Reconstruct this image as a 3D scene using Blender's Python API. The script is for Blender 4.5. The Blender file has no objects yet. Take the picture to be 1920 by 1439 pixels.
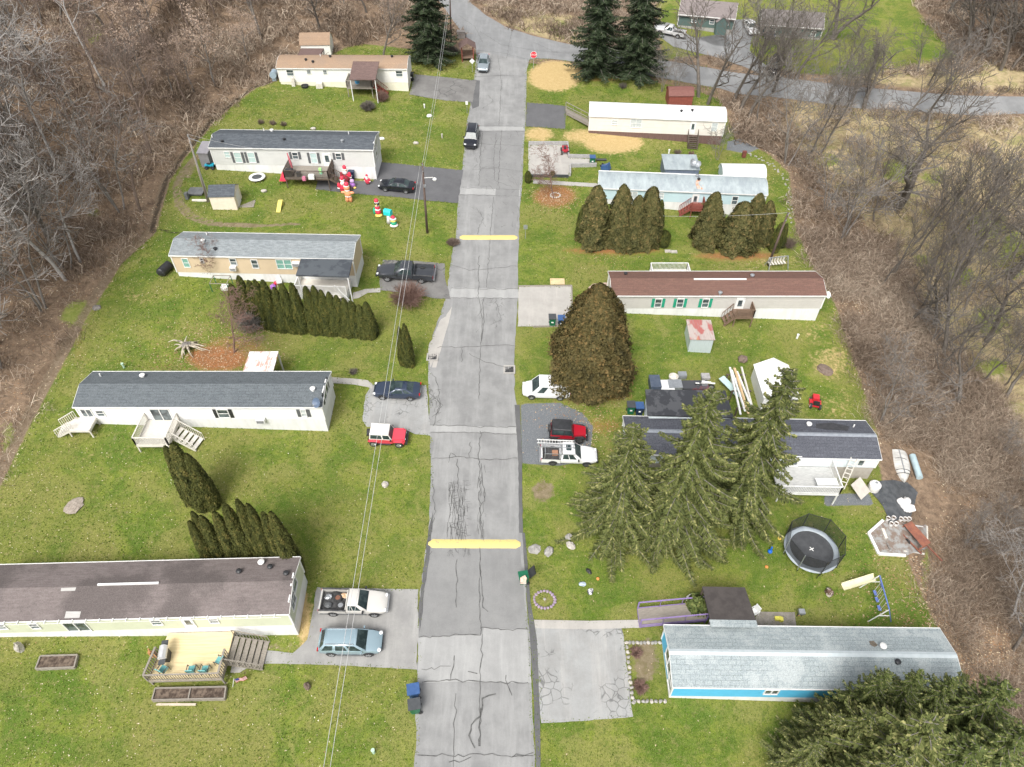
import bpy, math, random
import numpy as np
random.seed(7); RNG = np.random.default_rng(7)
R = math.radians
F = 1331.0; PITCH = R(46); CAM = np.array([0.0, 0.0, 52.65])
SC = bpy.context.scene; COL = SC.collection
# ---------------------------------------------------------------- terrain
def sst(a, b, t):
    t = np.clip((t-a)/(b-a), 0, 1); return t*t*(3-2*t)
LEFT_Y = np.array([0, 35.8, 41.6, 56, 64, 69.7, 73, 80, 85, 94, 103.5, 106, 118, 126, 300.])
LEFT_X = np.array([-42, -43, -43.3, -43.5, -43.1, -41.2, -41.8, -42.8, -42.5, -41.2, -37.5, -35, -26.6, -14, -14.])
RIGHT_Y = np.array([0, 15, 21, 25, 30, 38, 44, 54.6, 61.6, 66.5, 75, 87.5, 92, 96, 106.7, 300.])
RIGHT_X = np.array([32.3, 32.6, 33.7, 33, 32.8, 33.2, 34.8, 35.6, 36.1, 35.5, 35.2, 37.6, 35.9, 32, 31.9, 30.])
def hz(x, y):
    x = np.asarray(x, float); y = np.asarray(y, float)
    z = .058*y - .05*x
    z = np.where(y > 120, .058*120 + (y-120)*.05 - .05*x, z)
    dl = np.interp(y, LEFT_Y, LEFT_X) - x
    z = z - .5*np.exp(-((dl-.3)/.8)**2)*sst(100, 92, y)*1.0
    z = z + .16*np.maximum(dl-2, 0)*sst(2, 10, dl)
    dr = x - np.interp(y, RIGHT_Y, RIGHT_X)
    z = z - 1.3*sst(0, 4, dr)*sst(122, 100, y) + .05*np.maximum(dr-6, 0)*sst(6, 14, dr)
    z = z + (.22*np.sin(x*.55+y*.21)*np.sin(y*.47-x*.13))*np.maximum(sst(3, 9, dl), sst(3, 9, dr)*sst(112, 100, y))
    z = z + .07*np.maximum(x-70, 0)
    return z
def H(x, y): return float(hz(x, y))
# ---------------------------------------------------------------- image -> world
cP, sP = math.cos(PITCH), math.sin(PITCH)
def ray(px, py):
    u = (px-960)/F; v = (py-719.5)/F
    return np.array([u, cP-v*sP, -sP-v*cP])
def G(px, py, dz=0):
    d = ray(px, py); t = (CAM[2]-3)/-d[2]
    for _ in range(14):
        p = CAM+d*t; e = p[2]-float(hz(p[0], p[1]))-dz
        if abs(e) < 2e-3: break
        t += e/(-d[2]+.03)*.92
    return CAM+d*t
def PZ(px, py, z):
    d = ray(px, py); return CAM + d*((z-CAM[2])/d[2])
def PP(px, py, p0, n):
    d = ray(px, py); return CAM + d*(np.dot(p0-CAM, n)/np.dot(d, n))
def PYp(px, py, Y):
    d = ray(px, py); return CAM + d*((Y-CAM[1])/d[1])
def mpp(py):                      # metres per photo pixel across, at ground row py
    return 8.0/(0.0993*(py+827))
# ---------------------------------------------------------------- materials
MATS = {}
class NB:
    def __init__(s, name):
        s.m = bpy.data.materials.new(name); s.m.use_nodes = True
        s.t = s.m.node_tree; s.t.nodes.clear(); s.L = s.t.links
        s.out = s.N('ShaderNodeOutputMaterial'); s.b = s.N('ShaderNodeBsdfPrincipled')
        s.L.new(s.b.outputs[0], s.out.inputs[0]); s.tc = s.N('ShaderNodeTexCoord')
    def N(s, t, **k):
        n = s.t.nodes.new(t)
        for a, v in k.items(): setattr(n, a, v)
        return n
    def put(s, sock, v):
        if isinstance(v, bpy.types.NodeSocket): s.L.new(v, sock)
        elif isinstance(v, (tuple, list)) and len(v) == 3 and sock.type == 'RGBA': sock.default_value = (*v, 1)
        else: sock.default_value = v
    def map(s, scale=(1, 1, 1), rot=(0, 0, 0), coord='Object'):
        n = s.N('ShaderNodeMapping'); s.L.new(s.tc.outputs[coord], n.inputs[0])
        n.inputs['Scale'].default_value = scale; n.inputs['Rotation'].default_value = rot
        return n.outputs[0]
    def noise(s, scale, detail=4, rough=.6, vec=None, dist=0):
        n = s.N('ShaderNodeTexNoise'); n.inputs['Scale'].default_value = scale
        n.inputs['Detail'].default_value = detail; n.inputs['Roughness'].default_value = rough
        n.inputs['Distortion'].default_value = dist
        s.L.new(vec if vec is not None else s.tc.outputs['Object'], n.inputs['Vector']); return n.outputs['Fac']
    def ramp(s, fac, a, b):       # smoothstep a..b
        n = s.N('ShaderNodeMapRange', interpolation_type='SMOOTHSTEP')
        s.put(n.inputs[0], fac); n.inputs[1].default_value = a; n.inputs[2].default_value = b
        return n.outputs[0]
    def mix(s, fac, a, b, mode='MIX'):
        n = s.N('ShaderNodeMix', data_type='RGBA', blend_type=mode)
        s.put(n.inputs[0], fac); s.put(n.inputs[6], a); s.put(n.inputs[7], b); return n.outputs[2]
    def math(s, op, a, b=0.0, c=None):
        n = s.N('ShaderNodeMath', operation=op); s.put(n.inputs[0], a); s.put(n.inputs[1], b)
        if c is not None: s.put(n.inputs[2], c)
        return n.outputs[0]
    def attr(s, name):
        return s.N('ShaderNodeAttribute', attribute_name=name)
    def bump(s, h, strength=.3, dist=.02):
        n = s.N('ShaderNodeBump'); s.put(n.inputs['Height'], h)
        n.inputs['Strength'].default_value = strength; n.inputs['Distance'].default_value = dist
        s.L.new(n.outputs[0], s.b.inputs['Normal'])
    def done(s, col, rough=.7, metal=0, spec=.5):
        s.put(s.b.inputs['Base Color'], col); s.put(s.b.inputs['Roughness'], rough)
        s.b.inputs['Metallic'].default_value = metal; s.b.inputs['Specular IOR Level'].default_value = spec
        MATS[s.m.name] = s.m; return s.m
def mat(name, c, c2=None, scale=2.0, rough=.7, metal=0, stretch=(1, 1, 1), bump=0, lo=.35, hi=.65, spec=.5):
    if name in MATS: return MATS[name]
    b = NB(name)
    if c2 is None: c2 = tuple(x*.8 for x in c)
    v = b.map(stretch)
    n = b.noise(scale, 6, .65, v)
    col = b.mix(b.ramp(n, lo, hi), c, c2)
    if bump: b.bump(n, bump)
    return b.done(col, rough, metal, spec)
def shingle(name, c1, c2, c3, bw=.45, rh=.2, patch=None, ps=.35, mortar=None, fine=1.0):
    b = NB(name); v = b.map()
    n = b.N('ShaderNodeTexBrick'); b.L.new(v, n.inputs['Vector'])
    b.put(n.inputs['Color1'], c1); b.put(n.inputs['Color2'], c2)
    b.put(n.inputs['Mortar'], mortar or tuple(x*.55 for x in c1))
    n.inputs['Scale'].default_value = 1; n.inputs['Brick Width'].default_value = bw; n.inputs['Row Height'].default_value = rh
    n.inputs['Mortar Size'].default_value = .022; n.inputs['Mortar Smooth'].default_value = .6; n.inputs['Bias'].default_value = 0
    n.offset = .5
    col = n.outputs['Color']
    v2 = b.map((1.0, 3.2, 1))
    col = b.mix(b.math('MULTIPLY', b.ramp(b.noise(1.6, 5, .7, v2), .42, .62), .7), col, c3)
    if patch:
        col = b.mix(b.math('MULTIPLY', b.ramp(b.noise(ps, 6, .65), .45, .62), .8), col, patch)
    f = b.noise(14, 3, .7)
    col = b.mix(.45*fine, col, b.mix(b.ramp(f, .3, .7), tuple(x*.6 for x in c1), tuple(min(1, x*1.5) for x in c2)))
    b.bump(n.outputs['Fac'], .5, -.01)
    return b.done(col, .95, 0, .12)
def siding(name, c, gap=.2, c2=None):
    b = NB(name); sep = b.N('ShaderNodeSeparateXYZ'); b.L.new(b.tc.outputs['Object'], sep.inputs[0])
    fr = b.math('FRACT', b.math('DIVIDE', sep.outputs[2], gap))
    b.bump(b.math('SUBTRACT', 1.0, fr), .55, .02)
    n = b.noise(.8, 6, .7); n2 = b.noise(3, 5, .7, b.map((1, 1, .25)))
    col = b.mix(b.math('MULTIPLY', b.ramp(n, .4, .7), .5), c, c2 or tuple(x*.86 for x in c))
    col = b.mix(b.math('MULTIPLY', b.ramp(n2, .5, .75), .3), col, tuple(x*.78 for x in c))
    return b.done(col, .55)
# ---------------------------------------------------------------- mesh building
class MB:
    def __init__(s): s.v = []; s.f = []; s.mi = []; s.cur = 0
    def add(s, vs, fs):
        o = len(s.v); s.v += [tuple(map(float, p)) for p in vs]
        for f in fs: s.f.append(tuple(i+o for i in f)); s.mi.append(s.cur)
        return s
    def box(s, c, d, rz=0, rx=0, ry=0):
        x, y, z = [k/2 for k in d]
        pts = [(a*x, b*y, e*z) for e in (-1, 1) for b in (-1, 1) for a in (-1, 1)]
        if rx: pts = [(p[0], p[1]*math.cos(rx)-p[2]*math.sin(rx), p[1]*math.sin(rx)+p[2]*math.cos(rx)) for p in pts]
        if ry: pts = [(p[0]*math.cos(ry)+p[2]*math.sin(ry), p[1], -p[0]*math.sin(ry)+p[2]*math.cos(ry)) for p in pts]
        if rz: pts = [(p[0]*math.cos(rz)-p[1]*math.sin(rz), p[0]*math.sin(rz)+p[1]*math.cos(rz), p[2]) for p in pts]
        pts = [(p[0]+c[0], p[1]+c[1], p[2]+c[2]) for p in pts]
        return s.add(pts, [(0, 2, 3, 1), (4, 5, 7, 6), (0, 1, 5, 4), (2, 6, 7, 3), (0, 4, 6, 2), (1, 3, 7, 5)])
    def bar(s, a, b, w=.05, h=None):          # square bar between two points
        a = np.array(a, float); b = np.array(b, float); d = b-a; L = np.linalg.norm(d)
        if L < 1e-6: return s
        d /= L; up = np.array([0, 0, 1.]) if abs(d[2]) < .95 else np.array([0, 1., 0])
        sx = np.cross(d, up); sx /= np.linalg.norm(sx); sy = np.cross(sx, d); h = h or w
        pts = [p + sx*i*w/2 + sy*j*h/2 for p in (a, b) for j in (-1, 1) for i in (-1, 1)]
        return s.add(pts, [(0, 2, 3, 1), (4, 5, 7, 6), (0, 1, 5, 4), (2, 6, 7, 3), (0, 4, 6, 2), (1, 3, 7, 5)])
    def tube(s, pts, rs, n=8, cap=True):
        pts = [np.array(p, float) for p in pts]
        if not hasattr(rs, '__len__'): rs = [rs]*len(pts)
        o = len(s.v); vs = []; fs = []
        ref = None
        for i, p in enumerate(pts):
            d = pts[min(i+1, len(pts)-1)] - pts[max(i-1, 0)]; d = d/(np.linalg.norm(d)+1e-9)
            if ref is None:
                ref = np.array([1., 0, 0]) if abs(d[0]) < .8 else np.array([0, 1., 0])
            sx = np.cross(d, ref); sx /= np.linalg.norm(sx)+1e-9; sy = np.cross(d, sx); ref = -np.cross(d, sx) if False else ref
            for k in range(n):
                a = 2*math.pi*k/n; vs.append(p + rs[i]*(math.cos(a)*sx + math.sin(a)*sy))
        for i in range(len(pts)-1):
            for k in range(n):
                fs.append((i*n+k, i*n+(k+1) % n, (i+1)*n+(k+1) % n, (i+1)*n+k))
        if cap: fs.append(tuple(range(n-1, -1, -1))); fs.append(tuple((len(pts)-1)*n+k for k in range(n)))
        return s.add(vs, fs)
    def lathe(s, prof, c=(0, 0, 0), n=16):    # prof [(r,z)]
        vs = []; fs = []
        for r, z in prof:
            for k in range(n):
                a = 2*math.pi*k/n; vs.append((c[0]+r*math.cos(a), c[1]+r*math.sin(a), c[2]+z))
        for i in range(len(prof)-1):
            for k in range(n): fs.append((i*n+k, i*n+(k+1) % n, (i+1)*n+(k+1) % n, (i+1)*n+k))
        fs.append(tuple(range(n-1, -1, -1))); fs.append(tuple((len(prof)-1)*n+k for k in range(n)))
        return s.add(vs, fs)
    def ell(s, c, r, n=12, m=8, rz=0, jit=0):
        vs = []; fs = []
        for j in range(m+1):
            t = math.pi*j/m
            for k in range(n):
                a = 2*math.pi*k/n; q = 1+random.uniform(-jit, jit)
                x = r[0]*math.sin(t)*math.cos(a)*q; y = r[1]*math.sin(t)*math.sin(a)*q; z = -r[2]*math.cos(t)*q
                vs.append((c[0]+x*math.cos(rz)-y*math.sin(rz), c[1]+x*math.sin(rz)+y*math.cos(rz), c[2]+z))
        for j in range(m):
            for k in range(n): fs.append((j*n+k, j*n+(k+1) % n, (j+1)*n+(k+1) % n, (j+1)*n+k))
        return s.add(vs, fs)
    def poly(s, pts, z0, z1):                 # prism
        n = len(pts); vs = [(p[0], p[1], z0) for p in pts]+[(p[0], p[1], z1) for p in pts]
        fs = [tuple(range(n-1, -1, -1)), tuple(range(n, 2*n))]+[(i, (i+1) % n, n+(i+1) % n, n+i) for i in range(n)]
        return s.add(vs, fs)
    def extr(s, prof, a, b, axis='x'):        # profile (u,z) extruded along axis from a to b ; axis x: u=y ; axis y: u=x
        n = len(prof)
        if axis == 'x': vs = [(a, p[0], p[1]) for p in prof]+[(b, p[0], p[1]) for p in prof]
        else: vs = [(p[0], a, p[1]) for p in prof]+[(p[0], b, p[1]) for p in prof]
        fs = [tuple(range(n-1, -1, -1)), tuple(range(n, 2*n))]+[(i, (i+1) % n, n+(i+1) % n, n+i) for i in range(n)]
        return s.add(vs, fs)
    def build(s, name, m, parent=None, smooth=False, loc=None, rz=0, rot=None):
        me = bpy.data.meshes.new(name); me.from_pydata(s.v, [], s.f)
        ms = m if isinstance(m, (list, tuple)) else [m]
        for x in ms: me.materials.append(x)
        if len(ms) > 1: me.polygons.foreach_set('material_index', s.mi)
        if smooth is True: me.polygons.foreach_set('use_smooth', [True]*len(me.polygons))
        me.update()
        import bmesh
        bm = bmesh.new(); bm.from_mesh(me); bmesh.ops.recalc_face_normals(bm, faces=bm.faces); bm.to_mesh(me); bm.free()
        if isinstance(smooth, float): me.set_sharp_from_angle(angle=R(smooth)) if False else None
        if isinstance(smooth, float):
            me.polygons.foreach_set('use_smooth', [True]*len(me.polygons)); me.set_sharp_from_angle(angle=R(smooth))
        o = bpy.data.objects.new(name, me); COL.objects.link(o)
        if parent: o.parent = parent
        if loc is not None: o.location = [float(q) for q in loc]
        if rz: o.rotation_euler.z = rz
        if rot: o.rotation_euler = rot
        return o
def np_mesh(name, V, Fq, m, parent=None, attr=None):
    """V (n,3), Fq (k,3|4) -> object, fast"""
    me = bpy.data.meshes.new(name); n = len(V); k, w = Fq.shape
    me.vertices.add(n); me.vertices.foreach_set('co', np.asarray(V, np.float32).ravel())
    me.loops.add(k*w); me.loops.foreach_set('vertex_index', Fq.astype(np.int32).ravel())
    me.polygons.add(k); me.polygons.foreach_set('loop_start', (np.arange(k)*w).astype(np.int32))
    me.update(calc_edges=True)
    if attr is not None:
        for an, av in attr.items():
            if av.ndim == 1:
                a = me.attributes.new(an, 'FLOAT', 'POINT'); a.data.foreach_set('value', av.astype(np.float32))
            else:
                a = me.attributes.new(an, 'FLOAT_COLOR', 'POINT'); a.data.foreach_set('color', av.astype(np.float32).ravel())
    if m: me.materials.append(m)
    o = bpy.data.objects.new(name, me); COL.objects.link(o)
    if parent: o.parent = parent
    return o
def tag(o, label=None, cat=None, group=None, kind=None):
    if label: o['label'] = label
    if cat: o['category'] = cat
    if group: o['group'] = group
    if kind: o['kind'] = kind
    return o
def thing(name, label, cat, loc=(0, 0, 0), rz=0, group=None):
    o = bpy.data.objects.new(name, None); COL.objects.link(o); o.empty_display_size = .3
    o.location = [float(q) for q in loc]; o.rotation_euler = (0, 0, rz); return tag(o, label, cat, group)
def dup(root, loc, rz=0, label=None, group=None, scale=None, cat=None):
    r = root.copy(); COL.objects.link(r); r.location = [float(q) for q in loc]; r.rotation_euler = (0, 0, rz)
    if scale is not None: r.scale = scale if hasattr(scale, '__len__') else (scale,)*3
    if label: r['label'] = label
    if group: r['group'] = group
    if cat: r['category'] = cat
    def rec(a, b):
        for ch in list(a.children):
            c = ch.copy(); COL.objects.link(c); c.parent = b; rec(ch, c)
    rec(root, r); return r
def world_pts(pts): return [tuple(G(*p)[:2]) for p in pts]
def sheet(name, wpts, m, dz=.03, step=2.5, kind='structure', parent=None, thick=0):
    import bmesh
    bm = bmesh.new(); vs = [bm.verts.new((p[0], p[1], 0)) for p in wpts]; f = bm.faces.new(vs)
    bmesh.ops.triangulate(bm, faces=[f])
    xs = [p[0] for p in wpts]; ys = [p[1] for p in wpts]
    def cut(co, no):
        bmesh.ops.bisect_plane(bm, geom=bm.verts[:]+bm.edges[:]+bm.faces[:], plane_co=co, plane_no=no, dist=1e-5)
    x = math.ceil(min(xs)/step)*step
    while x < max(xs): cut((x, 0, 0), (1, 0, 0)); x += step
    y = math.ceil(min(ys)/step)*step
    while y < max(ys): cut((0, y, 0), (0, 1, 0)); y += step
    for v in bm.verts: v.co.z = H(v.co.x, v.co.y)+dz
    bmesh.ops.recalc_face_normals(bm, faces=bm.faces)
    if sum(f.normal.z for f in bm.faces) < 0: bmesh.ops.reverse_faces(bm, faces=bm.faces)
    me = bpy.data.meshes.new(name); bm.to_mesh(me); bm.free(); me.materials.append(m)
    o = bpy.data.objects.new(name, me); COL.objects.link(o)
    if kind: o['kind'] = kind
    if parent: o.parent = parent
    return o
EXPOSURE = 0.92
# ---------------------------------------------------------------- ground sheet with painted cover masks
def axis(lo, a, b, hi, st):
    fine = np.arange(a, b, st); left = [a]; d = st
    while left[-1] > lo: d *= 1.25; left.append(left[-1]-d)
    right = [fine[-1]]; d = st
    while right[-1] < hi: d *= 1.25; right.append(right[-1]+d)
    return np.array(left[::-1][:-1]+list(fine)+right[1:])
gx = axis(-320, -74, 92, 340, .36); gy = axis(-60, 8, 140, 420, .36)
GX, GY = np.meshgrid(gx, gy); VX = GX.ravel(); VY = GY.ravel(); VZ = hz(VX, VY)
MASK = {k: np.zeros(VX.size, np.float32) for k in ('lawn', 'straw', 'litter', 'dirt', 'meadow', 'gravel', 'dark', 'moss')}
def sdf_poly(P, X, Y):
    P = np.array(P); n = len(P); best = np.full(X.shape, 1e9); ins = np.zeros(X.shape, bool)
    for i in range(n):
        a = P[i]; b = P[(i+1) % n]; d = b-a; t = np.clip(((X-a[0])*d[0]+(Y-a[1])*d[1])/(d@d+1e-9), 0, 1)
        best = np.minimum(best, (X-a[0]-t*d[0])**2+(Y-a[1]-t*d[1])**2)
        c = ((a[1] > Y) != (b[1] > Y)) & (X < (b[0]-a[0])*(Y-a[1])/(b[1]-a[1]+1e-12)+a[0]); ins ^= c
    return np.where(ins, 1, -1)*np.sqrt(best)
def sdf_line(P, X, Y):
    P = np.array(P); best = np.full(X.shape, 1e9)
    for a, b in zip(P[:-1], P[1:]):
        d = b-a; t = np.clip(((X-a[0])*d[0]+(Y-a[1])*d[1])/(d@d+1e-9), 0, 1)
        best = np.minimum(best, (X-a[0]-t*d[0])**2+(Y-a[1]-t*d[1])**2)
    return np.sqrt(best)
def paint(ch, pts, kind='poly', w=.5, s=1.0, soft=.6, world=False, sub=False):
    P = np.array(pts if world else world_pts(pts)); pad = w+soft+1
    sel = (VX > P[:, 0].min()-pad) & (VX < P[:, 0].max()+pad) & (VY > P[:, 1].min()-pad) & (VY < P[:, 1].max()+pad)
    idx = np.where(sel)[0]
    if kind == 'poly': d = sdf_poly(P, VX[idx], VY[idx])
    else: d = w - sdf_line(P, VX[idx], VY[idx])
    v = s*sst(-soft, soft, d)
    if sub: MASK[ch][idx] *= (1-v)
    else: MASK[ch][idx] = np.maximum(MASK[ch][idx], v)
def ellpx(cx, cy, rx, ry, n=20): return [(cx+rx*math.cos(t*2*math.pi/n), cy+ry*math.sin(t*2*math.pi/n)) for t in range(n)]
LAWN_L = [(float(a), float(b)) for a, b in zip(LEFT_X[:13], LEFT_Y[:13])]
LAWN_L = [(-42, -30)]+LAWN_L+[(-24, 119.5), (-20, 119), (-13, 118), (-8, 117.5), (-5, 118), (-3, 90), (-3, -30)]
LAWN_R = [(-3, -30), (-3, 90), (2.8, 116), (12, 113), (20, 112), (28, 110)]+[(float(a), float(b)) for a, b in zip(RIGHT_X[:15], RIGHT_Y[:15])][::-1]+[(32, -30)]
paint('lawn', LAWN_L, soft=.9, world=True); paint('lawn', LAWN_R, soft=.9, world=True)
paint('lawn', [(1245, 112), (1235, 60), (1230, 10), (1240, -40), (1700, -40), (1720, 20), (1760, 70), (1795, 105), (1740, 118), (1600, 142), (1500, 138), (1440, 128), (1350, 100)], soft=2)
paint('lawn', [(1050, 40), (1095, 40), (1095, 80), (1050, 72), (1020, 60)], s=.7, soft=1)
# dry grass valley to the right
paint('meadow', [(1480, 190), (1960, 225), (2100, 500), (1960, 900), (1800, 700), (1700, 560), (1640, 440), (1540, 330), (1460, 230)], s=.95, soft=5)
paint('meadow', [(1640, 90), (1800, 110), (1960, 120), (1960, 178), (1640, 160), (1560, 150)], s=.8, soft=3)
paint('meadow', [(900, 5), (1090, 30), (1090, 85), (1040, 78), (985, 62), (940, 45)], s=.8, soft=2)
for e in [(1690, 320, 40, 28), (1850, 420, 45, 30), (1800, 520, 30, 25), (1860, 600, 40, 30), (1850, 690, 45, 22), (1755, 330, 30, 20), (1730, 490, 25, 15), (1550, 300, 30, 15), (1900, 480, 30, 50), (1825, 705, 28, 14), (1735, 1065, 10, 45), (150, 590, 40, 30), (175, 60, 20, 25), (175, 400, 15, 10), (15, 820, 20, 30), (380, 270, 25, 20)]:
    paint('moss', ellpx(*e), s=.85, soft=1.6)
# straw patches of new seed
for e, s_ in [((1040, 143, 52, 30), 1), ((1010, 252, 30, 15), .9), ((1150, 268, 60, 22), .95), ((1090, 255, 40, 15), .8), ((1175, 280, 30, 14), .6), ((620, 1290, 1, 1), 0)]:
    if s_: paint('straw', ellpx(*e), s=s_, soft=1.6)
for e, s_ in [((800, 135, 60, 14), .45), ((820, 170, 40, 18), .3), ((780, 210, 90, 40), .3), ((770, 260, 80, 30), .35), ((630, 205, 130, 25), .25), ((1010, 920, 25, 22), .5), ((1560, 680, 50, 40), .6), ((1530, 620, 40, 30), .5), ((1570, 760, 45, 40), .5),
              ((1400, 640, 70, 30), .35), ((1240, 160, 60, 20), .4), ((1290, 190, 60, 15), .4), ((1230, 265, 80, 20), .4), ((1330, 290, 60, 15), .4), ((1440, 350, 30, 40), .4), ((1050, 1400, 80, 20), .3), ((1040, 860, 40, 12), .5), ((1080, 490, 110, 14), .35), ((1450, 490, 60, 20), .5),
              ((1620, 930, 60, 12), .4), ((30, 1040, 60, 30), .35), ((330, 1000, 60, 30), .15), ((560, 460, 60, 12), .3), ((800, 400, 50, 20), .25), ((1450, 1100, 120, 30), .15)]:
    paint('straw', ellpx(*e), s=s_, soft=2.2)
_r = random.Random(17)
for k in range(46):
    x = _r.uniform(-40, 34); y = _r.uniform(12, 112); w_ = _r.uniform(1.2, 4.5); h_ = _r.uniform(.6, 1.8)
    paint('straw', [(x+w_*math.cos(t), y+h_*math.sin(t)+.3*w_*math.cos(2*t+k)) for t in np.linspace(0, 6.1, 16)], s=_r.uniform(.22, .42)*(.7+y/160), soft=1.6, world=True)
# leaf litter
for e, s_ in [((1040, 368, 48, 26), .75), ((1035, 365, 25, 14), .9), ((408, 672, 62, 28), .95), ((440, 650, 70, 30), .6), ((1130, 800, 50, 26), .6), ((1100, 775, 50, 16), .5), ((1150, 470, 100, 12), .8), ((1380, 480, 90, 14), .75), ((1215, 145, 60, 12), .3), ((480, 660, 50, 20), .3),
              ((1115, 745, 80, 16), .7), ((230, 690, 40, 14), .3), ((150, 660, 25, 40), .5), ((1460, 760, 90, 14), .35), ((1130, 150, 40, 8), .6), ((840, 120, 25, 14), .5), ((270, 1240, 20, 18), .3)]:
    paint('litter', ellpx(*e), s=s_, soft=1.6)
paint('straw', ellpx(572, 1165, 16, 62), s=.95, soft=.8); paint('dirt', ellpx(520, 1212, 48, 8), s=.8, soft=.6)
paint('dirt', ellpx(1100, 1350, 70, 5), s=.6, soft=.5)
# worn tracks, bare earth, ditches
tr = [(372, 290), (340, 320), (326, 350), (332, 385), (352, 408), (395, 422), (470, 425), (560, 420)]
paint('dirt', tr, 'line', .3, 1, .5); paint('dirt', [(x+11, y-4) for x, y in tr[:-1]], 'line', .28, .95, .5)
paint('dirt', [(362, 300), (352, 330)], 'line', .8, .7, .6)
for e, s_ in [((214, 822, 14, 8), .7), ((240, 815, 24, 10), .35), ((1018, 922, 26, 24), .8), ((1130, 470, 90, 8), .4), ((1620, 1010, 10, 4), .3), ((1545, 1115, 12, 8), .5), ((1290, 1150, 30, 10), .4), ((875, 110, 14, 22), .6), ((1225, 795, 70, 10), .6), ((1100, 812, 16, 14), .5), ((287, 1276, 14, 8), .5),
              ((440, 1265, 30, 12), .7), ((575, 1160, 18, 70), .35), ((1025, 1120, 20, 20), .5), ((60, 1200, 90, 6), .5), ((1210, 1240, 30, 50), .75), ((1455, 1155, 60, 10), .5), ((505, 415, 8, 3), .6), ((575, 412, 8, 3), .6), ((655, 150, 8, 3), .0), ((345, 450, 40, 3), .5)]:
    if s_: paint('dirt', ellpx(*e), s=s_, soft=.7)
edge = [(x-.5, y) for x, y in zip(LEFT_X[1:12], LEFT_Y[1:12])]
paint('dirt', edge, 'line', .5, .9, .5, world=True); paint('dark', edge[4:], 'line', .35, .8, .4, world=True)
paint('dark', [(290, 432), (320, 436), (345, 438)], 'line', .3, .7, .3)
redge = [(x+.6, y) for x, y in zip(RIGHT_X[:14], RIGHT_Y[:14])]
paint('dark', redge, 'line', .35, .55, .9, world=True); paint('dirt', [(x+1.0, y) for x, y in redge], 'line', .3, .6, .7, world=True)
paint('gravel', [(977, 757), (1050, 756), (1092, 775), (1112, 800), (1106, 862), (1050, 874), (978, 869)], soft=.35)
paint('gravel', [(1545, 925), (1630, 925), (1640, 948), (1545, 950)], soft=.4, s=.9)
paint('gravel', [(1362, 265), (1400, 262), (1425, 280), (1400, 290), (1360, 282)], soft=.5, s=.7)
for r_ in ('dirt',): paint(r_, [(1030, 790), (1085, 790)], 'line', .3, .0, .3)
ter = NB('ground_cover'); b = ter
pos = b.tc.outputs['Object']
ma = b.attr('ma'); mb = b.attr('mb')
sa = b.N('ShaderNodeSeparateColor'); b.L.new(ma.outputs['Color'], sa.inputs[0]); sb = b.N('ShaderNodeSeparateColor'); b.L.new(mb.outputs['Color'], sb.inputs[0])
nA = b.noise(.11, 5, .6); nB_ = b.noise(.45, 6, .7, dist=.4); nC = b.noise(2.2, 5, .75); nD = b.noise(9, 4, .8); nE = b.noise(.9, 8, .75, dist=.8)
nF = b.noise(24, 2, .7)
def msk(sock, a=.35, c=.65, k=.7, n=None):
    return b.ramp(b.math('ADD', sock, b.math('MULTIPLY', b.math('SUBTRACT', n if n is not None else nC, .5), k)), a, c)
nG = b.noise(4.6, 4, .8, dist=.5)
nH = b.noise(.22, 4, .65, dist=.6)
g = b.mix(b.ramp(nB_, .40, .60), (.082, .146, .012), (.175, .220, .028))
g = b.mix(b.math('MULTIPLY', b.ramp(b.noise(1.3, 3, .6, b.map((.16, 1.5, 1), (0, 0, .08))), .42, .60), .30), g, (.20, .225, .045))
g = b.mix(b.math('MULTIPLY', b.ramp(nH, .50, .60), .7), g, (.240, .235, .070))
g = b.mix(b.math('MULTIPLY', b.ramp(nH, .50, .40), .6), g, (.058, .130, .009))
g = b.mix(b.math('MULTIPLY', b.ramp(nA, .46, .60), .5), g, (.200, .195, .050))
g = b.mix(b.math('MULTIPLY', b.ramp(nE, .54, .66), .65), g, (.062, .112, .012))
g = b.mix(b.math('MULTIPLY', b.ramp(nC, .50, .66), .6), g, (.225, .21, .075))
g = b.mix(b.math('MULTIPLY', b.ramp(nG, .50, .64), .42), g, (.050, .085, .010))
g = b.mix(b.math('MULTIPLY', b.ramp(nD, .48, .62), .5), g, (.040, .066, .009))
g = b.mix(b.math('MULTIPLY', b.ramp(nF, .52, .64), .6), g, (.30, .285, .115))
wd = b.mix(b.ramp(nE, .32, .68), (.13, .088, .06), (.30, .215, .145))
wd = b.mix(b.math('MULTIPLY', b.ramp(nB_, .5, .7), .6), wd, (.22, .15, .095))
wd = b.mix(b.math('MULTIPLY', b.ramp(nC, .45, .7), .7), wd, (.085, .062, .045))
wd = b.mix(b.math('MULTIPLY', b.ramp(nD, .5, .72), .7), wd, (.36, .28, .20))
me_ = b.mix(b.ramp(nE, .38, .62), (.44, .35, .21), (.30, .25, .13))
me_ = b.mix(b.math('MULTIPLY', b.ramp(nB_, .48, .64), .7), me_, (.20, .21, .07))
me_ = b.mix(b.math('MULTIPLY', b.ramp(nC, .5, .72), .6), me_, (.20, .13, .085))
me_ = b.mix(b.math('MULTIPLY', b.ramp(nD, .5, .75), .6), me_, (.55, .47, .32))
straw = b.mix(b.ramp(nD, .35, .7), (.50, .37, .18), (.38, .27, .11)); straw = b.mix(b.math('MULTIPLY', b.ramp(nC, .5, .7), .5), straw, (.60, .46, .25))
lit = b.mix(b.ramp(nC, .4, .65), (.30, .125, .05), (.20, .10, .045)); lit = b.mix(b.ramp(nD, .5, .7), lit, (.42, .20, .09))
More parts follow.
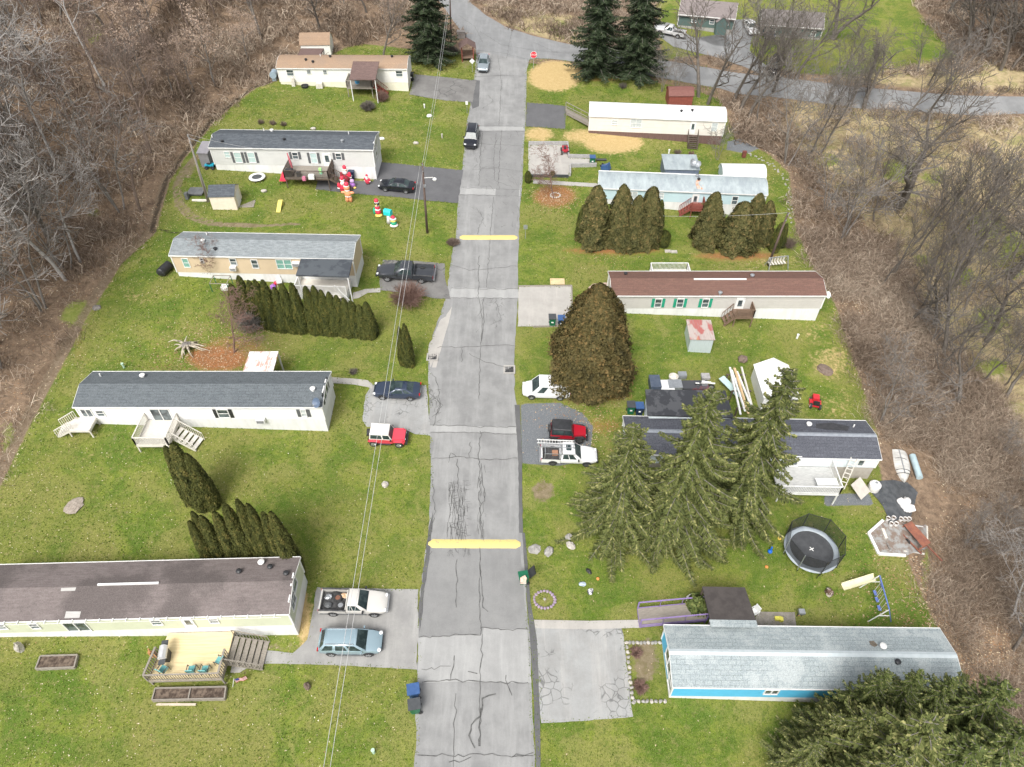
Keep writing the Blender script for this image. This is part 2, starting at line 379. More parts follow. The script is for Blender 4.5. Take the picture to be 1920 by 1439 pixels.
drt = b.mix(b.ramp(nC, .35, .65), (.16, .115, .075), (.24, .185, .13)); drt = b.mix(b.math('MULTIPLY', b.ramp(nD, .5, .7), .6), drt, (.36, .30, .22))
vor = b.N('ShaderNodeTexVoronoi'); vor.inputs['Scale'].default_value = 16; b.L.new(pos, vor.inputs['Vector'])
gr = b.mix(b.ramp(nC, .35, .65), (.20, .215, .23), (.30, .31, .32)); gr = b.mix(b.ramp(vor.outputs['Distance'], .1, .5), gr, (.14, .15, .16))
moss = b.mix(b.ramp(nC, .4, .65), (.17, .21, .04), (.27, .29, .08)); moss = b.mix(b.math('MULTIPLY', b.ramp(nD, .5, .7), .6), moss, (.30, .27, .14))
col = b.mix(msk(sb.outputs[0]), wd, me_)
col = b.mix(msk(ma.outputs['Alpha'], .4, .6, 1.0, nE), col, drt)
col = b.mix(msk(mb.outputs['Alpha'], .45, .65, 1.1, nE), col, moss)
col = b.mix(msk(sa.outputs[0], .35, .65, .9), col, g)
col = b.mix(msk(sa.outputs[1], .35, .85, 1.3), col, straw)
col = b.mix(msk(sa.outputs[2], .45, .75, 1.4, nD), col, lit)
col = b.mix(b.math('MULTIPLY', msk(ma.outputs['Alpha'], .45, .75, 1.0, nC), .85), col, drt)
col = b.mix(msk(sb.outputs[1], .4, .6, .5), col, gr)
col = b.mix(b.math('MULTIPLY', msk(sb.outputs[2], .4, .7, .9, nC), .85), col, (.045, .035, .025))
b.bump(b.math('ADD', b.math('MULTIPLY', nD, .8), b.math('MULTIPLY', nF, .6)), .5, .08)
b.done(col, .95, 0, .2)
nx, ny = len(gx), len(gy)
ii = (np.arange(ny-1)[:, None]*nx + np.arange(nx-1)[None, :]).ravel()
FQ = np.stack([ii, ii+1, ii+nx+1, ii+nx], 1)
A = np.stack([MASK['lawn'], MASK['straw'], MASK['litter'], MASK['dirt']], 1); Bm = np.stack([MASK['meadow'], MASK['gravel'], MASK['dark'], MASK['moss']], 1)
ground = np_mesh('ground', np.stack([VX, VY, VZ], 1), FQ, ter.m, attr={'ma': A, 'mb': Bm}); tag(ground, kind='structure')
# ---------------------------------------------------------------- roads and drives
def asphalt(name, c1, c2, stain, crack=0, scale=.5, pale=None):
    b = NB(name); n = b.noise(scale, 6, .7); n2 = b.noise(3, 6, .8); n3 = b.noise(22, 3, .8); n4 = b.noise(.6, 5, .7, b.map((1.6, .16, 1)))
    col = b.mix(b.ramp(n, .3, .7), c1, c2)
    col = b.mix(b.math('MULTIPLY', b.ramp(n4, .45, .7), .5), col, pale or tuple(x*1.25 for x in c1))
    col = b.mix(b.math('MULTIPLY', b.ramp(n2, .55, .8), .45), col, stain)
    col = b.mix(b.math('MULTIPLY', b.ramp(n3, .4, .7), .35), col, tuple(x*.65 for x in c1))
    if crack:
        v = b.N('ShaderNodeTexVoronoi', feature='DISTANCE_TO_EDGE'); v.inputs['Scale'].default_value = crack
        wv = b.N('ShaderNodeMix', data_type='VECTOR'); wv.inputs[0].default_value = .25
        nn = b.N('ShaderNodeTexNoise'); nn.inputs['Scale'].default_value = 1.5; b.L.new(b.tc.outputs['Object'], nn.inputs['Vector'])
        b.L.new(b.tc.outputs['Object'], wv.inputs[4]); b.L.new(nn.outputs['Color'], wv.inputs[5]); b.L.new(wv.outputs[1], v.inputs['Vector'])
        f = b.math('MULTIPLY', b.math('SUBTRACT', 1.0, b.ramp(v.outputs['Distance'], .0, .07)), b.ramp(b.noise(.28, 4, .6), .50, .58))
        col = b.mix(b.math('MULTIPLY', f, .6), col, (.05, .05, .05))
    b.bump(n3, .2, .01)
    return b.done(col, .9, 0, .3)
M_road = asphalt('road_asphalt', (.285, .285, .28), (.205, .205, .203), (.145, .145, .145), pale=(.36, .36, .352))
M_road2 = asphalt('upper_road_asphalt', (.255, .258, .258), (.20, .203, .205), (.15, .15, .15))
M_patch = asphalt('pale_patch', (.35, .35, .342), (.29, .29, .285), (.22, .22, .22))
M_dark = asphalt('dark_patch', (.10, .10, .102), (.14, .14, .14), (.075, .075, .075))
M_mid = asphalt('grey_patch', (.205, .205, .203), (.255, .255, .25), (.15, .15, .15))
M_blk = asphalt('driveway_dark', (.105, .105, .11), (.135, .135, .14), (.08, .08, .083))
M_drv = asphalt('driveway_grey', (.33, .325, .31), (.245, .24, .235), (.17, .165, .16), pale=(.42, .41, .39))
M_drvc = asphalt('driveway_cracked', (.34, .345, .34), (.27, .268, .26), (.17, .165, .16), crack=2.1, pale=(.45, .435, .41))
M_conc = asphalt('concrete', (.43, .41, .38), (.35, .335, .31), (.25, .235, .215), pale=(.5, .465, .43))
M_old = asphalt('driveway_weathered', (.15, .145, .14), (.23, .225, .215), (.10, .10, .095), crack=.9)
M_tar = mat('tar_crack', (.065, .065, .063), (.14, .14, .135), 4, .9)
LE = [(778, 1439), (780, 1330), (783, 1250), (784, 1180), (788, 1110), (796, 1050), (803, 1000), (807, 940), (808, 860), (806, 800), (804, 740), (802, 690), (806, 655), (814, 620), (826, 590), (836, 560), (842, 520), (847, 480), (856, 440), (858, 400), (859, 375), (864, 335), (868, 310), (872, 270), (876, 230), (882, 195), (888, 160), (891, 130), (893, 95)]
RE = [(1003, 1439), (998, 1330), (994, 1200), (988, 1140), (984, 1060), (979, 1000), (977, 900), (972, 800), (965, 730), (964, 660), (969, 600), (971, 560), (971, 500), (973, 440), (974, 400), (980, 340), (981, 300), (984, 250), (986, 200), (987, 160), (988, 130), (992, 115)]
TOPE = [(868, -12), (885, 8), (912, 30), (950, 52), (1000, 68), (1050, 80), (1090, 88), (1160, 99), (1240, 113), (1340, 130), (1440, 144), (1600, 163), (1750, 176), (1920, 182), (2050, 182)]
BOTE = [(815, -12), (828, 8), (850, 40), (875, 72), (893, 95)]
BOT2 = [(992, 115), (1000, 110), (1040, 112), (1090, 118), (1160, 132), (1240, 147), (1340, 165), (1440, 181), (1600, 203), (1750, 213), (1920, 214), (2050, 214)]
lw = world_pts(LE); rw = world_pts(RE)
lw = [(lw[0][0], -40.)]+lw; rw = [(rw[0][0]+.6, -40.)]+rw
tw = world_pts(TOPE); bw = world_pts(BOTE); b2 = world_pts(BOT2)
def jitline(P, amp, step):
    out = []
    for a, c in zip(P[:-1], P[1:]):
        L = math.hypot(c[0]-a[0], c[1]-a[1]); n = max(1, int(L/step))
        for i in range(n):
            t = i/n; out.append((a[0]+(c[0]-a[0])*t+random.uniform(-amp, amp), a[1]+(c[1]-a[1])*t+random.uniform(-amp, amp)*.3))
    out.append(tuple(P[-1])); return out
road = sheet('main_road', jitline(lw, .07, .6)+[tuple(bw[-1])]+jitline(rw, .05, .6)[::-1], M_road, .03)
def ext(P, k): a, c = P[-2], P[-1]; return (c[0]+(c[0]-a[0])*k, c[1]+(c[1]-a[1])*k)
up = sheet('upper_road', [(tw[0][0]-16, tw[0][1]+26), ]+jitline(tw, .06, 1)+[ext(tw, 8), ext(b2, 8)]+jitline(b2, .06, 1)[::-1]+jitline(bw, .06, 1)[::-1]+[(bw[0][0]-16, bw[0][1]+22)], M_road2, .036)
def drive(name, px, m, dz=.045, jit=.06, **k):
    P = world_pts(px); return sheet(name, jitline(P+[P[0]], jit, .5)[:-1], m, dz, **k)
drive('driveway', [(777, 140), (840, 146), (893, 152), (886, 193), (840, 190), (800, 184), (768, 178)], M_old)
drive('driveway', [(714, 305), (760, 309), (815, 315), (868, 320), (864, 350), (858, 382), (800, 377), (740, 370), (662, 364), (592, 356), (596, 338), (700, 341)], M_blk)
drive('driveway', [(719, 488), (780, 490), (833, 495), (836, 530), (846, 562), (812, 560), (780, 553), (713, 545), (712, 520)], M_old)
drive('driveway', [(697, 722), (750, 726), (800, 723), (804, 770), (808, 818), (780, 815), (763, 808), (720, 803), (687, 801), (680, 790), (683, 760), (686, 742)], M_drvc)
drive('driveway', [(594, 1102), (680, 1104), (784, 1106), (784, 1180), (782, 1256), (650, 1249), (560, 1246), (462, 1245), (474, 1216), (548, 1226), (576, 1200), (586, 1150)], M_drv)
drive('driveway', [(988, 193), (1030, 196), (1061, 200), (1060, 243), (1020, 240), (985, 238)], M_blk)
drive('driveway', [(991, 273), (1064, 273), (1066, 297), (1105, 299), (1108, 312), (1069, 312), (1069, 331), (991, 331)], M_conc)
drive('driveway', [(973, 538), (1071, 538), (1072, 612), (971, 613)], M_conc)
drive('driveway', [(1003, 1175), (1165, 1175), (1172, 1210), (1180, 1290), (1186, 1345), (1100, 1352), (1014, 1357), (1006, 1270)], M_drvc)
drive('sidewalk', [(1001, 1163), (1100, 1165), (1200, 1163), (1201, 1178), (1100, 1181), (1003, 1179)], M_conc, .06, .02)
drive('sidewalk', [(617, 708), (664, 711), (690, 714), (698, 721), (698, 730), (690, 727), (664, 722), (618, 719)], M_conc, .05, .02)
drive('sidewalk', [(1069, 342), (1122, 345), (1122, 352), (1069, 349), (1000, 345), (1000, 337)], M_conc, .05, .02)
drive('sidewalk', [(1102, 541), (1112, 533), (1150, 529), (1151, 539), (1118, 541), (1106, 547)], mat('pink_pavers', (.5, .36, .3), (.42, .3, .25), 5), .05, .02)
drive('sidewalk', [(662, 550), (685, 543), (713, 541), (713, 549), (690, 550), (672, 560), (660, 562)], M_conc, .05, .02)
drive('sidewalk', [(432, 1262), (440, 1225), (486, 1232), (474, 1247), (450, 1262)], M_conc, .05, .03)
drive('side_lane', [(1226, 62), (1262, 88), (1300, 98), (1350, 110), (1400, 128), (1440, 146), (1475, 152), (1460, 140), (1425, 115), (1405, 95), (1412, 60), (1408, 36), (1372, 38), (1372, 62), (1385, 90), (1340, 86), (1290, 66), (1256, 44), (1228, 40)], M_road2, .05)
# patches laid over the road
def patch(px, m, dz=.012, name='road_patch', base=.03, jit=.03):
    P = world_pts(px); o = sheet(name, jitline(P+[P[0]], jit, .5)[:-1], m, base+dz, kind=None, parent=road); return o
patch([(893, 238), (983, 238), (983, 246), (893, 246)], M_patch)
patch([(862, 352), (975, 356), (974, 368), (860, 365)], M_patch)
patch([(848, 540), (972, 543), (972, 560), (838, 560)], M_patch)
patch([(806, 798), (972, 802), (973, 814), (806, 810)], M_patch)
patch([(784, 1196), (905, 1190), (907, 1178), (988, 1181), (996, 1281), (850, 1279), (784, 1282)], M_patch)
patch([(886, 150), (900, 152), (898, 200), (886, 205), (882, 192)], M_dark)
patch([(838, 590), (848, 575), (840, 610), (828, 650), (818, 690), (810, 690), (822, 640)], M_conc)

patch([(903, 247), (975, 248), (970, 352), (900, 352)], M_mid, .008)
patch([(936, 250), (980, 250), (974, 352), (966, 440), (925, 440)], M_mid, .014)
patch([(803, 1028), (975, 1028), (988, 1180), (906, 1178), (900, 1190), (787, 1196)], M_mid, .008)
# dark new edging on the right side near the viewer
patch([(979, 1000), (984, 1000), (991, 1080), (996, 1140), (1007, 1200), (1012, 1330), (1014, 1439), (1005, 1439), (1000, 1290), (994, 1200), (988, 1130), (983, 1060)], M_dark, .018, 'road_edge_strip', .03, .02)
patch([(965, 760), (975, 760), (979, 870), (980, 1000), (973, 1000), (972, 870)], M_dark, .016, 'road_edge_strip', .03, .03)
patch([(803, 1000), (812, 960), (806, 1050), (797, 1100), (791, 1160), (785, 1200), (786, 1130), (795, 1060)], M_dark, .016, 'road_edge_strip', .03, .05)
patch([(843, 590), (836, 600), (820, 660), (806, 690), (804, 650), (826, 600)], M_conc, .017, 'road_edge_strip', .03, .08)
patch([(842, 1029), (856, 1031), (874, 1029), (866, 1040), (858, 1050), (850, 1041)], M_mid, .02, jit=.12)

# cracks: thin sealed seams as a child mesh of the road
def cracks(name, lines, parent, dz, m, w0=.046, wig=.11):
    mb_ = MB()
    for ln in lines:
        wd_ = ln[0]; P = world_pts(ln[1:]); Q = []
        for a, c in zip(P[:-1], P[1:]):
            L = math.hypot(c[0]-a[0], c[1]-a[1]); n = max(2, int(L/.35))
            for i in range(n): t = i/n; Q.append((a[0]+(c[0]-a[0])*t+random.gauss(0, wig*.5), a[1]+(c[1]-a[1])*t+random.gauss(0, wig*.5)))
        Q.append(P[-1]); vs = []; fs = []
        for i, q in enumerate(Q):
            a = Q[max(i-1, 0)]; c = Q[min(i+1, len(Q)-1)]; d = np.array([c[0]-a[0], c[1]-a[1]]); d /= np.linalg.norm(d)+1e-9
            k = wd_*w0*random.uniform(.5, 1.3)/2
            for s_ in (-1, 1):
                x = q[0]-d[1]*k*s_; y = q[1]+d[0]*k*s_; vs.append((x, y, H(x, y)+dz))
        for i in range(len(Q)-1): fs.append((2*i, 2*i+1, 2*i+3, 2*i+2))
        mb_.add(vs, fs)
    return mb_.build(name, m, parent)
CR = [[1.4, (900, 1020), (899, 1100), (901, 1180)], [1.3, (905, 1190), (900, 1290), (898, 1400)], [1.2, (853, 1300), (852, 1370), (850, 1439)], [1.2, (785, 1196), (900, 1191), (903, 1178), (960, 1181), (990, 1181)],
      [1.3, (790, 1278), (845, 1276), (900, 1279), (990, 1281)], [1.1, (785, 1418), (850, 1416), (1000, 1418)], [1.2, (846, 1276), (852, 1240), (852, 1230)], [1, (790, 1256), (845, 1250)],
      [2.4, (890, 1405), (881, 1380), (882, 1360), (900, 1345), (905, 1312), (930, 1302)], [1.6, (902, 1330), (900, 1400)], [1.4, (856, 1050), (857, 1080), (856, 1140)], [1.4, (900, 1060), (905, 1140), (915, 1148)],
      [1.2, (900, 810), (898, 860), (900, 960), (902, 1010)], [1.2, (808, 860), (860, 858), (900, 862), (950, 862), (970, 860)], [1.2, (857, 860), (860, 920), (858, 1005)], [1.3, (806, 798), (900, 801), (972, 802)], [1.2, (806, 812), (900, 812), (972, 816)],
      [1.2, (898, 480), (897, 560), (905, 600), (900, 680), (898, 750)], [1.2, (820, 652), (880, 652), (930, 648), (968, 650)], [1.1, (880, 665), (905, 678), (950, 690), (960, 700)], [1, (866, 655), (865, 680)], [1, (840, 495), (880, 508), (968, 500)],
      [1.1, (848, 541), (900, 543), (971, 543)], [1.1, (838, 559), (900, 560), (971, 560)], [1.1, (905, 560), (908, 600), (903, 640)], [1, (930, 565), (940, 600), (920, 610)], [1, (905, 250), (900, 300), (898, 350)], [1, (930, 250), (926, 300), (928, 340), (960, 352)], [1.2, (940, 246), (934, 350)],
      [1, (862, 353), (975, 357)], [1, (860, 366), (974, 369)], [1, (925, 370), (920, 440), (912, 540)], [1, (893, 390), (905, 410), (895, 440)], [1, (890, 237), (984, 238)], [1, (890, 247), (984, 247)], [1, (935, 110), (940, 160), (936, 237)], [1, (890, 145), (940, 142), (985, 144)],
      [1, (915, 180), (925, 190), (905, 205)], [1, (893, 270), (985, 275)], [1, (885, 320), (930, 316), (980, 322)], [1.2, (808, 1000), (816, 960), (812, 900)], [1, (808, 700), (820, 720), (826, 760), (812, 800)], [1, (806, 740), (830, 760), (815, 780)], [1, (803, 755), (820, 745), (826, 765)],
      [1.1, (795, 1070), (800, 1050), (810, 1035)], [1, (788, 1160), (794, 1110), (800, 1080)], [1.1, (946, 1265), (950, 1282), (960, 1305)], [1, (876, 1260), (895, 1264)], [1, (840, 1430), (870, 1426), (884, 1420)], [1, (960, 1420), (1000, 1412)],
      [1, (880, 860), (882, 830)], [1, (840, 868), (846, 850), (856, 858)], [1, (862, 1005), (870, 960), (866, 930)], [1, (902, 870), (908, 940), (900, 950), (904, 1010)]]
rr = random.Random(3)
for k in range(60):           # crazed area ahead of the lower speed bump
    x = rr.uniform(840, 876); y = rr.uniform(900, 1008); CR.append([.6, (x, y), (x+rr.uniform(-3, 3), y+rr.uniform(14, 30))]); CR.append([.5, (x, y), (x+rr.uniform(5, 12), y+rr.uniform(-3, 3))])
for k in range(26):
    x = rr.uniform(894, 910); y = rr.uniform(860, 1010); CR.append([.5, (x, y), (x+rr.uniform(-3, 3), y+rr.uniform(8, 22))])
for k in range(40):
    x = rr.uniform(800, 826); y = rr.uniform(720, 800); CR.append([.7, (x, y), (x+rr.uniform(-6, 6), y+rr.uniform(-8, 8))])
for k in range(30):
    x = rr.uniform(896, 945); y = rr.uniform(560, 620); CR.append([.6, (x, y), (x+rr.uniform(-8, 8), y+rr.uniform(-9, 9))])
for k in range(50):
    x = rr.uniform(885, 975); y = rr.uniform(250, 440); CR.append([.6, (x, y), (x+rr.uniform(-10, 10), y+rr.uniform(-12, 12))])
for k in range(12):
    x = rr.uniform(838, 880); CR.append([.5, (x, 1031), (x+rr.uniform(-6, 6), rr.uniform(1036, 1046))])
cracks('crack', CR, road, .062, M_tar)
UC = [[1, (900, 60), (940, 85), (1000, 95), (1090, 104)], [1, (860, 30), (890, 50), (905, 80)], [1, (960, 60), (950, 110)], [1, (1000, 80), (1040, 98), (1085, 100)], [1, (895, 95), (940, 100), (990, 112)]]
cracks('crack', UC, up, .055, M_tar)
# speed bumps
M_yel = NB('worn_yellow_paint'); _n = M_yel.noise(3.5, 6, .75); _n2 = M_yel.noise(14, 4, .8)
M_yel.bump(_n2, .2, .01); M_yel = M_yel.done(M_yel.mix(M_yel.math('MULTIPLY', M_yel.ramp(_n, .56, .68), .8), M_yel.mix(M_yel.ramp(_n2, .4, .7), (.66, .54, .20), (.58, .47, .17)), (.30, .26, .2)), .7)
def speed_bump(a, c, w, label):
    A_ = G(*a); C_ = G(*c); mb_ = MB(); n = 20; rows = []
    d = (C_-A_)[:2]; L = np.linalg.norm(d); d /= L; nr = np.array([-d[1], d[0]])
    prof = [(-1, 0), (-.8, .35), (-.4, .85), (0, 1), (.4, .85), (.8, .35), (1, 0)]
    vs = []; fs = []
    for i in range(n+1):
        t = i/n; e = min(1, math.sqrt(max(0, 1-(abs(t-.5)*2)**14))*1.0+.35)
        for u, h in prof:
            q = A_[:2]+d*L*t+nr*u*w/2*(e*.9+.1)*random.uniform(.97, 1.03); vs.append((q[0], q[1], H(q[0], q[1])+.032+h*.06*e+(0.004)))
    m = len(prof)
    for i in range(n):
        for j in range(m-1): fs.append((i*m+j, i*m+j+1, (i+1)*m+j+1, (i+1)*m+j))
    mb_.add(vs, fs); o = mb_.build('speed_bump', M_yel, smooth=True); tag(o, label, 'speed bump', 'speed bumps across the road')
speed_bump((862, 446), (970, 446), .85, 'yellow painted speed bump beside the twiggy heap, farther of the two across the road')
speed_bump((803, 1020), (976, 1021), .8, 'yellow painted speed bump nearer the camera, running up to the lawn boulders')
# ---------------------------------------------------------------- houses
M_white = mat('white_trim', (.78, .78, .76), (.70, .70, .68), 3, .5)
M_glass = NB('window_glass'); M_glass = M_glass.done(M_glass.mix(M_glass.ramp(M_glass.noise(1.3, 2, .5), .4, .6), (.035, .045, .05), (.12, .15, .16)), .08, 0, .9)
M_glassg = mat('green_curtained_glass', (.16, .34, .28), (.22, .42, .36), 2, .12, spec=.9)
M_glasst = mat('pale_curtained_glass', (.42, .55, .54), (.5, .62, .6), 2, .12, spec=.9)
M_blind = mat('white_blind_behind_glass', (.55, .58, .58), (.42, .46, .47), 3, .2, spec=.8)
M_black = mat('black_plastic', (.022, .023, .025), (.035, .036, .04), 3, .45)
M_greyshut = mat('charcoal_shutter', (.09, .095, .10), (.12, .125, .13), 3, .6)
M_greenshut = mat('green_shutter', (.015, .26, .16), (.02, .32, .20), 3, .5)
M_metal = mat('galvanised_metal', (.45, .47, .49), (.36, .38, .40), 3, .4, .6)
M_skirtw = mat('white_skirting', (.76, .76, .75), (.66, .66, .65), 1.2, .6, stretch=(1, 1, .3))
M_gutter = mat('white_gutter', (.74, .74, .73), (.66, .66, .65), 3, .5)
M_rubber = mat('rubber', (.025, .025, .026), (.04, .04, .04), 5, .8)
def shutter_mat(k): return {'green': M_greenshut, 'grey': M_greyshut, 'black': M_black}[k]
def win_mesh(parent, x, z, w, h, kind='single', pane=None, shut=None, sill=False, rz=0, y=0, name='window'):
    """window on a wall facing -y; x,z centre in parent space"""
    f = MB(); t = .07
    f.box((0, -.02, h/2+t/2), (w+2*t, .1, t)).box((0, -.02, -h/2-t/2), (w+2*t, .12, t))
    f.box((-w/2-t/2, -.02, 0), (t, .1, h)).box((w/2+t/2, -.02, 0), (t, .1, h))
    if kind == 'single': f.box((0, -.025, 0), (w, .06, .045))
    if kind == 'double': f.box((0, -.03, 0), (.09, .1, h)).box((-w/4-.02, -.02, 0), (w/2-.05, .05, .045)).box((w/4+.02, -.02, 0), (w/2-.05, .05, .045))
    if kind in ('slider', 'pair'): f.box((0, -.03, 0), (.07, .1, h))
    if kind == 'grid': f.box((0, -.025, 0), (w, .05, .04)).box((0, -.022, 0), (.04, .05, h))
    o = f.build(name, M_white, parent, loc=(x, y, z)); o.rotation_euler.z = rz
    p = MB(); p.box((0, -.008, 0), (w, .03, h)); p.build('pane', pane or M_glass, o)
    if shut:
        for s_ in (-1, 1):
            q = MB(); q.box((s_*(w/2+t+.17), -.03, 0), (.3, .05, h+.1))
            q.box((s_*(w/2+t+.17), -.06, h*.12), (.22, .02, .04)); q.build('shutter', shutter_mat(shut), o)
    return o
def door_mesh(parent, x, z, w, h, m=None, glass=True, y=0, rz=0):
    f = MB(); f.box((0, -.03, 0), (w, .07, h)); o = f.build('door', m or M_white, parent, loc=(x, y, z)); o.rotation_euler.z = rz
    if glass: p = MB(); p.box((0, -.07, h*.14), (w*.6, .02, h*.5)); p.build('pane', M_glass, o)
    q = MB(); q.box((-w/2-.05, -.03, 0), (.1, .11, h+.1)).box((w/2+.05, -.03, 0), (.1, .11, h+.1)).box((0, -.03, h/2+.05), (w+.2, .11, .1)); q.build('door_frame', M_white, o)
    q = MB(); q.box((w*.36, -.09, -.05), (.05, .05, .12)); q.build('handle', M_metal, o)
    return o
class House: pass
def house(label, eL, eR, bL, bR, rear, wall, roof, cat='mobile home', sk=.7, skm=None, rise=.62, kind='gable', ov=.16, trim=None, ridge_m=None, name='mobile_home', bottom=True, ridge_f=.5, depth=None, group=None):
    h = House(); PL = G(*bL); PR = G(*bR)
    zL = PYp(*eL, PL[1])[2]; zR = PYp(*eR, PR[1])[2]; ze = (zL+zR)/2
    p0 = PZ(*eL, ze); p1 = PZ(*eR, ze); a = (p1-p0)[:2]; L = float(np.hypot(*a)); u = a/L; ang = math.atan2(u[1], u[0]); n = np.array([-u[1], u[0]])
    D = depth or float(np.mean([(PZ(*q, ze)-p0)[:2]@n for q in rear]))
    D -= 2*ov; p0 = p0.copy(); p0[:2] += n*ov; h.u, h.n, h.ang, h.L, h.D = u, n, ang, L, D
    z0 = H(p0[0], p0[1]); h.o = np.array([p0[0], p0[1], z0]); h.he = ze-z0
    h.root = thing(name, label, cat, h.o, ang, group)
    corners = [h.o[:2]+u*x+n*y for x in (0, L) for y in (0, D)]
    zb = min(H(*c) for c in corners)-z0-.25; zt = max(H(*c) for c in corners)-z0
    h.zf = max(sk, .25) if sk is not None else 0
    h.rise, h.kind = rise, kind
    # profile (y,z) of the top
    if kind == 'gable': prof = [(0, h.he), (D*ridge_f, h.he+rise), (D, h.he)]
    elif kind == 'bow':
        prof = [(D*i/10, h.he+rise*(1-abs(i/5-1)**2.3)) for i in range(11)]
    elif kind == 'flat': prof = [(0, h.he), (D, h.he+rise)]
    h.prof = prof
    w = MB(); w.extr([(0, h.zf)]+prof+[(D, h.zf)], 0, L); h.wall = w.build('wall', wall, h.root)
    if bottom:
        s_ = MB(); s_.box((L/2, D/2, (zb+h.zf-.01)/2), (L-.04, D-.04, h.zf-.01-zb)); s_.build('skirting', skm or M_skirtw, h.root)
    tm = trim or M_white
    for x in (0, L):
        for y in (0, D): t = MB(); t.box((x, y, (h.zf+h.he)/2), (.12, .12, h.he-h.zf-.02)); t.build('corner_trim', tm, h.root)
    # roof slab
    th = .07; r = MB(); ex = .12
    def extp(pr):
        pr = [list(p) for p in pr]; d0 = (pr[1][1]-pr[0][1])/(pr[1][0]-pr[0][0]); d1 = (pr[-1][1]-pr[-2][1])/(pr[-1][0]-pr[-2][0])
        if kind == 'bow': d0 = d1 = 0
        pr[0] = [pr[0][0]-ov, pr[0][1]-ov*d0]; pr[-1] = [pr[-1][0]+ov, pr[-1][1]+ov*d1]; return pr
    q = extp(prof); top = [(y, z+th+.02) for y, z in q]; botm = [(y, z+.005) for y, z in q][::-1]
    r.extr(top+botm, -ex, L+ex); h.roof = r.build('roof', roof, h.root)
    f = MB()
    for x in (-ex-.012, L+ex+.012):
        for (y1, z1), (y2, z2) in zip(q[:-1], q[1:]): f.bar((x, y1, z1+.02), (x, y2, z2+.02), .025, .15)
    f.box((L/2, -ov-.02, h.he+.01-(.0)), (L+2*ex, .05, .13)).box((L/2, D+ov+.02, h.he+.01), (L+2*ex, .05, .13)); f.build('fascia', tm, h.root)
    if ridge_m is not None:
        c = MB(); yr = D*ridge_f; zr = h.he+rise+th+.02
        c.extr([(yr-.22, zr-.22*rise/(D*ridge_f)+.014), (yr, zr+.03), (yr+.22, zr-.22*rise/(D*ridge_f)+.014), (yr, zr-.0)], -ex-.005, L+ex+.005); c.build('ridge_cap', ridge_m, h.root)
    return h
def loc(h, P):
    d = P-h.o; return np.array([d[:2]@h.u, d[:2]@h.n, d[2]])
def fr(h, px, py, y=0):                     # pixel on the front wall -> local x, z
    p0 = h.o + np.array([*(h.n*y), 0]); n = np.array([*h.n, 0]); return loc(h, PP(px, py, p0, n))
def en(h, px, py, side=1):                  # pixel on end wall
    x = h.L if side > 0 else 0; p0 = h.o + np.array([*(h.u*x), 0]); n = np.array([*h.u, 0]); return loc(h, PP(px, py, p0, n))
def rooftop(h, px, py, up=.1):
    for _ in range(1):
        z = h.he+h.rise*.6
        for k in range(8):
            p = loc(h, PZ(px, py, h.o[2]+z)); yy = min(max(p[1], 0), h.D)
            z = float(np.interp(yy, [a for a, _ in h.prof], [b for _, b in h.prof]))+.09
    return p[0], p[1], z
def W_(h, cx, cy, wpx, hpx, **k):
    a = fr(h, cx-wpx/2, cy); b = fr(h, cx+wpx/2, cy); t = fr(h, cx, cy-hpx/2); q = fr(h, cx, cy+hpx/2)
    return win_mesh(h.root, (a[0]+b[0])/2, (t[2]+q[2])/2, b[0]-a[0], t[2]-q[2], **k)
def D_(h, cx, cy, wpx, hpx, **k):
    a = fr(h, cx-wpx/2, cy); b = fr(h, cx+wpx/2, cy); t = fr(h, cx, cy-hpx/2); q = fr(h, cx, cy+hpx/2)
    return door_mesh(h.root, (a[0]+b[0])/2, (t[2]+q[2])/2, b[0]-a[0], t[2]-q[2], **k)
def endwin(h, cx, cy, w, hh, side=1, **k):
    p = en(h, cx, cy, side); return win_mesh(h.root, h.L if side > 0 else 0, p[2], w, hh, rz=R(90) if side > 0 else R(-90), y=p[1], **k)
def vents(h, pts):
    for px, py, kind in pts:
        x, y, z = rooftop(h, px, py); m = MB()
        if kind == 'pipe': m.tube([(0, 0, -.1), (0, 0, .32)], .06, 8); m.build('vent_pipe', M_white, h.root, loc=(x, y, z))
        elif kind == 'black': m.lathe([(.14, -.05), (.14, .15), (.2, .16), (.2, .24), (.08, .3)], n=12); m.build('roof_vent', M_black, h.root, loc=(x, y, z))
        elif kind == 'white': m.lathe([(.15, -.05), (.15, .18), (.24, .2), (.24, .28), (.06, .36)], n=12); m.build('roof_vent', M_white, h.root, loc=(x, y, z))
        elif kind == 'grey': m.lathe([(.16, -.05), (.16, .15), (.24, .18), (.22, .27), (.06, .33)], n=12); m.build('roof_vent', M_metal, h.root, loc=(x, y, z))
        elif kind == 'bar': m.box((0, 0, .06), (4.2, .16, .12)); m.build('ridge_vent', M_white, h.root, loc=(x, y, z))
def ac_unit(h, cx, cy, w=.65):
    p = fr(h, cx, cy); m = MB(); m.box((0, -.22, 0), (w, .45, .42)); o = m.build('air_conditioner', M_white, h.root, loc=(p[0], 0, p[2]))
    g_ = MB()
    for i in range(5): g_.box((0, -.455, -.15+i*.07), (w*.85, .02, .03))
    g_.build('grille', M_greyshut, o)
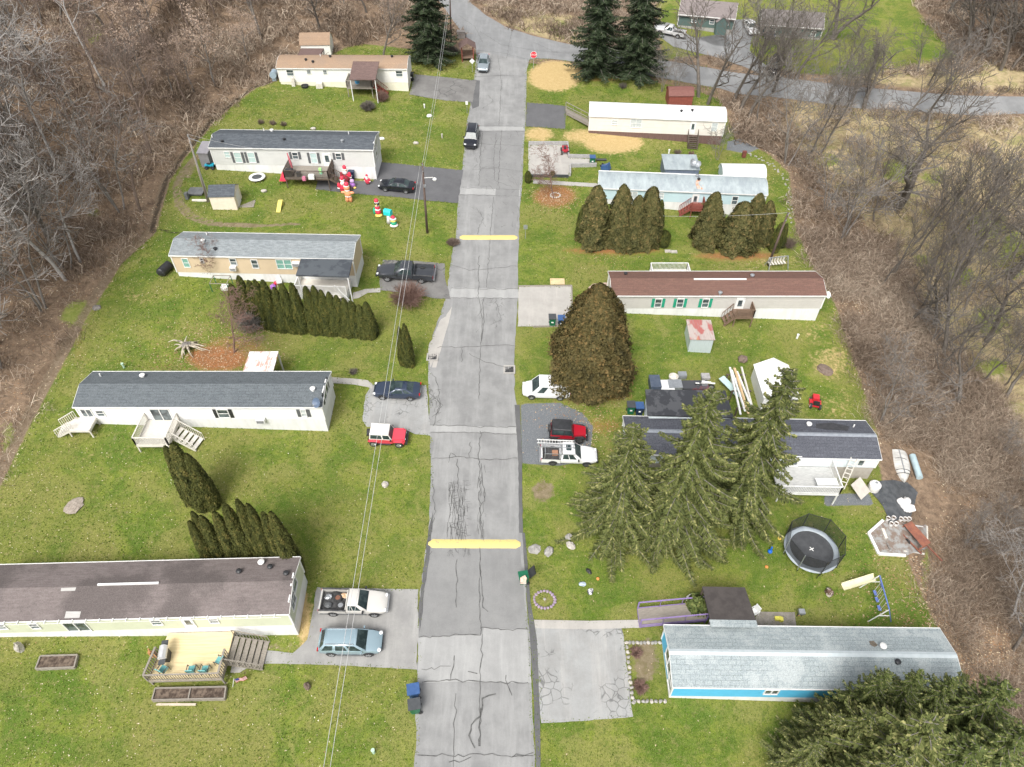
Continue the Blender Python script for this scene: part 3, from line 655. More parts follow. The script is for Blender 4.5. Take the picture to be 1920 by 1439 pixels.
# --- roofs and walls
S_tan = shingle('tan_shingles', (.36, .255, .175), (.30, .21, .145), (.27, .195, .14), .5, .25, patch=(.24, .19, .15))
S_blue = shingle('slate_blue_shingles', (.092, .102, .115), (.070, .080, .092), (.155, .17, .185), .9, .26)
S_lgrey = shingle('light_grey_shingles', (.24, .265, .275), (.18, .20, .21), (.36, .385, .39), .45, .2)
S_char = shingle('charcoal_shingles', (.092, .105, .115), (.13, .145, .155), (.15, .168, .178), .5, .27, mortar=(.036, .041, .046))
S_old = shingle('weathered_brown_shingles', (.175, .148, .142), (.148, .125, .12), (.24, .21, .20), 1.2, .22, patch=(.062, .056, .053), ps=.22, mortar=(.20, .175, .168))
S_red = shingle('maroon_brown_shingles', (.195, .115, .090), (.15, .085, .07), (.105, .068, .058), 1.1, .24)
S_brown = shingle('dark_brown_shingles', (.16, .11, .10), (.13, .09, .082), (.2, .14, .125), .5, .25)
S_slate = shingle('dark_slate_shingles', (.078, .082, .098), (.12, .125, .145), (.06, .064, .075), .55, .3, mortar=(.03, .032, .038))
S_pale = shingle('pale_blue_grey_shingles', (.27, .31, .32), (.34, .38, .385), (.22, .265, .28), .6, .32, patch=(.46, .49, .49), ps=.6, mortar=(.07, .09, .105))
M_wroof = mat('white_coated_roof', (.80, .80, .79), (.72, .72, .71), .7, .5)
b = NB('grey_coated_metal_roof'); _c = b.mix(b.ramp(b.noise(1.2, 6, .7, b.map((1, .25, 1))), .35, .7), (.27, .31, .33), (.38, .43, .44)); _c = b.mix(b.math('MULTIPLY', b.ramp(b.noise(.7, 5, .7), .55, .7), .6), _c, (.20, .235, .245)); M_groof = b.done(_c, .55)
W_cream = siding('cream_siding', (.80, .79, .74)); W_grey = siding('pale_grey_siding', (.60, .605, .585)); W_tan = siding('tan_siding', (.60, .48, .33)); W_white = siding('white_siding', (.80, .80, .80))
W_sage = siding('pale_sage_siding', (.56, .585, .44)); W_offw = siding('off_white_panel_siding', (.70, .66, .60), .6); W_lblue = siding('ice_blue_siding', (.50, .65, .69)); W_greige = siding('light_greige_siding', (.52, .50, .47))
W_bright = siding('bright_sky_blue_siding', (.10, .46, .70)); W_pblue = siding('pale_blue_white_siding', (.68, .75, .78))
M_lattice = mat('brown_board_skirt', (.12, .07, .06), (.16, .10, .085), 3, .8, stretch=(4, 1, .3))
h1 = house('cream mobile home with bowed tan roof below the leaf-strewn wood', (519, 129), (762, 130.5), (526, 157), (768, 175), [(530, 105), (767, 107)], W_cream, S_tan, sk=.35, skm=mat('cream_skirt', (.76, .73, .6), (.68, .65, .52), 1.5, .6), rise=.75, kind='bow')
for a in [(544, 136.8, 12, 10.5), (579, 135.2, 6.5, 6.5), (609.5, 135.4, 6.5, 6.5), (748.5, 138.3, 11.5, 10)]: W_(h1, *a)
vents(h1, [(573.5, 113, 'black'), (588, 123.5, 'black'), (619, 107.5, 'black'), (735, 107.5, 'black'), (601, 106, 'pipe')])
h2 = house('pale grey mobile home with slate blue roof and a dark deck crowded with toys', (392, 278), (698, 282.5), (403.6, 318.6), (706, 340), [(409, 243), (708, 249)], W_grey, S_blue, sk=.75, ridge_m=S_blue, ridge_f=.5)
W_(h2, 426, 290, 9, 10, pane=M_glasst); W_(h2, 446.5, 295.5, 12, 18, pane=M_glasst, shut='grey'); W_(h2, 472, 295.5, 12, 18, shut='grey', pane=M_glasst); W_(h2, 553.5, 292, 9.5, 11.5, shut='grey'); W_(h2, 588.6, 296.5, 11, 18, shut='grey', pane=M_glasst); W_(h2, 634.7, 293.5, 9.5, 11, shut='grey'); D_(h2, 614, 301, 12, 24)
endwin(h2, 703.5, 272, 1.6, 1.3, kind='pair'); endwin(h2, 705, 284, .7, 1.3)
vents(h2, [(495, 246, 'pipe'), (510, 247, 'white'), (533, 263, 'black'), (642, 266.5, 'grey'), (654, 252, 'pipe'), (417, 267, 'black'), (398, 258, 'pipe')])
h3 = house('tan mobile home with light grey roof and flat dark porch roof', (318, 480.4), (660, 487), (329, 512), (655, 548), [(340, 437.3), (672.5, 440.8)], W_tan, S_lgrey, sk=.55, ridge_m=S_lgrey)
for a in [(349, 493, 10, 15), (437.5, 491, 10.5, 11), (478, 495, 10.5, 14.5)]: W_(h3, *a, pane=M_glassg if a[0] < 400 else None)
W_(h3, 378.7, 488.5, 4.5, 8); W_(h3, 533, 495.5, 27, 16, kind='double', pane=M_glassg); ac_unit(h3, 438.5, 501.5); ac_unit(h3, 556, 493, .8)
vents(h3, [(388, 437.5+3, 'pipe'), (381, 454, 'white'), (404, 468.5, 'black')])
h4 = house('long white mobile home with charcoal shingles, satellite dish and white deck', (138, 765), (602, 765), (152, 796), (616, 813), [(162, 697), (618, 698.6)], W_white, S_char, sk=.6, ridge_m=S_char)
W_(h4, 163.5, 774.5, 18, 13, kind='pair'); W_(h4, 188.3, 775, 12.5, 9.5, kind='single'); W_(h4, 303.5, 779, 34, 23, kind='slider', name='patio_door'); W_(h4, 419, 775.5, 19, 14, shut='black'); W_(h4, 569.5, 774.7, 8, 12, shut='grey', pane=M_blind); ac_unit(h4, 490, 785, .75)
endwin(h4, 610, 733, 1.5, 1.2, kind='pair', shut='black')
vents(h4, [(189, 706, 'pipe'), (268, 707, 'white'), (587, 732, 'white')])
h5 = house('long sage and white mobile home with weathered brown roof and yellow deck', (-78, 1170), (539, 1153), (-72, 1200), (553.5, 1194.5), [(557, 1045.6)], W_sage, S_old, sk=.6, ridge_m=None, rise=.6)
for a in [(3, 1175, 16, 8), (65, 1173.5, 15, 9), (293.5, 1166.5, 17, 9), (401, 1163.5, 15, 8)]: W_(h5, *a)
W_(h5, 144, 1174.5, 42, 16, kind='slider', name='patio_door'); D_(h5, 354.5, 1168, 17, 16); endwin(h5, 548, 1125, 1.0, 1.5, kind='grid'); endwin(h5, 551, 1095, .9, 1.2)
vents(h5, [(449, 1073.5, 'black'), (491, 1057, 'white'), (507, 1065, 'black'), (537, 1077, 'black')])
def roofpatch(h, px, m, name='roof_patch', up=.016):
    pts = [rooftop(h, *p) for p in px]; mb_ = MB(); mb_.add([(x, y, z+up) for x, y, z in pts], [tuple(range(len(pts)))]); mb_.build(name, m, h.root)
M_pale2 = mat('pale_replacement_shingles', (.45, .44, .42), (.38, .37, .35), 4, .9, stretch=(.3, 4, 1))
roofpatch(h5, [(124, 1147), (152, 1147), (149, 1159), (121, 1160)], M_pale2); roofpatch(h5, [(115, 1103), (143, 1102), (141, 1108), (114, 1109)], M_pale2)
x, y, z = rooftop(h5, 241, 1095.8); q = MB(); q.box((0, 0, .05), (4.3, .14, .12)); q.build('ridge_vent', M_white, h5.root, loc=(x, y, z))
q = MB()
for i in range(24): q.box((.4+i*.93, -.25, h5.he+.09), (.06, .25, .1))
q.box((11.1, -.37, h5.he+.05), (22.3, .02, .03)); q.build('snow_guard', M_white, h5.root)
h6 = house('white-roofed off-white mobile home raised on a brown skirt with steep back steps', (1106, 218.3), (1361, 228.7), (1107, 250), (1350, 275), [(1105, 192), (1355.8, 202.5)], W_offw, M_wroof, sk=.35, skm=M_lattice, rise=.7, kind='bow')
for a in [(1152.5, 230, 10, 8), (1339.5, 238.5, 10, 15)]: W_(h6, *a, pane=M_blind)
W_(h6, 1192.5, 231.5, 20, 15, kind='grid', pane=M_blind); D_(h6, 1298.7, 240.5, 8, 21); vents(h6, [(1277.5, 209.5, 'black'), (1298, 208.5, 'black')])
h7 = house('ice blue mobile home with rust-streaked grey metal roof behind the big arborvitae', (1124, 354), (1438, 367), (1128, 388), (1430, 405), [(1119, 322), (1432, 333)], W_lblue, M_groof, sk=.6, rise=.75, kind='bow')
W_(h7, 1185, 366.5, 18, 12, kind='pair', pane=M_blind); W_(h7, 1239, 367, 9.5, 9.5, pane=M_blind); D_(h7, 1303, 376, 10, 21); W_(h7, 1377.6, 376, 9.5, 14)
b = NB('rust_streak'); M_rust = b.done(b.mix(b.ramp(b.noise(3, 5, .7, b.map((2, .5, 1))), .4, .62), (.52, .20, .07), (.46, .46, .44)), .8)
pts = [(1306, 338), (1313, 337), (1319, 348), (1318, 358), (1308, 358), (1304, 345)]; roofpatch(h7, pts, M_rust, 'rust_stain', .05); vents(h7, [(1310, 338, 'black'), (1307, 332, 'grey')])
q = MB(); q.box((h7.L/2, h7.D*.72, h7.he+.78), (h7.L+.2, .1, .07)); q.build('ridge_cap', M_white, h7.root)
h8 = house('greige mobile home with maroon brown roof and three green-shuttered windows', (1149, 556), (1549, 556), (1152, 592), (1530, 601), [(1143, 509.5), (1533, 510)], W_greige, S_red, sk=.62, ridge_m=S_red)
for x in (1234, 1275, 1322.5): W_(h8, x, 568.3, 11, 14.5, shut='green')
D_(h8, 1386.4, 571.5, 13, 22); vents(h8, [(1173, 515, 'black'), (1410, 519, 'grey'), (1350, 551.5, 'grey')])
x, y, z = rooftop(h8, 1350, 524.5); q = MB(); q.box((0, 0, .05), (5.6, .15, .12)); q.build('ridge_vent', M_white, h8.root, loc=(x, y, z))
h9 = house('pale blue-white mobile home with dark slate roof half hidden behind the tall spruces', (1178, 853), (1651, 863), (1180, 884), (1625, 895), [(1171, 778.5), (1627, 792.6)], W_pblue, S_slate, sk=.55, ridge_m=mat('pale_ridge', (.2, .22, .25), (.26, .28, .31), 3, .8), skm=mat('beige_board_skirt', (.40, .37, .32), (.34, .31, .27), 2, .8))
W_(h9, 1614, 868, 10, 10, kind='none'); D_(h9, 1490, 868, 12, 22); W_(h9, 1400, 866, 12, 12); W_(h9, 1250, 862, 12, 12)
vents(h9, [(1516, 798, 'white'), (1600, 801, 'pipe')]); roofpatch(h9, [(1530, 795), (1560, 793), (1592, 800), (1590, 808), (1550, 806), (1530, 803)], mat('tar_stain', (.035, .036, .04), (.055, .055, .06), 3, .8), 'tar_patch')
h10 = house('bright sky blue mobile home with pale grey shingles at the lower right', (1264, 1290), (1808, 1297), (1253, 1318), (1790, 1326), [(1243, 1173), (1768, 1179)], W_bright, S_pale, sk=.4, ridge_m=mat('light_ridge_shingle', (.47, .53, .55), (.53, .58, .60), 3, .85))
W_(h10, 1446, 1297.5, 24, 7, kind='pair'); W_(h10, 1585, 1299, 30, 8, kind='pair'); W_(h10, 1700, 1299, 14, 8); endwin(h10, 1254, 1240, 1.6, 1.3, side=-1, kind='pair'); endwin(h10, 1258, 1282, 1.0, 1.4, side=-1)
vents(h10, [(1682, 1243, 'black'), (1654, 1214, 'white')]); roofpatch(h10, [(1629, 1203), (1638, 1202), (1646, 1210), (1640, 1214), (1632, 1210)], mat('torn_shingle_hole', (.10, .08, .06), (.2, .17, .13), 5, .9), 'torn_patch')
# --- satellite dishes
def dish(P, rz, label, s=.4, col=None):
    t = thing('satellite_dish', label, 'satellite dish', P, rz)
    m = MB(); m.tube([(0, 0, 0), (0, 0, .35), (.0, -.12, .5)], .03, 8); m.build('mount', M_metal, t)
    m = MB(); n = 16; vs = [(0, .02, 0)]; fs = []
    for j in range(1, 4):
        for k in range(n): a = 2*math.pi*k/n; r = s*j/3; vs.append((r*math.cos(a), -.12*(j/3)**2*1.2, r*1.1*math.sin(a)))
    for k in range(n): fs.append((0, 1+k, 1+(k+1) % n))
    for j in range(2):
        for k in range(n): fs.append((1+j*n+k, 1+j*n+(k+1) % n, 1+(j+1)*n+(k+1) % n, 1+(j+1)*n+k))
    m.add(vs, fs); o = m.build('reflector', col or M_metal, t, loc=(0, -.12, .58)); o.rotation_euler.x = R(-35)
    so_ = o.modifiers.new('thick', 'SOLIDIFY'); so_.thickness = .02
    m = MB(); m.tube([(0, -.15, .3), (0, -.6, .65)], .015, 6).box((0, -.6, .68), (.08, .12, .08)); m.build('feed_arm', M_metal, t); return t
def onroof(h, px, py): x, y, z = rooftop(h, px, py); P = h.o+np.array([*(h.u*x+h.n*y), z]); return P
dish(onroof(h4, 599, 762), R(-30), 'dark blue satellite dish at the roof corner of the long white home', .42, mat('blue_grey_dish', (.09, .13, .20), (.12, .16, .23), 3, .5))
# --- porch roofs, carports, sheds
M_post = mat('white_painted_post', (.76, .76, .74), (.64, .64, .62), 3, .6)
M_dmem = mat('dark_membrane_roof', (.045, .052, .062), (.07, .08, .09), .8, .75, lo=.45, hi=.52)
def slab_roof(name, label, cat, px, zs, m, th=.1, posts=(), pm=None, group=None, extra=None):
    """px corners of a roof (order round), zs heights above ground at each corner; posts at corner indices"""
    P = []
    for (a, c), z in zip(px, zs):
        P.append(G(a, c, z))
    c0 = sum(P)/len(P); base = np.array([c0[0], c0[1], H(c0[0], c0[1])])
    t = thing(name, label, cat, base, 0, group); mb_ = MB(); n = len(P)
    Q = [p-base for p in P]; mb_.add([tuple(q) for q in Q]+[(q[0], q[1], q[2]-th) for q in Q], [tuple(range(n)), tuple(range(2*n-1, n-1, -1))]+[(i, (i+1) % n, n+(i+1) % n, n+i) for i in range(n)])
    mb_.build('roof', m, t)
    for i in posts:
        q = Q[i]; c = sum(Q)/n; x = q[0]+(c[0]-q[0])*.06; y = q[1]+(c[1]-q[1])*.06
        k = MB(); k.box((0, 0, (q[2]-th+H(base[0]+x, base[1]+y)-base[2])/2), (.11, .11, q[2]-th-(H(base[0]+x, base[1]+y)-base[2])+.0)); k.build('post', pm or M_post, t, loc=(x, y, 0))
    return t, base, Q
def shed(label, bl, br, depth, hw, rise, wall, roof, kind='gable', cat='shed', name='garden_shed', ang=None, door=None, ridge='x', doorside=None, group=None):
    """bl, br: ground pixels of the front-left/right corners; ridge along x or y"""
    A_ = G(*bl); B_ = G(*br); d = (B_-A_)[:2]; L = float(np.hypot(*d)); an = math.atan2(d[1], d[0]); z0 = min(A_[2], B_[2]); 
    t = thing(name, label, cat, (A_[0], A_[1], z0), an, group); D = depth; ov = .12
    if ridge == 'x':
        if kind == 'gable': pr = [(0, hw), (D/2, hw+rise), (D, hw)]
        elif kind == 'gambrel': pr = [(0, hw), (D*.2, hw+rise*.7), (D/2, hw+rise), (D*.8, hw+rise*.7), (D, hw)]
        elif kind == 'arch': pr = [(D*(.5-.5*math.cos(math.pi*i/10)), hw+rise*math.sin(math.pi*i/10)) for i in range(11)]
        elif kind == 'mono': pr = [(0, hw), (D, hw+rise)]
        ax = 'x'; a0, a1, W = 0, L, D
    else:
        W = L
        if kind == 'gable': pr = [(0, hw), (W/2, hw+rise), (W, hw)]
        elif kind == 'gambrel': pr = [(0, hw), (W*.2, hw+rise*.7), (W/2, hw+rise), (W*.8, hw+rise*.7), (W, hw)]
        ax = 'y'; a0, a1 = 0, D
    m = MB(); m.extr([(0, -.4)]+pr+[(W, -.4)], a0, a1, ax); m.build('wall', wall, t)
    q = [list(p) for p in pr]; s0 = (q[1][1]-q[0][1])/(q[1][0]-q[0][0]+1e-6); q[0] = [q[0][0]-ov, q[0][1]-min(ov*s0, .1)]; q[-1] = [q[-1][0]+ov, q[-1][1]-min(ov*abs(s0), .1) if kind != 'mono' else q[-1][1]+ov*s0]
    m = MB(); m.extr([(y, z+.06) for y, z in q]+[(y, z+.006) for y, z in q][::-1], a0-ov, a1+ov, ax); m.build('roof', roof, t)
    if door: door(t, L, D)
    return t, L, D
t, base, Q = slab_roof('porch', 'brown shingled porch roof with dark deck on the cream home', 'porch', [(662, 115), (711, 115.5), (704, 149.5), (654.5, 149)], [4.0, 4.6, 3.5, 3.2], S_brown, .12, posts=(2, 3))
def deck_at(corners, zf, name, label, mfloor, mrail=None, railsides=(0, 1, 2), railh=.95, bal=.14, parent=None, bw=.035, skirt=None, cat='deck', lattice=None, rot_off=0, lower=True):
    """corners: world xy list (rear-left, rear-right, front-right, front-left); zf floor z absolute"""
    c = np.mean(np.array([q[:2] for q in corners]), 0); z0 = H(*c); t = thing(name, label, cat, (c[0], c[1], z0), 0)
    C_ = [np.array([q[0]-c[0], q[1]-c[1]]) for q in corners]; f = zf-z0
    m = MB(); m.poly([tuple(q) for q in C_], f-.05, f); m.build('floor', mfloor, t)
    m = MB()
    n = len(C_)
    for i in range(n): a, b_ = C_[i], C_[(i+1) % n]; m.bar((*a, f-.16), (*b_, f-.16), .06, .2)
    m.build('rim_joist', mrail or mfloor, t)
    for i, q in enumerate(C_):
        g_ = H(c[0]+q[0], c[1]+q[1])-z0
        if f-.06-g_ > .1: m = MB(); m.box((q[0]*.97, q[1]*.97, (f-.06+g_-.1)/2), (.1, .1, f-.06-g_+.1)); m.build('post', mrail or mfloor, t)
    for i in railsides:
        a, b_ = C_[i], C_[(i+1) % n]; L = np.linalg.norm(b_-a); m = MB()
        m.bar((*a, f+railh), (*b_, f+railh), .1, .05); m.bar((*a, f+.08), (*b_, f+.08), .05, .05)
        k = max(2, int(L/bal))
        for j in range(k+1): p = a+(b_-a)*j/k; w_ = .09 if j in (0, k) else bw; m.box((p[0], p[1], f+railh/2), (w_, w_, railh))
        m.build('railing', mrail or mfloor, t)
    return t, c, z0
def steps_at(P0, P1, width, n, name, label, m, rail=None, cat='steps', parent=None):
    """treads from P0 (top, world xyz) down to P1 (bottom centre on the ground)"""
    P0 = np.array(P0, float); P1 = np.array(P1, float); d = (P1-P0)[:2]; L = np.linalg.norm(d); an = math.atan2(d[1], d[0])
    if parent is None: t = thing(name, label, cat, (P1[0], P1[1], P1[2]), an)
    else: t = bpy.data.objects.new(name, None); COL.objects.link(t); t.parent = parent; t.location = (P1-np.array(parent.location)); t.rotation_euler.z = an-parent.rotation_euler.z
    hh = P0[2]-P1[2]; mm = MB()
    for i in range(n):
        x = -L+(i+.5)*L/n; z = hh*(1-(i+1)/(n+1)) if True else 0
        mm.box((x, 0, z), (L/n*.92, width, .05))
    mm.build('tread', m, t)
    for s_ in (-1, 1): mm = MB(); mm.bar((-L, s_*width/2, hh-.15), (0, s_*width/2, .02), .05, .24); mm.build('stringer', m, t)
    if rail:
        for s_ in (-1, 1):
            mm = MB(); y = s_*(width/2+.03); mm.bar((-L, y, hh+.85), (0, y, .9), .07, .05); k = max(2, int(L/.2))
            for j in range(k+1): x = -L+L*j/k; mm.box((x, y, hh*(1-j/k)+.43), (.04, .04, .86))
            mm.build('handrail', rail, t)
    return t
M_dkwood = mat('dark_stained_wood', (.075, .055, .045), (.12, .09, .07), 3, .75, stretch=(1, 6, 1))
M_gwood = mat('grey_weathered_wood', (.30, .27, .23), (.22, .195, .165), 3, .85, stretch=(1, 8, 1))
M_ywood = NB('new_yellow_pine'); _v = M_ywood.map((.35, 7.2, 1)); M_ywood = M_ywood.done(M_ywood.mix(M_ywood.math('MULTIPLY', M_ywood.ramp(M_ywood.noise(12, 3, .7, M_ywood.map((.03, 1, 1))), .5, .7), .7), M_ywood.mix(M_ywood.ramp(M_ywood.noise(1.2, 3, .6, _v), .35, .65), (.72, .59, .35), (.64, .51, .29)), (.48, .37, .21)), .65)
M_wwood = mat('bleached_white_wood', (.66, .63, .57), (.56, .53, .47), 3, .8, stretch=(1, 6, 1))
M_redwood = mat('red_brown_wood', (.26, .07, .05), (.20, .055, .04), 3, .75, stretch=(1, 6, 1))
M_brwood = mat('brown_deck_wood', (.20, .13, .09), (.15, .10, .07), 3, .8, stretch=(1, 6, 1))
def hl(h, x, y): return h.o[:2]+h.u*x+h.n*y      # house local -> world xy
def hx(h, px, py): return fr(h, px, py)[0]
# H1 porch deck under its roof
a = hx(h1, 658, 160); c = hx(h1, 704, 160); z1 = h1.o[2]+.75
deck_at([hl(h1, a, -.05), hl(h1, c, -.05), hl(h1, c, -2.6), hl(h1, a, -2.6)], z1, 'porch_deck', 'dark weathered deck under the brown porch roof of the cream home', M_gwood, M_gwood, (1, 2, 3))
q = hl(h1, c+.1, -1.6); q2 = hl(h1, c+2.0, -1.6); steps_at((q[0], q[1], z1), (q2[0], q2[1], H(*q2)), 1.1, 4, 'porch_steps', 'reddish brown steps beside the porch of the cream home', M_redwood, M_redwood)
m = MB(); p = hl(h1, (a+c)/2-.5, -1.3); t = thing('blue_bin', 'round bright blue tub standing on the dark porch of the cream home', 'tub', (p[0], p[1], z1))
m.lathe([(.3, 0), (.42, .5), (.44, .85), (.2, .95)], n=16); m.build('body', mat('bright_blue_plastic', (.02, .30, .60), (.03, .36, .66), 3, .4), t, smooth=35.0)
# rear sheds of H1
shed('cream gambrel shed with tan shingled roof behind the cream home', (567, 105), (622, 107), 3.0, 1.9, 1.2, W_cream, S_tan, 'gambrel')
t_, b_, q_ = slab_roof('lean_to', 'flat grey-brown shingled lean-to roof on the rear of the cream home', 'lean-to', [(565, 91), (607, 91), (598, 108), (556, 108)], [3.2, 3.2, 3.1, 3.1], S_brown, .2, posts=(0, 1, 2, 3))
# H2 left shed + front shed
shed('small grey shed against the left end of the pale grey home', (379, 314), (397, 315), 2.4, 2.0, .25, mat('grey_shed_paint', (.22, .21, .22), (.26, .25, .26), 2, .6), mat('grey_shed_roof', (.25, .24, .26), (.29, .28, .30), 2, .7), 'mono')
def shd_door(t, L, D):
    m = MB(); m.box((L+.03, D*.5, .85), (.05, 1.2, 1.7)); m.build('door', mat('white_shed_door', (.78, .76, .72), (.72, .70, .66), 3, .6), t)
    m = MB(); m.box((L+.9, D*.5, .02), (1.7, 1.6, .06)); m.build('ramp', M_gwood, t)
shed('cream yard shed with slate blue shingles and a wooden ramp, beside the leaning pole', (399.5, 393.5), (446, 394), 2.6, 1.9, .7, mat('cream_shed_board', (.72, .64, .52), (.78, .70, .58), 2, .65), S_blue, 'gable', door=shd_door, ridge='x')
# H2 deck
a = hx(h2, 545, 310); c = hx(h2, 625, 310); z1 = h2.o[2]+.35
z1 = h2.o[2]+h2.zf+.02
deck_at([hl(h2, a, -.05), hl(h2, c, -.05), hl(h2, c, -3.0), hl(h2, a, -3.0)], z1, 'front_deck', 'dark stained deck loaded with toys in front of the pale grey home', M_gwood, M_dkwood, (1, 2, 3))
q = hl(h2, c+.05, -2.3); q2 = hl(h2, c+2.6, -2.3); steps_at((q[0], q[1], z1), (q2[0], q2[1], H(*q2)), 1.2, 7, 'deck_steps', 'dark steps from the toy-filled deck down to the black driveway', M_dkwood, M_dkwood)
# H3 porch
t, base, Q = slab_roof('porch_roof', 'flat dark blue-grey porch roof on white posts at the tan home', 'porch', [(564, 485.5), (661, 486.5), (654, 519), (554.6, 516)], [4.2, 4.4, 4.3, 3.9], M_dmem, .16, posts=(2, 3))
a = hx(h3, 558, 495); c = hx(h3, 622, 495); z1 = h3.o[2]+.0
c2 = hx(h3, 652, 495)
deck_at([hl(h3, a, -.05), hl(h3, c2, -.05), hl(h3, c2, -2.4), hl(h3, a, -2.4)], z1, 'porch_deck', 'white porch deck with lattice railing under the dark roof of the tan home', M_wwood, M_post, (2, 3), bal=.09)
q = hl(h3, c2+.1, -1.2); q = hl(h3, c2-1.6, -2.5); q2 = hl(h3, c2+.6, -4.2); steps_at((q[0], q[1], z1), (q2[0], q2[1], H(*q2)), 1.1, 6, 'porch_steps', 'white-railed porch steps behind the dark hedge at the tan home', M_wwood, M_post)
q = MB(); x0, x1 = a, c2; q.box(((x0+x1)/2, -1.2, (z1-h3.o[2]-1.7)/2-.1), (x1-x0-.1, 2.3, 1.55)); q.build('porch_base', M_skirtw, h3.root)
# H4 deck, side steps, rear carport
a = hx(h4, 279, 790); c = hx(h4, 338, 790); z1 = h4.o[2]+h4.zf-.05
deck_at([hl(h4, a, -.05), hl(h4, c, -.05), hl(h4, c, -2.9), hl(h4, a, -2.9)], z1, 'front_deck', 'white bleached wood deck with railings on the long white home', M_wwood, M_wwood, (2, 3, 1))
q = hl(h4, c+.05, -1.4); q2 = hl(h4, c+2.1, -2.0); steps_at((q[0], q[1], z1), (q2[0], q2[1], H(*q2)), 1.3, 5, 'deck_steps', 'bleached wooden steps down to the lawn from the white deck', M_wwood, M_wwood)
a = hl(h4, .3, -.9); q = hl(h4, -.2, -.8); q2 = hl(h4, -1.8, -1.0); steps_at((q[0], q[1], h4.o[2]+1.0), (q2[0], q2[1], H(*q2)), 1.2, 4, 'side_steps', 'small wooden steps at the left end of the long white home', M_wwood, M_wwood)
a0 = hl(h4, -.6, .0); a1 = hl(h4, 1.3, 0); a2 = hl(h4, 1.3, -1.5); a3 = hl(h4, -.6, -1.5); deck_at([a0, a1, a2, a3], h4.o[2]+.85, 'step_landing', 'small plain wood landing under the left windows of the long white home', M_wwood, M_wwood, ())
b = NB('rusty_white_metal_roof'); _v = b.map(); _s = b.N('ShaderNodeSeparateXYZ'); b.L.new(_v, _s.inputs[0]); _f = b.ramp(b.math('ABSOLUTE', b.math('SUBTRACT', b.math('FRACT', b.math('MULTIPLY', _s.outputs[0], 2.6)), .5)), .38, .46)
_c = b.mix(b.ramp(b.noise(.9, 5, .7, b.map((1.4, .7, 1))), .45, .6), (.76, .76, .75), (.50, .30, .24)); _c = b.mix(b.math('MULTIPLY', _f, .8), _c, (.80, .80, .79)); b.bump(_f, .6, .03); M_rustw = b.done(_c, .5)
slab_roof('carport', 'white metal carport roof with rust streaks behind the long white home', 'carport', [(468, 659.5), (522, 659), (512, 697), (455, 697.5)], [2.6, 2.6, 2.7, 2.7], M_rustw, .08, posts=(0, 1, 2, 3))
# H5 deck with yellow floor
z1 = G(314, 1184)[2]+1.0
zf5 = h5.o[2]+.0
fl = [PZ(314.4, 1184.4, 0), 0]
z1 = h5.o[2]+fr(h5, 440, 1183)[2]
pl = hx(h5, 314, 1184); pr = hx(h5, 439, 1183); dp = 0
front = PZ(424, 1262, z1+.95); dloc = loc(h5, front); yf = dloc[1]; fL = loc(h5, PZ(276, 1268, z1+.95)); fR = loc(h5, PZ(418, 1264, z1+.95))
cor = [hl(h5, pl, -.05), hl(h5, pr, -.05), hl(h5, pr, yf), hl(h5, pl-.35, yf)]
dk5, c5, z5 = deck_at(cor, z1, 'timber_deck', 'large deck with bright yellow pine floor and grey railings', M_ywood, M_gwood, (2,), bal=.17)
cc = [np.array(q)-c5 for q in cor]
for (p0, p1) in ((cc[3], cc[0]+(cc[3]-cc[0])*.42), (cc[2], cc[1]+(cc[2]-cc[1])*.5)):
    m = MB(); f = z1-z5; L = np.linalg.norm(p1-p0); m.bar((*p0, f+.95), (*p1, f+.95), .14, .06); m.bar((*p0, f+.08), (*p1, f+.08), .05, .05); k = int(L/.17)
    for j in range(k+1): p = p0+(p1-p0)*j/k; m.box((p[0], p[1], f+.48), (.05, .05, .93))
    m.build('railing', M_gwood, dk5)
q = hl(h5, pr+.05, -1.4); q2 = hl(h5, pr+2.4, -1.5); steps_at((q[0], q[1], z1), (q2[0], q2[1], H(*q2)), 2.0, 6, 'deck_steps', 'wide grey wooden steps between the yellow deck and the driveway', M_gwood, M_gwood)
# H6 steps, ramp ; H7 steps, flat rear room ; H8 decks
z1 = h6.o[2]+h6.zf; x = hx(h6, 1298, 256); q = hl(h6, x, -.1); q2 = G(1298, 281); steps_at((q[0], q[1], z1), (q2[0], q2[1], q2[2]), 1.3, 7, 'back_steps', 'steep dark wooden steps up to the white-roofed home', M_dkwood, M_dkwood)
A_ = G(1061, 212); B_ = hl(h6, -.05, 1.6); t, c_, z_ = deck_at([(A_[0], A_[1]+.7), (B_[0], B_[1]+.7), (B_[0], B_[1]-.7), (A_[0], A_[1]-.7)], A_[2]+.35, 'entry_ramp', 'grey railed wooden ramp from the dark driveway to the white-roofed home', M_gwood, M_gwood, (0, 2), bal=1.2, cat='ramp')
shed('dark red wooden shed behind the white-roofed home', (1252, 201), (1296, 203), 2.6, 1.9, .7, M_redwood, mat('red_brown_roof', (.15, .06, .05), (.19, .085, .07), 3, .8, stretch=(1, 6, 1)), 'gambrel')
z1 = h7.o[2]+h7.zf; x = hx(h7, 1303, 390); deck_at([hl(h7, x-.7, -.05), hl(h7, x+.8, -.05), hl(h7, x+.8, -1.5), hl(h7, x-.7, -1.5)], z1, 'red_landing', 'dark red wooden landing at the door of the ice blue home', M_redwood, M_redwood, (1, 2)); q = hl(h7, x-.75, -.8); q2 = hl(h7, x-2.0, -.8)
steps_at((q[0], q[1], z1), (q2[0], q2[1], H(*q2)), 1.0, 4, 'red_steps', 'dark red steps left of the door of the ice blue home', M_redwood, M_redwood)
shed('flat grey-roofed rear room with skylight on the ice blue home', (1243, 345), (1305, 349), 3.6, 2.3, .1, mat('dark_blue_grey_panel', (.12, .15, .2), (.15, .18, .24), 2, .6), M_groof, 'mono', cat='room', name='rear_room')
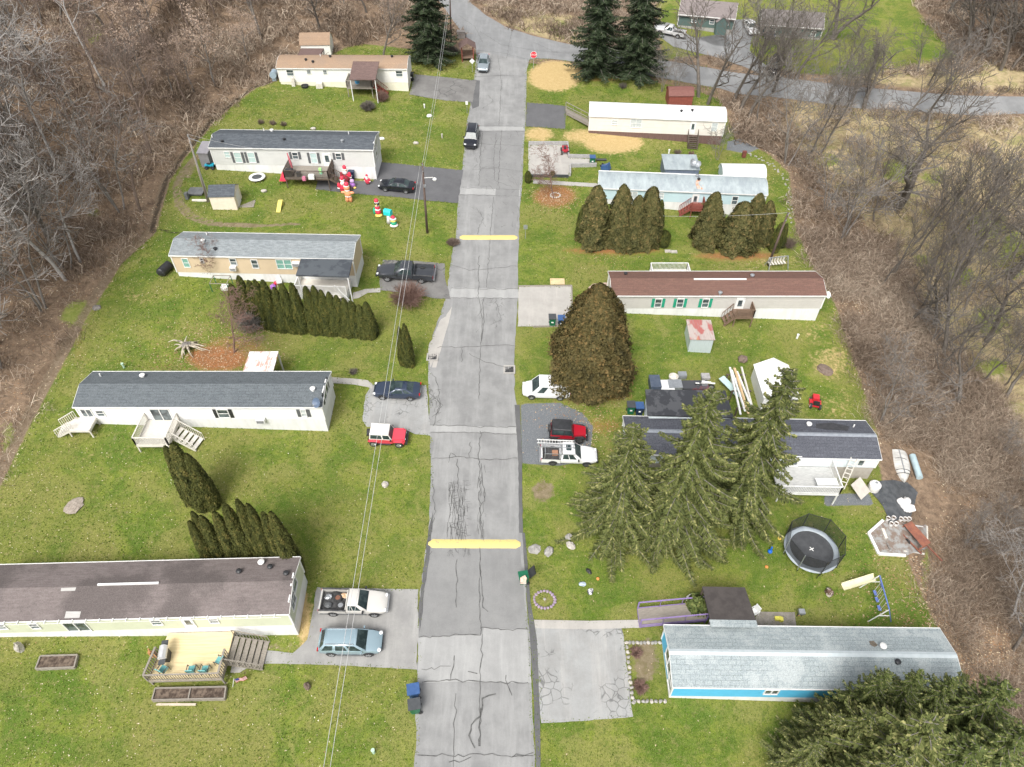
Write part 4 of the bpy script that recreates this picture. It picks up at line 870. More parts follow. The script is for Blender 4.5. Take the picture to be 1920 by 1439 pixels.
shed('white arched metal shed at the right rear of the ice blue home', (1353, 348), (1430, 353), 3.0, 1.2, 1.1, mat('pale_blue_shed_end', (.50, .60, .64), (.44, .54, .58), 2, .5), M_wroof, 'arch')
q = G(1296, 318); dish(G(1296, 312, 2.6), R(20), 'white satellite dish on a mast on the flat grey roof, left one of the pair', .42); dish(G(1308, 315, 2.6), R(-20), 'white satellite dish on the flat grey roof, right one of the pair', .38)
q = MB(); P = G(1267, 311, 2.6)
z1 = h8.o[2]+h8.zf; x0 = hx(h8, 1370, 590); x1 = hx(h8, 1403, 590)
deck_at([hl(h8, x0, -.05), hl(h8, x1, -.05), hl(h8, x1, -1.4), hl(h8, x0, -1.4)], z1, 'door_landing', 'small brown wooden landing at the door of the greige home', M_brwood, M_brwood, (1, 2), bal=.1); q = hl(h8, x0-.02, -.8); q2 = hl(h8, x0-1.0, -.85)
steps_at((q[0], q[1], z1), (q2[0], q2[1], H(*q2)), 1.1, 3, 'door_steps', 'brown wooden steps beside the landing of the greige home', M_brwood, M_brwood)
zd = h8.o[2]+h8.he-.9; x0 = hx(h8, 1228, 560); x1 = hx(h8, 1312, 560); deck_at([hl(h8, x0+.4, h8.D+2.2), hl(h8, x1-.2, h8.D+2.2), hl(h8, x1-.2, h8.D+.1), hl(h8, x0+.4, h8.D+.1)], h8.o[2]+h8.zf+.5, 'rear_deck', 'white-railed deck along the rear of the maroon-roofed home', M_wwood, M_post, (3, 0, 1))
dish(np.array([*hl(h8, h8.L+.35, .6), h8.o[2]+1.5]), R(30), 'white satellite dish on the right end of the greige home', .36, M_white)
# metal shed
b = NB('rust_mottled_tin_roof'); _c = b.mix(b.ramp(b.noise(.9, 3, .5, b.map((.9, .5, 1))), .45, .52), (.42, .36, .33), (.36, .11, .10)); _c = b.mix(b.ramp(b.noise(.7, 3, .5, b.map((1.3, .4, 1), )), .54, .6), _c, (.48, .26, .12)); _c = b.mix(b.math('MULTIPLY', b.ramp(b.noise(5, 3, .6, b.map((2, .1, 1))), .5, .6), .5), _c, (.30, .22, .20)); M_rustt = b.done(_c, .6)
shed('small tin shed with rust-mottled roof on the lawn behind the big brown cedar', (1289.5, 660), (1331.5, 662.5), 2.7, 1.9, .12, mat('pale_blue_tin', (.50, .57, .60), (.57, .64, .67), 2, .4, .2, stretch=(8, 1, .5)), M_rustt, 'mono')
# H9: black-roofed room behind, lumber, white shed, deck
P = [(1210, 730.3), (1360, 732.5), (1376, 783), (1214.4, 778)]
t, base, Q = slab_roof('garage', 'low garage with black patchy membrane roof beside the lumber stack', 'garage', P, [2.7, 2.7, 2.5, 2.5], mat('black_patchy_membrane', (.03, .032, .038), (.065, .068, .075), .6, .7, lo=.48, hi=.52), .15)
m = MB(); c = sum(Q)/4; m.poly([(c[0]+(q[0]-c[0])*.95, c[1]+(q[1]-c[1])*.93) for q in Q], -.8, min(q[2] for q in Q)-.15); m.build('wall', W_pblue, t)
def lumber():
    A0 = G(1384, 784); B0 = G(1381, 727); A0[2] += 1.9; c = (A0+B0)/2
    for i in range(5):
        m = MB(); L = (6.2, 5.4, 6.0, 5.0, 6.3)[i]; m.box((0, 0, 0), (.17 if i != 2 else .22, L, .09)); m.box((0, .2, .1), (.12, L*.9, .06))
        o = m.build('board', [M_white, M_post, mat('new_pine', (.66, .48, .28), (.58, .41, .23), 3, .7), M_white, M_wwood][i]); o.location = (c[0]-.62+i*.30, c[1], H(c[0], c[1])+1.75+.0); o.rotation_euler.z = R((-3, 1, 0, 4, -2)[i])
        tag(o, ['white board lying outermost on the left of the lumber stack beside the garage', 'white board second from the left in the lumber stack beside the garage', 'yellow pine plank in the middle of the lumber stack beside the garage', 'slightly skewed white board right of the yellow plank in the lumber stack', 'grey bleached board at the right edge of the lumber stack'][i], 'board', 'boards stacked beside the garage')
    t = thing('lumber_rack', 'dark timber rack holding the white and yellow boards beside the garage', 'rack', (c[0], c[1], H(c[0], c[1])))
    for y in (-2.2, 0, 2.2):
        m = MB(); m.box((0, y, 1.62), (1.9, .12, .12)); m.box((-.85, y, .8), (.12, .12, 1.6)).box((.85, y, .8), (.12, .12, 1.6)); m.build('trestle', M_dkwood, t)
lumber()
shed('white vinyl shed behind the spruce tops near the red mower', (1424, 772), (1486, 775), 4.3, 2.2, .9, mat('white_vinyl', (.78, .78, .77), (.72, .72, .71), 1.5, .5), M_wroof, 'gable', ridge='y')
# H9 deck in front right
z1 = h9.o[2]+h9.zf; x0 = hx(h9, 1440, 890); x1 = hx(h9, 1548, 890)
deck_at([hl(h9, x0, -.05), hl(h9, x1, -.05), hl(h9, x1, -2.9), hl(h9, x0, -2.9)], z1, 'white_deck', 'white railed deck beside the leaning ladder at the slate-roofed home', mat('worn_white_boards', (.50, .50, .48), (.38, .38, .37), 3, .8, stretch=(1, 6, 1)), M_post, (1, 2), bal=.14)
# H10 ramp and pavilion
t, base, Q = slab_roof('pavilion', 'dark brown flat-roofed pavilion behind the bright blue home', 'pavilion', [(1316.7, 1100), (1396.7, 1101.7), (1418, 1163.3), (1331.7, 1162)], [2.7, 2.7, 2.8, 2.8], mat('dark_brown_membrane', (.045, .038, .036), (.065, .056, .052), 1.5, .8), .16, posts=(0, 1, 2, 3), pm=M_dkwood)
slab_roof('entry_roof', 'small pale shingled entry roof joining the pavilion to the bright blue home', 'porch roof', [(1330, 1162), (1418, 1163.5), (1421, 1176), (1333, 1175)], [2.85, 2.85, 2.9, 2.9], S_pale, .1)
A_ = G(1198, 1170); B_ = G(1322, 1166)
M_purp = mat('purple_painted_rail', (.22, .15, .36), (.28, .21, .40), 3, .6)
t, c_, z_ = deck_at([(A_[0], A_[1]+1.1), (B_[0], B_[1]+1.3), (B_[0], B_[1]-.1), (A_[0], A_[1]-.3)], max(A_[2], B_[2])+.3, 'access_ramp', 'weathered ramp with purple rails leading to the pavilion', M_gwood, M_purp, (0, 2), bal=1.5, cat='ramp')
# ---- distant houses top right
W_dkgrn = siding('dark_green_siding', (.085, .13, .12)); S_purp = shingle('plum_shingles', (.225, .195, .19), (.19, .165, .16), (.27, .235, .225), .6, .3)
def plain_house(label, eL, eR, bL, bR, depth, wall, roof, wins=(), **k):
    h = house(label, eL, eR, bL, bR, [], wall, roof, cat='house', name='ranch_house', sk=.3, skm=mat('block_foundation', (.36, .35, .33), (.3, .29, .27), 3, .9), depth=depth, ov=.4, rise=1.5, **k)
    for w in wins: W_(h, *w)
    return h
f1 = plain_house('dark green house with plum roof across the upper road', (1273, 28), (1378, 37), (1275, 55), (1376, 66), 7, W_dkgrn, S_purp, [(1302, 38, 9, 8), (1335, 41, 8, 8), (1362, 43, 8, 8)])
t, L, D = shed('small dark gabled entry on the front of the green house', (1340, 66), (1360, 67), 2.2, 2.2, .8, W_dkgrn, S_purp, 'gable', ridge='y', cat='entry', name='house_entry')
f2 = plain_house('grey-green house with brown roof behind the bare trees, right of the driveway', (1428, 47), (1544, 55), (1430, 66), (1543, 80), 6.5, W_dkgrn, shingle('mauve_grey_shingles', (.22, .20, .195), (.185, .165, .16), (.27, .24, .23), .6, .3), [(1450, 56, 9, 8), (1490, 60, 9, 8), (1525, 64, 8, 8)])
# ---------------------------------------------------------------- plants
def lf(X, Y, sc, sd):    # cheap smooth random field
    return (np.sin(X*sc+sd)+np.sin(Y*sc*1.3+sd*2.1)+np.sin((X+Y)*sc*.7+sd*3.7)+np.sin((X-Y)*sc*1.7+sd*.7))/4
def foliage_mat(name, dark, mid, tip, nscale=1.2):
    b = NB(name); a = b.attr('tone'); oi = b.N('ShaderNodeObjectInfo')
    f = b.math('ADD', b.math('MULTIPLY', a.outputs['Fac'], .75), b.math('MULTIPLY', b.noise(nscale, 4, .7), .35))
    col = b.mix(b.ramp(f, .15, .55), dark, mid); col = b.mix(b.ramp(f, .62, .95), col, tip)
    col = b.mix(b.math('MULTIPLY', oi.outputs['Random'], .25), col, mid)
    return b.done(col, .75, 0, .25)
F_arb = foliage_mat('arborvitae_foliage', (.020, .027, .007), (.060, .068, .014), (.13, .11, .025))
F_arb2 = foliage_mat('olive_arborvitae_foliage', (.026, .032, .008), (.070, .076, .018), (.16, .135, .038))
F_brown = foliage_mat('bronzed_arborvitae_foliage', (.028, .032, .010), (.088, .084, .028), (.19, .14, .055), 2.5)
F_cedar = foliage_mat('bronzed_cedar_foliage', (.030, .027, .010), (.085, .070, .024), (.175, .115, .042), 1.0)
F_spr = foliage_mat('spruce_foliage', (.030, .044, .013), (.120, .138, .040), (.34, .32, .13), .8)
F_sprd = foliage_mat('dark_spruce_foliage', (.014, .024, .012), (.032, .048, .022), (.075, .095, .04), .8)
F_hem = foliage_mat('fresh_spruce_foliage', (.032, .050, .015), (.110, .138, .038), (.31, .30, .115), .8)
def bark(name, c1, c2): return mat(name, c1, c2, 5, .9, stretch=(1, 1, .25), bump=.3)
B_grey = bark('grey_bark', (.15, .135, .12), (.23, .21, .19)); B_dark = bark('dark_bark', (.10, .087, .074), (.165, .143, .122)); B_pale = bark('pale_bark', (.44, .415, .39), (.32, .30, .28)); B_brown = bark('brown_bark', (.14, .10, .08), (.20, .15, .12))
B_red = bark('reddish_twigs', (.17, .10, .08), (.24, .15, .12))
def rhomb(P, U, V):
    n = len(P); Vt = np.stack([P-U, P-V, P+U, P+V], 1).reshape(-1, 3); return Vt, np.arange(n*4).reshape(-1, 4)
def runit(n, g):
    v = g.normal(size=(n, 3)); return v/np.linalg.norm(v, axis=1, keepdims=True)
def shell_tree(name, m, n, prof, seed, leaf=.10, lob=.12, depth=.22, asp=1.6, core=True):
    """unit radius/height plant: prof(h)-> radius (0..1); built at real size through scale; returns crown object data"""
    g = np.random.default_rng(seed); hh = g.random(n*3); rr = np.array([prof(t) for t in hh]); keep = g.random(n*3) < rr*.85+.12; hh = hh[keep][:n]; rr = rr[keep][:n]; k = len(hh)
    an = g.random(k)*2*np.pi
    ph = g.random(6)*6.28
    mod = 1+lob*(np.sin(an*3+ph[0]+hh*5)*.6+np.sin(an*5+ph[1]-hh*11)*.5+np.sin(an*8+ph[2]+hh*17)*.35)
    dd = g.random(k)**2*depth; K = max(40, n//55); ch = g.random(K)**1.1; ca = g.random(K)*6.283; ct = g.normal(0, .13, K); asp_ = 2.6; dm = np.full(k, 9.); ci = np.zeros(k, int); pr = np.array([max(.25, prof(t)) for t in ch])
    for q in range(K):
        da = np.abs((an-ca[q]+np.pi) % (2*np.pi)-np.pi)*pr[q]; d_ = da*da+((hh-ch[q])*asp_)**2; m_ = d_ < dm; dm[m_] = d_[m_]; ci[m_] = q
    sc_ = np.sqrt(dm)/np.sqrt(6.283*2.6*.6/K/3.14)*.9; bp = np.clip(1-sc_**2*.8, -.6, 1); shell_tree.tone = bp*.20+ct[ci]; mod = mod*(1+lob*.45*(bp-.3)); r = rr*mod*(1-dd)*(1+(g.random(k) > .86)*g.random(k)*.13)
    return g, hh, an, r, dd, mod
def make_shell(name, R_, H_, prof, m, n, seed, leaf=.1, lob=.12, depth=.25, asp=1.7, trunkm=None, parent=None, lean=0.0):
    g, hh, an, r, dd, mod = shell_tree(name, m, n, prof, seed, leaf, lob, depth)
    k = len(hh); P = np.stack([r*R_*np.cos(an), r*R_*np.sin(an), hh*H_+.05], 1)
    out = np.stack([np.cos(an), np.sin(an), np.full(k, .5)], 1); T = runit(k, g)
    U = np.cross(out, T); U /= np.linalg.norm(U, axis=1, keepdims=True)+1e-9
    U = U*.75+runit(k, g)*.5; U[:, 2] += .3; U /= np.linalg.norm(U, axis=1, keepdims=True)
    V = np.cross(out+runit(k, g)*.6, U); V /= np.linalg.norm(V, axis=1, keepdims=True)+1e-9
    s = leaf*(.6+.8*g.random(k))[:, None]
    Vt, Fq = rhomb(P, U*s*asp*.5, V*s*.5)
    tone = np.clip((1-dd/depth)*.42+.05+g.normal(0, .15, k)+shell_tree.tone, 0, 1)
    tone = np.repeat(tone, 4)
    # core body so nothing shows through
    nc, mc = 14, 12; cv = []; cf = []
    for j in range(mc+1):
        t = j/mc
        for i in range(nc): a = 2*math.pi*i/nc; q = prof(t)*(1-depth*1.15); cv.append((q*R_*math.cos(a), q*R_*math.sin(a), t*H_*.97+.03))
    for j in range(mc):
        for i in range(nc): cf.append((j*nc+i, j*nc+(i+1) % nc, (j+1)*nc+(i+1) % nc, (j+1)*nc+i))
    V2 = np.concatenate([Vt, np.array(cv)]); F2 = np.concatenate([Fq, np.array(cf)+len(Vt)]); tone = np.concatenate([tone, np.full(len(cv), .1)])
    return np_mesh('crown', V2, F2, m, parent, attr={'tone': tone})
def cone_prof(p=.75, tipr=.04, base=.75): return lambda t: (tipr+(1-tipr)*((1-t)**p))*min(1, base+(1-base)*t/.18) if t < 1 else 0.02
def egg_prof(t): return max(.03, math.sin(math.pi*min(1, (t*.86+.12)**.72))**.8 if t < 1 else .02)
def top_of(bx, by, tx, ty):
    B = G(bx, by); T = PYp(tx, ty, B[1]); return B, max(.5, T[2]-B[2]), T[0]-B[0]
def add_trunk(t, r, h, m):
    k = MB(); k.tube([(0, 0, -.2), (0, 0, h)], [r, r*.7], 7); k.build('trunk', m, t, smooth=True)
ARB = {}
def arb(bx, by, tx, ty, hw, label, style='narrow', group=None, cat='evergreen', name='arborvitae', h=None):
    B, hh, dx = top_of(bx, by, tx, ty); hh = h or hh; R_ = hw*mpp(by)
    key = style+str(random.randrange(3))
    if key not in ARB:
        t = thing(name, label, cat, B, random.uniform(0, 6), group)
        sd = len(ARB)*11+5
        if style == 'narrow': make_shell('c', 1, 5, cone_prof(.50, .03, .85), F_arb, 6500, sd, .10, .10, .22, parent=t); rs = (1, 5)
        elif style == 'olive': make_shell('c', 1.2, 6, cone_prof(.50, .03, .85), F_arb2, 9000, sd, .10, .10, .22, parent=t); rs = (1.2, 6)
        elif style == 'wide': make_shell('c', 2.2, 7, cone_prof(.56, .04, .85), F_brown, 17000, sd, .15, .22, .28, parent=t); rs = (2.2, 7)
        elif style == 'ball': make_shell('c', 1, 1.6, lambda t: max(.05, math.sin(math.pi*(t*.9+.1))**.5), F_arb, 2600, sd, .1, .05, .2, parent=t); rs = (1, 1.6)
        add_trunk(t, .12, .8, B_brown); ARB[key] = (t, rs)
    else:
        t = dup(ARB[key][0], B, random.uniform(0, 6), label, group); t.name = name; rs = ARB[key][1]
        t['category'] = cat
    t.scale = (R_/rs[0], R_/rs[0], hh/rs[1]); return t
hb = [(455, 600), (474, 598), (492, 606), (505, 612), (520, 616), (537, 618), (553, 620), (570, 620), (594, 622), (608, 622), (620, 624), (633, 624), (645, 625), (658, 627), (670, 627), (684, 630), (697, 630)]
ht = [(431, 536), (452, 521), (473, 530), (482, 529), (499, 529), (518, 543), (532, 536), (548, 535), (574, 541), (588, 540), (597, 548), (612, 552), (623, 558), (637, 563), (652, 568), (671, 576), (686, 570)]
for i, (p, q) in enumerate(zip(hb, ht)):
    arb(*p, q[0]+2, q[1]-3, 15.5, 'narrow dark arborvitae in the hedge row below the tan home', 'narrow', 'arborvitae hedge row below the tan home')
arb(758, 683, 750, 614, 10, 'slimmer left tree of the lone pair of dark arborvitae near the storm drain'); arb(768, 684, 763, 608, 13, 'taller right tree of the lone pair of dark arborvitae near the storm drain')
for a in [((366, 940), (328, 838), 19, 'left column of the arborvitae clump below the white deck stairs'), ((384, 946), (346, 833), 24, 'tallest middle column of the arborvitae clump below the white deck stairs'), ((398, 946), (370, 852), 21, 'right column of the arborvitae clump below the white deck stairs')]: arb(*a[0], *a[1], a[2], a[3], 'olive')
for p, q, w_ in [((398, 1052), (352, 978), 16), ((408, 1044), (358, 960), 15), ((422, 1050), (373, 968), 18), ((452, 1056), (402, 961), 20), ((476, 1056), (433, 945), 21), ((502, 1058), (470, 938), 19), ((517, 1060), (484, 946), 18), ((540, 1068), (505, 962), 19), ((557, 1076), (517, 961), 20)]:
    arb(*p, *q, w_, 'olive arborvitae in the row behind the brown-roofed sage home', 'olive', 'arborvitae row behind the sage home')
for p, q, w_, l, s_ in [((1090, 448), (1083, 385), 13, 'narrow dark arborvitae at the far left end of the row by the ice blue home', 'narrow'), ((1112, 455), (1125, 350), 31, 'leftmost broad bronzed arborvitae before the ice blue home', 'wide'), ((1157, 458), (1164, 348), 29, 'second broad bronzed arborvitae from the left before the ice blue home', 'wide'), ((1186, 462), (1192, 368), 24, 'third shorter broad arborvitae from the left before the ice blue home', 'wide'), ((1209, 458), (1211, 352), 28, 'fourth broad arborvitae with a pointed top before the ice blue home', 'wide'), ((1232, 430), (1240, 376), 11, 'narrow dark arborvitae right of the broad row, above the clipped ball bush', 'narrow'),
                        ((1322, 458), (1340, 362), 29, 'broad arborvitae right of the red landing of the ice blue home', 'wide'), ((1376, 466), (1391, 380), 34, 'widest arborvitae in the right-hand group before the ice blue home', 'wide'), ((1402, 452), (1413, 364), 25, 'tallest pointed arborvitae in the right-hand group before the ice blue home', 'wide'), ((1424, 452), (1435, 378), 21, 'rightmost broad arborvitae before the ice blue home', 'wide'), ((1450, 470), (1459, 418), 11, 'narrow dark arborvitae behind the right utility pole', 'narrow'), ((1462, 463), (1468, 420), 9, 'slimmest dark arborvitae behind the right utility pole', 'narrow')]:
    arb(*p, *q, w_*1.1, l, s_)
arb(1243, 463, 1243, 434, 12, 'clipped dark ball bush beside the bronzed arborvitae row', 'ball', cat='bush', name='ball_bush'); arb(990, 343, 990, 322, 7, 'small dark cone shrub at the corner of the walkway by the road', 'ball', cat='bush', name='cone_shrub'); arb(1036, 331, 1036, 321, 5, 'tiny green cone shrub beside the concrete pad behind the bare maple', 'ball', cat='bush', name='cone_shrub'); arb(1132, 568, 1133, 541, 6, 'small dark conifer behind the top of the big brown cedar', 'ball', cat='bush', name='cone_shrub')
t = thing('leafy_bush', 'leafy green bush beside the pavilion post', 'bush', G(1304, 1142)); make_shell('c', .8, 1.7, lambda t: max(.05, math.sin(math.pi*(t*.9+.1))**.5), F_hem, 900, 5, .22, .15, .3, parent=t); add_trunk(t, .06, .6, B_brown)
# the big cedar
B, hh, dx = top_of(1106, 716, 1101, 534); t = thing('cedar_tree', 'huge bronzed brown egg-shaped cedar beside the white van', 'tree', B, 1.0)
R_ = 70*mpp(700)
def cedar_prof(t): return max(.03, float(np.interp(t, [0, .05, .14, .25, .38, .55, .70, .82, .92, 1], [.80, .92, .99, 1, .95, .80, .62, .45, .27, .04])))
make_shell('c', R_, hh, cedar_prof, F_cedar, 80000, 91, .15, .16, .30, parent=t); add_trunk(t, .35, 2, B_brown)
# spruces
def spruce_mesh(Hh_, R_, seed, m, parent, nw=26, nb=7, droop=.35, dens=1.0, spray=.55, gap=0.0, nstat=13):
    g = np.random.default_rng(seed); Ps, Us, Vs, Ts = [], [], [], []; br = []
    for w_ in range(nw):
        t = (w_+.5)/nw; z = Hh_*(.06+.93*t); Lb = R_*((1-t)**.72)*1.0+.25
        for k in range(nb):
            if g.random() < gap: continue
            a = 2*math.pi*(k/nb)+w_*2.4+g.normal(0, .35); L = Lb*g.uniform(.5, 1.15); dz = g.normal(0, .25)
            n = max(4, int(nstat*L/R_)+2)
            s = np.linspace(0.04, 1, n); hx_, hy_ = math.cos(a), math.sin(a)
            zz = z+dz - droop*L*(s**1.2)*g.uniform(.55, 1.35) + .14*L*s**4 + (1-t)*0 + (.3*L*s if t > .85 else 0)
            bend = g.normal(0, .10)*s**2*L
            C = np.stack([hx_*L*s-hy_*bend, hy_*L*s+hx_*bend, zz], 1); br.append((C[0], C[-1], C))
            d = np.gradient(C, axis=0); d /= np.linalg.norm(d, axis=1, keepdims=True); side = np.stack([-d[:, 1], d[:, 0], np.zeros(n)], 1); side /= np.linalg.norm(side, axis=1, keepdims=True)
            # ridge foliage along the branch
            for rep in range(1):
                P = C+g.normal(0, .05, C.shape)+np.array([0, 0, .02]); U = d*(L/n)*.75; V = (side*g.uniform(.5, 1.0, (n, 1))+np.array([0, 0, 1])*g.normal(0, .5, (n, 1)))*.085
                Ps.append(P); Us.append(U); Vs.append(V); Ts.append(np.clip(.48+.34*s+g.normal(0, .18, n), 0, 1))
            for sg in (-1, 1):
                for rep in range(int(2.6*dens)):
                    l = spray*1.5*(.32+.75*(1-s)**.8)*g.uniform(.45, 1.25, n)*(L/R_*.6+.5)
                    dirv = side*sg*1.0+d*g.uniform(.2, .8, (n, 1))+np.array([0, 0, -1])*g.uniform(.0, .65, (n, 1)); dirv /= np.linalg.norm(dirv, axis=1, keepdims=True)
                    P = C+d*g.uniform(-.5, .5, (n, 1))*(L/n)+dirv*l[:, None]*.5; V = np.cross(dirv, runit(n, g)); V /= np.linalg.norm(V, axis=1, keepdims=True)+1e-9
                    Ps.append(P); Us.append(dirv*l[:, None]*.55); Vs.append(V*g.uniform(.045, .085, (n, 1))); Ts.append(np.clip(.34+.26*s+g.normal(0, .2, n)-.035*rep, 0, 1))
    P = np.concatenate(Ps); U = np.concatenate(Us); V = np.concatenate(Vs); T = np.concatenate(Ts)
    Vt, Fq = rhomb(P, U, V); cr = np_mesh('crown', Vt, Fq, m, parent, attr={'tone': np.repeat(T, 4)})
    k = MB(); k.tube([(0, 0, -.3), (0, 0, Hh_*.5), (0, 0, Hh_*.985)], [.02*Hh_, .012*Hh_, .02], 8); k.build('trunk', B_grey, parent, smooth=True)
    S = []
    for c0, c1, C in br:
        for i in range(0, len(C)-1, 2): j = min(i+2, len(C)-1); S.append((C[i], C[j], .045*(1-i/len(C))+.008, .045*(1-j/len(C))+.008))
    V3, F3 = seg_mesh(S, 3); np_mesh('limb', V3, F3, B_grey, parent)
    return cr
def seg_mesh(S, ns=4):
    p0 = np.array([s[0] for s in S], float); p1 = np.array([s[1] for s in S], float); r0 = np.array([s[2] for s in S]); r1 = np.array([s[3] for s in S])
    d = p1-p0; d /= np.linalg.norm(d, axis=1, keepdims=True)+1e-9; ref = np.where(np.abs(d[:, 2:3]) > .9, np.array([[1., 0, 0]]), np.array([[0, 0, 1.]])); sx = np.cross(d, ref); sx /= np.linalg.norm(sx, axis=1, keepdims=True); sy = np.cross(sx, d)
    n = len(S); V = np.zeros((n, 2*ns, 3))
    for k in range(ns):
        a = 2*math.pi*k/ns; o = math.cos(a)*sx+math.sin(a)*sy
        V[:, k] = p0+o*r0[:, None]; V[:, ns+k] = p1+o*r1[:, None]
    base = (np.arange(n)*2*ns)[:, None]; Fs = [base+np.array([[k, (k+1) % ns, ns+(k+1) % ns, ns+k]]) for k in range(ns)]
    return V.reshape(-1, 3), np.concatenate(Fs)
SPR = {}
def spruce(P, h, R_, label, style, rz=0, group=None):
    if style not in SPR:
        t = thing('spruce_tree', label, 'tree', P, rz, group)
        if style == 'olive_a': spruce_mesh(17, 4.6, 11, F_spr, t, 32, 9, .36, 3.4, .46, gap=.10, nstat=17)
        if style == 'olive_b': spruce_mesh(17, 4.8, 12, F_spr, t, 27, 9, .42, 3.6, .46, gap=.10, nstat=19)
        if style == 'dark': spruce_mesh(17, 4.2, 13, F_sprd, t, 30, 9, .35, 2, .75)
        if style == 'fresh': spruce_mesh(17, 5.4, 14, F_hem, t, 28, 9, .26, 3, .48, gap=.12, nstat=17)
        SPR[style] = t
    else: t = dup(SPR[style], P, rz, label, group)
    base = {'olive_a': 4.6, 'olive_b': 4.8, 'dark': 4.2, 'fresh': 5.4}[style]; t.scale = (R_/base, R_/base, h/17); return t
def tipP(px, py, h, base=None):
    P = PZ(px, py, h); 
    for _ in range(6): P = PZ(px, py, H(P[0], P[1])+h)
    return np.array([P[0], P[1], H(P[0], P[1])])
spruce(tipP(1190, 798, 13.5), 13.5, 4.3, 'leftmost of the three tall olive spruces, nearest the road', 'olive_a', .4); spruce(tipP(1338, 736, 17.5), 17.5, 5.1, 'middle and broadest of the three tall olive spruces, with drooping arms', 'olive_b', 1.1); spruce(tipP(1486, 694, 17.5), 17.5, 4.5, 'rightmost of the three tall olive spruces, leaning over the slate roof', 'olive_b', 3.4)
spruce(tipP(1270, 880, 9.5), 9.5, 3.0, 'smaller olive spruce filling the gap between the left and middle tall spruces', 'olive_a', 2.2)
P = G(808, 112); spruce(P, 17, 4.6, 'dark spruce left of the road fork at the top', 'dark', .3)
for px, py, l, s_ in [(1118, 140, 'left one of the two dark spruces beside the stop sign junction', 4.7), (1192, 143, 'right one of the two dark spruces beside the stop sign junction', 4.9)]: spruce(G(px, py), 18, s_, l, 'dark', px*.1)
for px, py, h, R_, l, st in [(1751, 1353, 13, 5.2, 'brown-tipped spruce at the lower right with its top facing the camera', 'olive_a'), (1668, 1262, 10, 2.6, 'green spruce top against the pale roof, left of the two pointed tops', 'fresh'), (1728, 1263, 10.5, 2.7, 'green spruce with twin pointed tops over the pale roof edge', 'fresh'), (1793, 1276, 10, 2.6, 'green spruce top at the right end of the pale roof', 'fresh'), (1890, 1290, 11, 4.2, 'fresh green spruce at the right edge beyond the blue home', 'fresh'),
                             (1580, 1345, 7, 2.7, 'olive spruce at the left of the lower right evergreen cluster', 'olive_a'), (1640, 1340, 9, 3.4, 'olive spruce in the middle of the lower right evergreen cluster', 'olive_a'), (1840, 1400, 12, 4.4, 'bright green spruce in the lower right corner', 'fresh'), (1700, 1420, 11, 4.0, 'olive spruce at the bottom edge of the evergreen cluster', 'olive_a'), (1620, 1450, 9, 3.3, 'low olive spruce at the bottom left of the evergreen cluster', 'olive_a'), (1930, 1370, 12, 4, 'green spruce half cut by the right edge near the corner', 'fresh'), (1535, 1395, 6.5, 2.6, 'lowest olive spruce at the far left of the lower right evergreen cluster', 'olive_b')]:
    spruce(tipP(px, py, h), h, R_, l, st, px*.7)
# ---- bare trees
def grow(p, d, L, r, lev, mx, segs, rnd, up=.25, spread=.75, wig=.16, nch=(9, 6, 5, 4), cs=.3):
    ns = [7, 6, 4, 3, 2][min(lev, 4)]; p = np.array(p, float); d = np.array(d, float); pts = [p]
    for i in range(ns):
        d = d+np.array([rnd.gauss(0, wig), rnd.gauss(0, wig), rnd.gauss(0, wig*.6)+up*.25]); d /= np.linalg.norm(d); q = p+d*L/ns
        ra = r*(1-.75*i/ns); rb = r*(1-.75*(i+1)/ns); segs[lev].append((p, q, ra, rb)); p = q; pts.append((p, d.copy(), rb))
    if lev >= mx: return
    n = nch[min(lev, len(nch)-1)]
    for k in range(n):
        f = cs+(1-cs)*(k+.6)/n if lev == 0 else .18+.82*(k+.5)/n
        i = min(ns, max(1, int(round(f*ns)))); P_, D_, r_ = pts[i]
        a = rnd.uniform(0, 6.283) if lev == 0 else rnd.uniform(0, 6.283); side = np.array([math.cos(a+k*2.4), math.sin(a+k*2.4), 0]); side = side-D_*(side@D_); side /= np.linalg.norm(side)+1e-9
        cd_ = D_*(1-spread*.6)+side*spread*rnd.uniform(.7, 1.2); cd_ /= np.linalg.norm(cd_)
        jit = rnd.uniform(-.5, .5)/ns*L; grow(P_, cd_, L*rnd.uniform(.38, .6)*(1.15-.45*f), max(.008, r_*rnd.uniform(.45, .7)), lev+1, mx, segs, rnd, up, spread, wig*1.15, nch, cs)
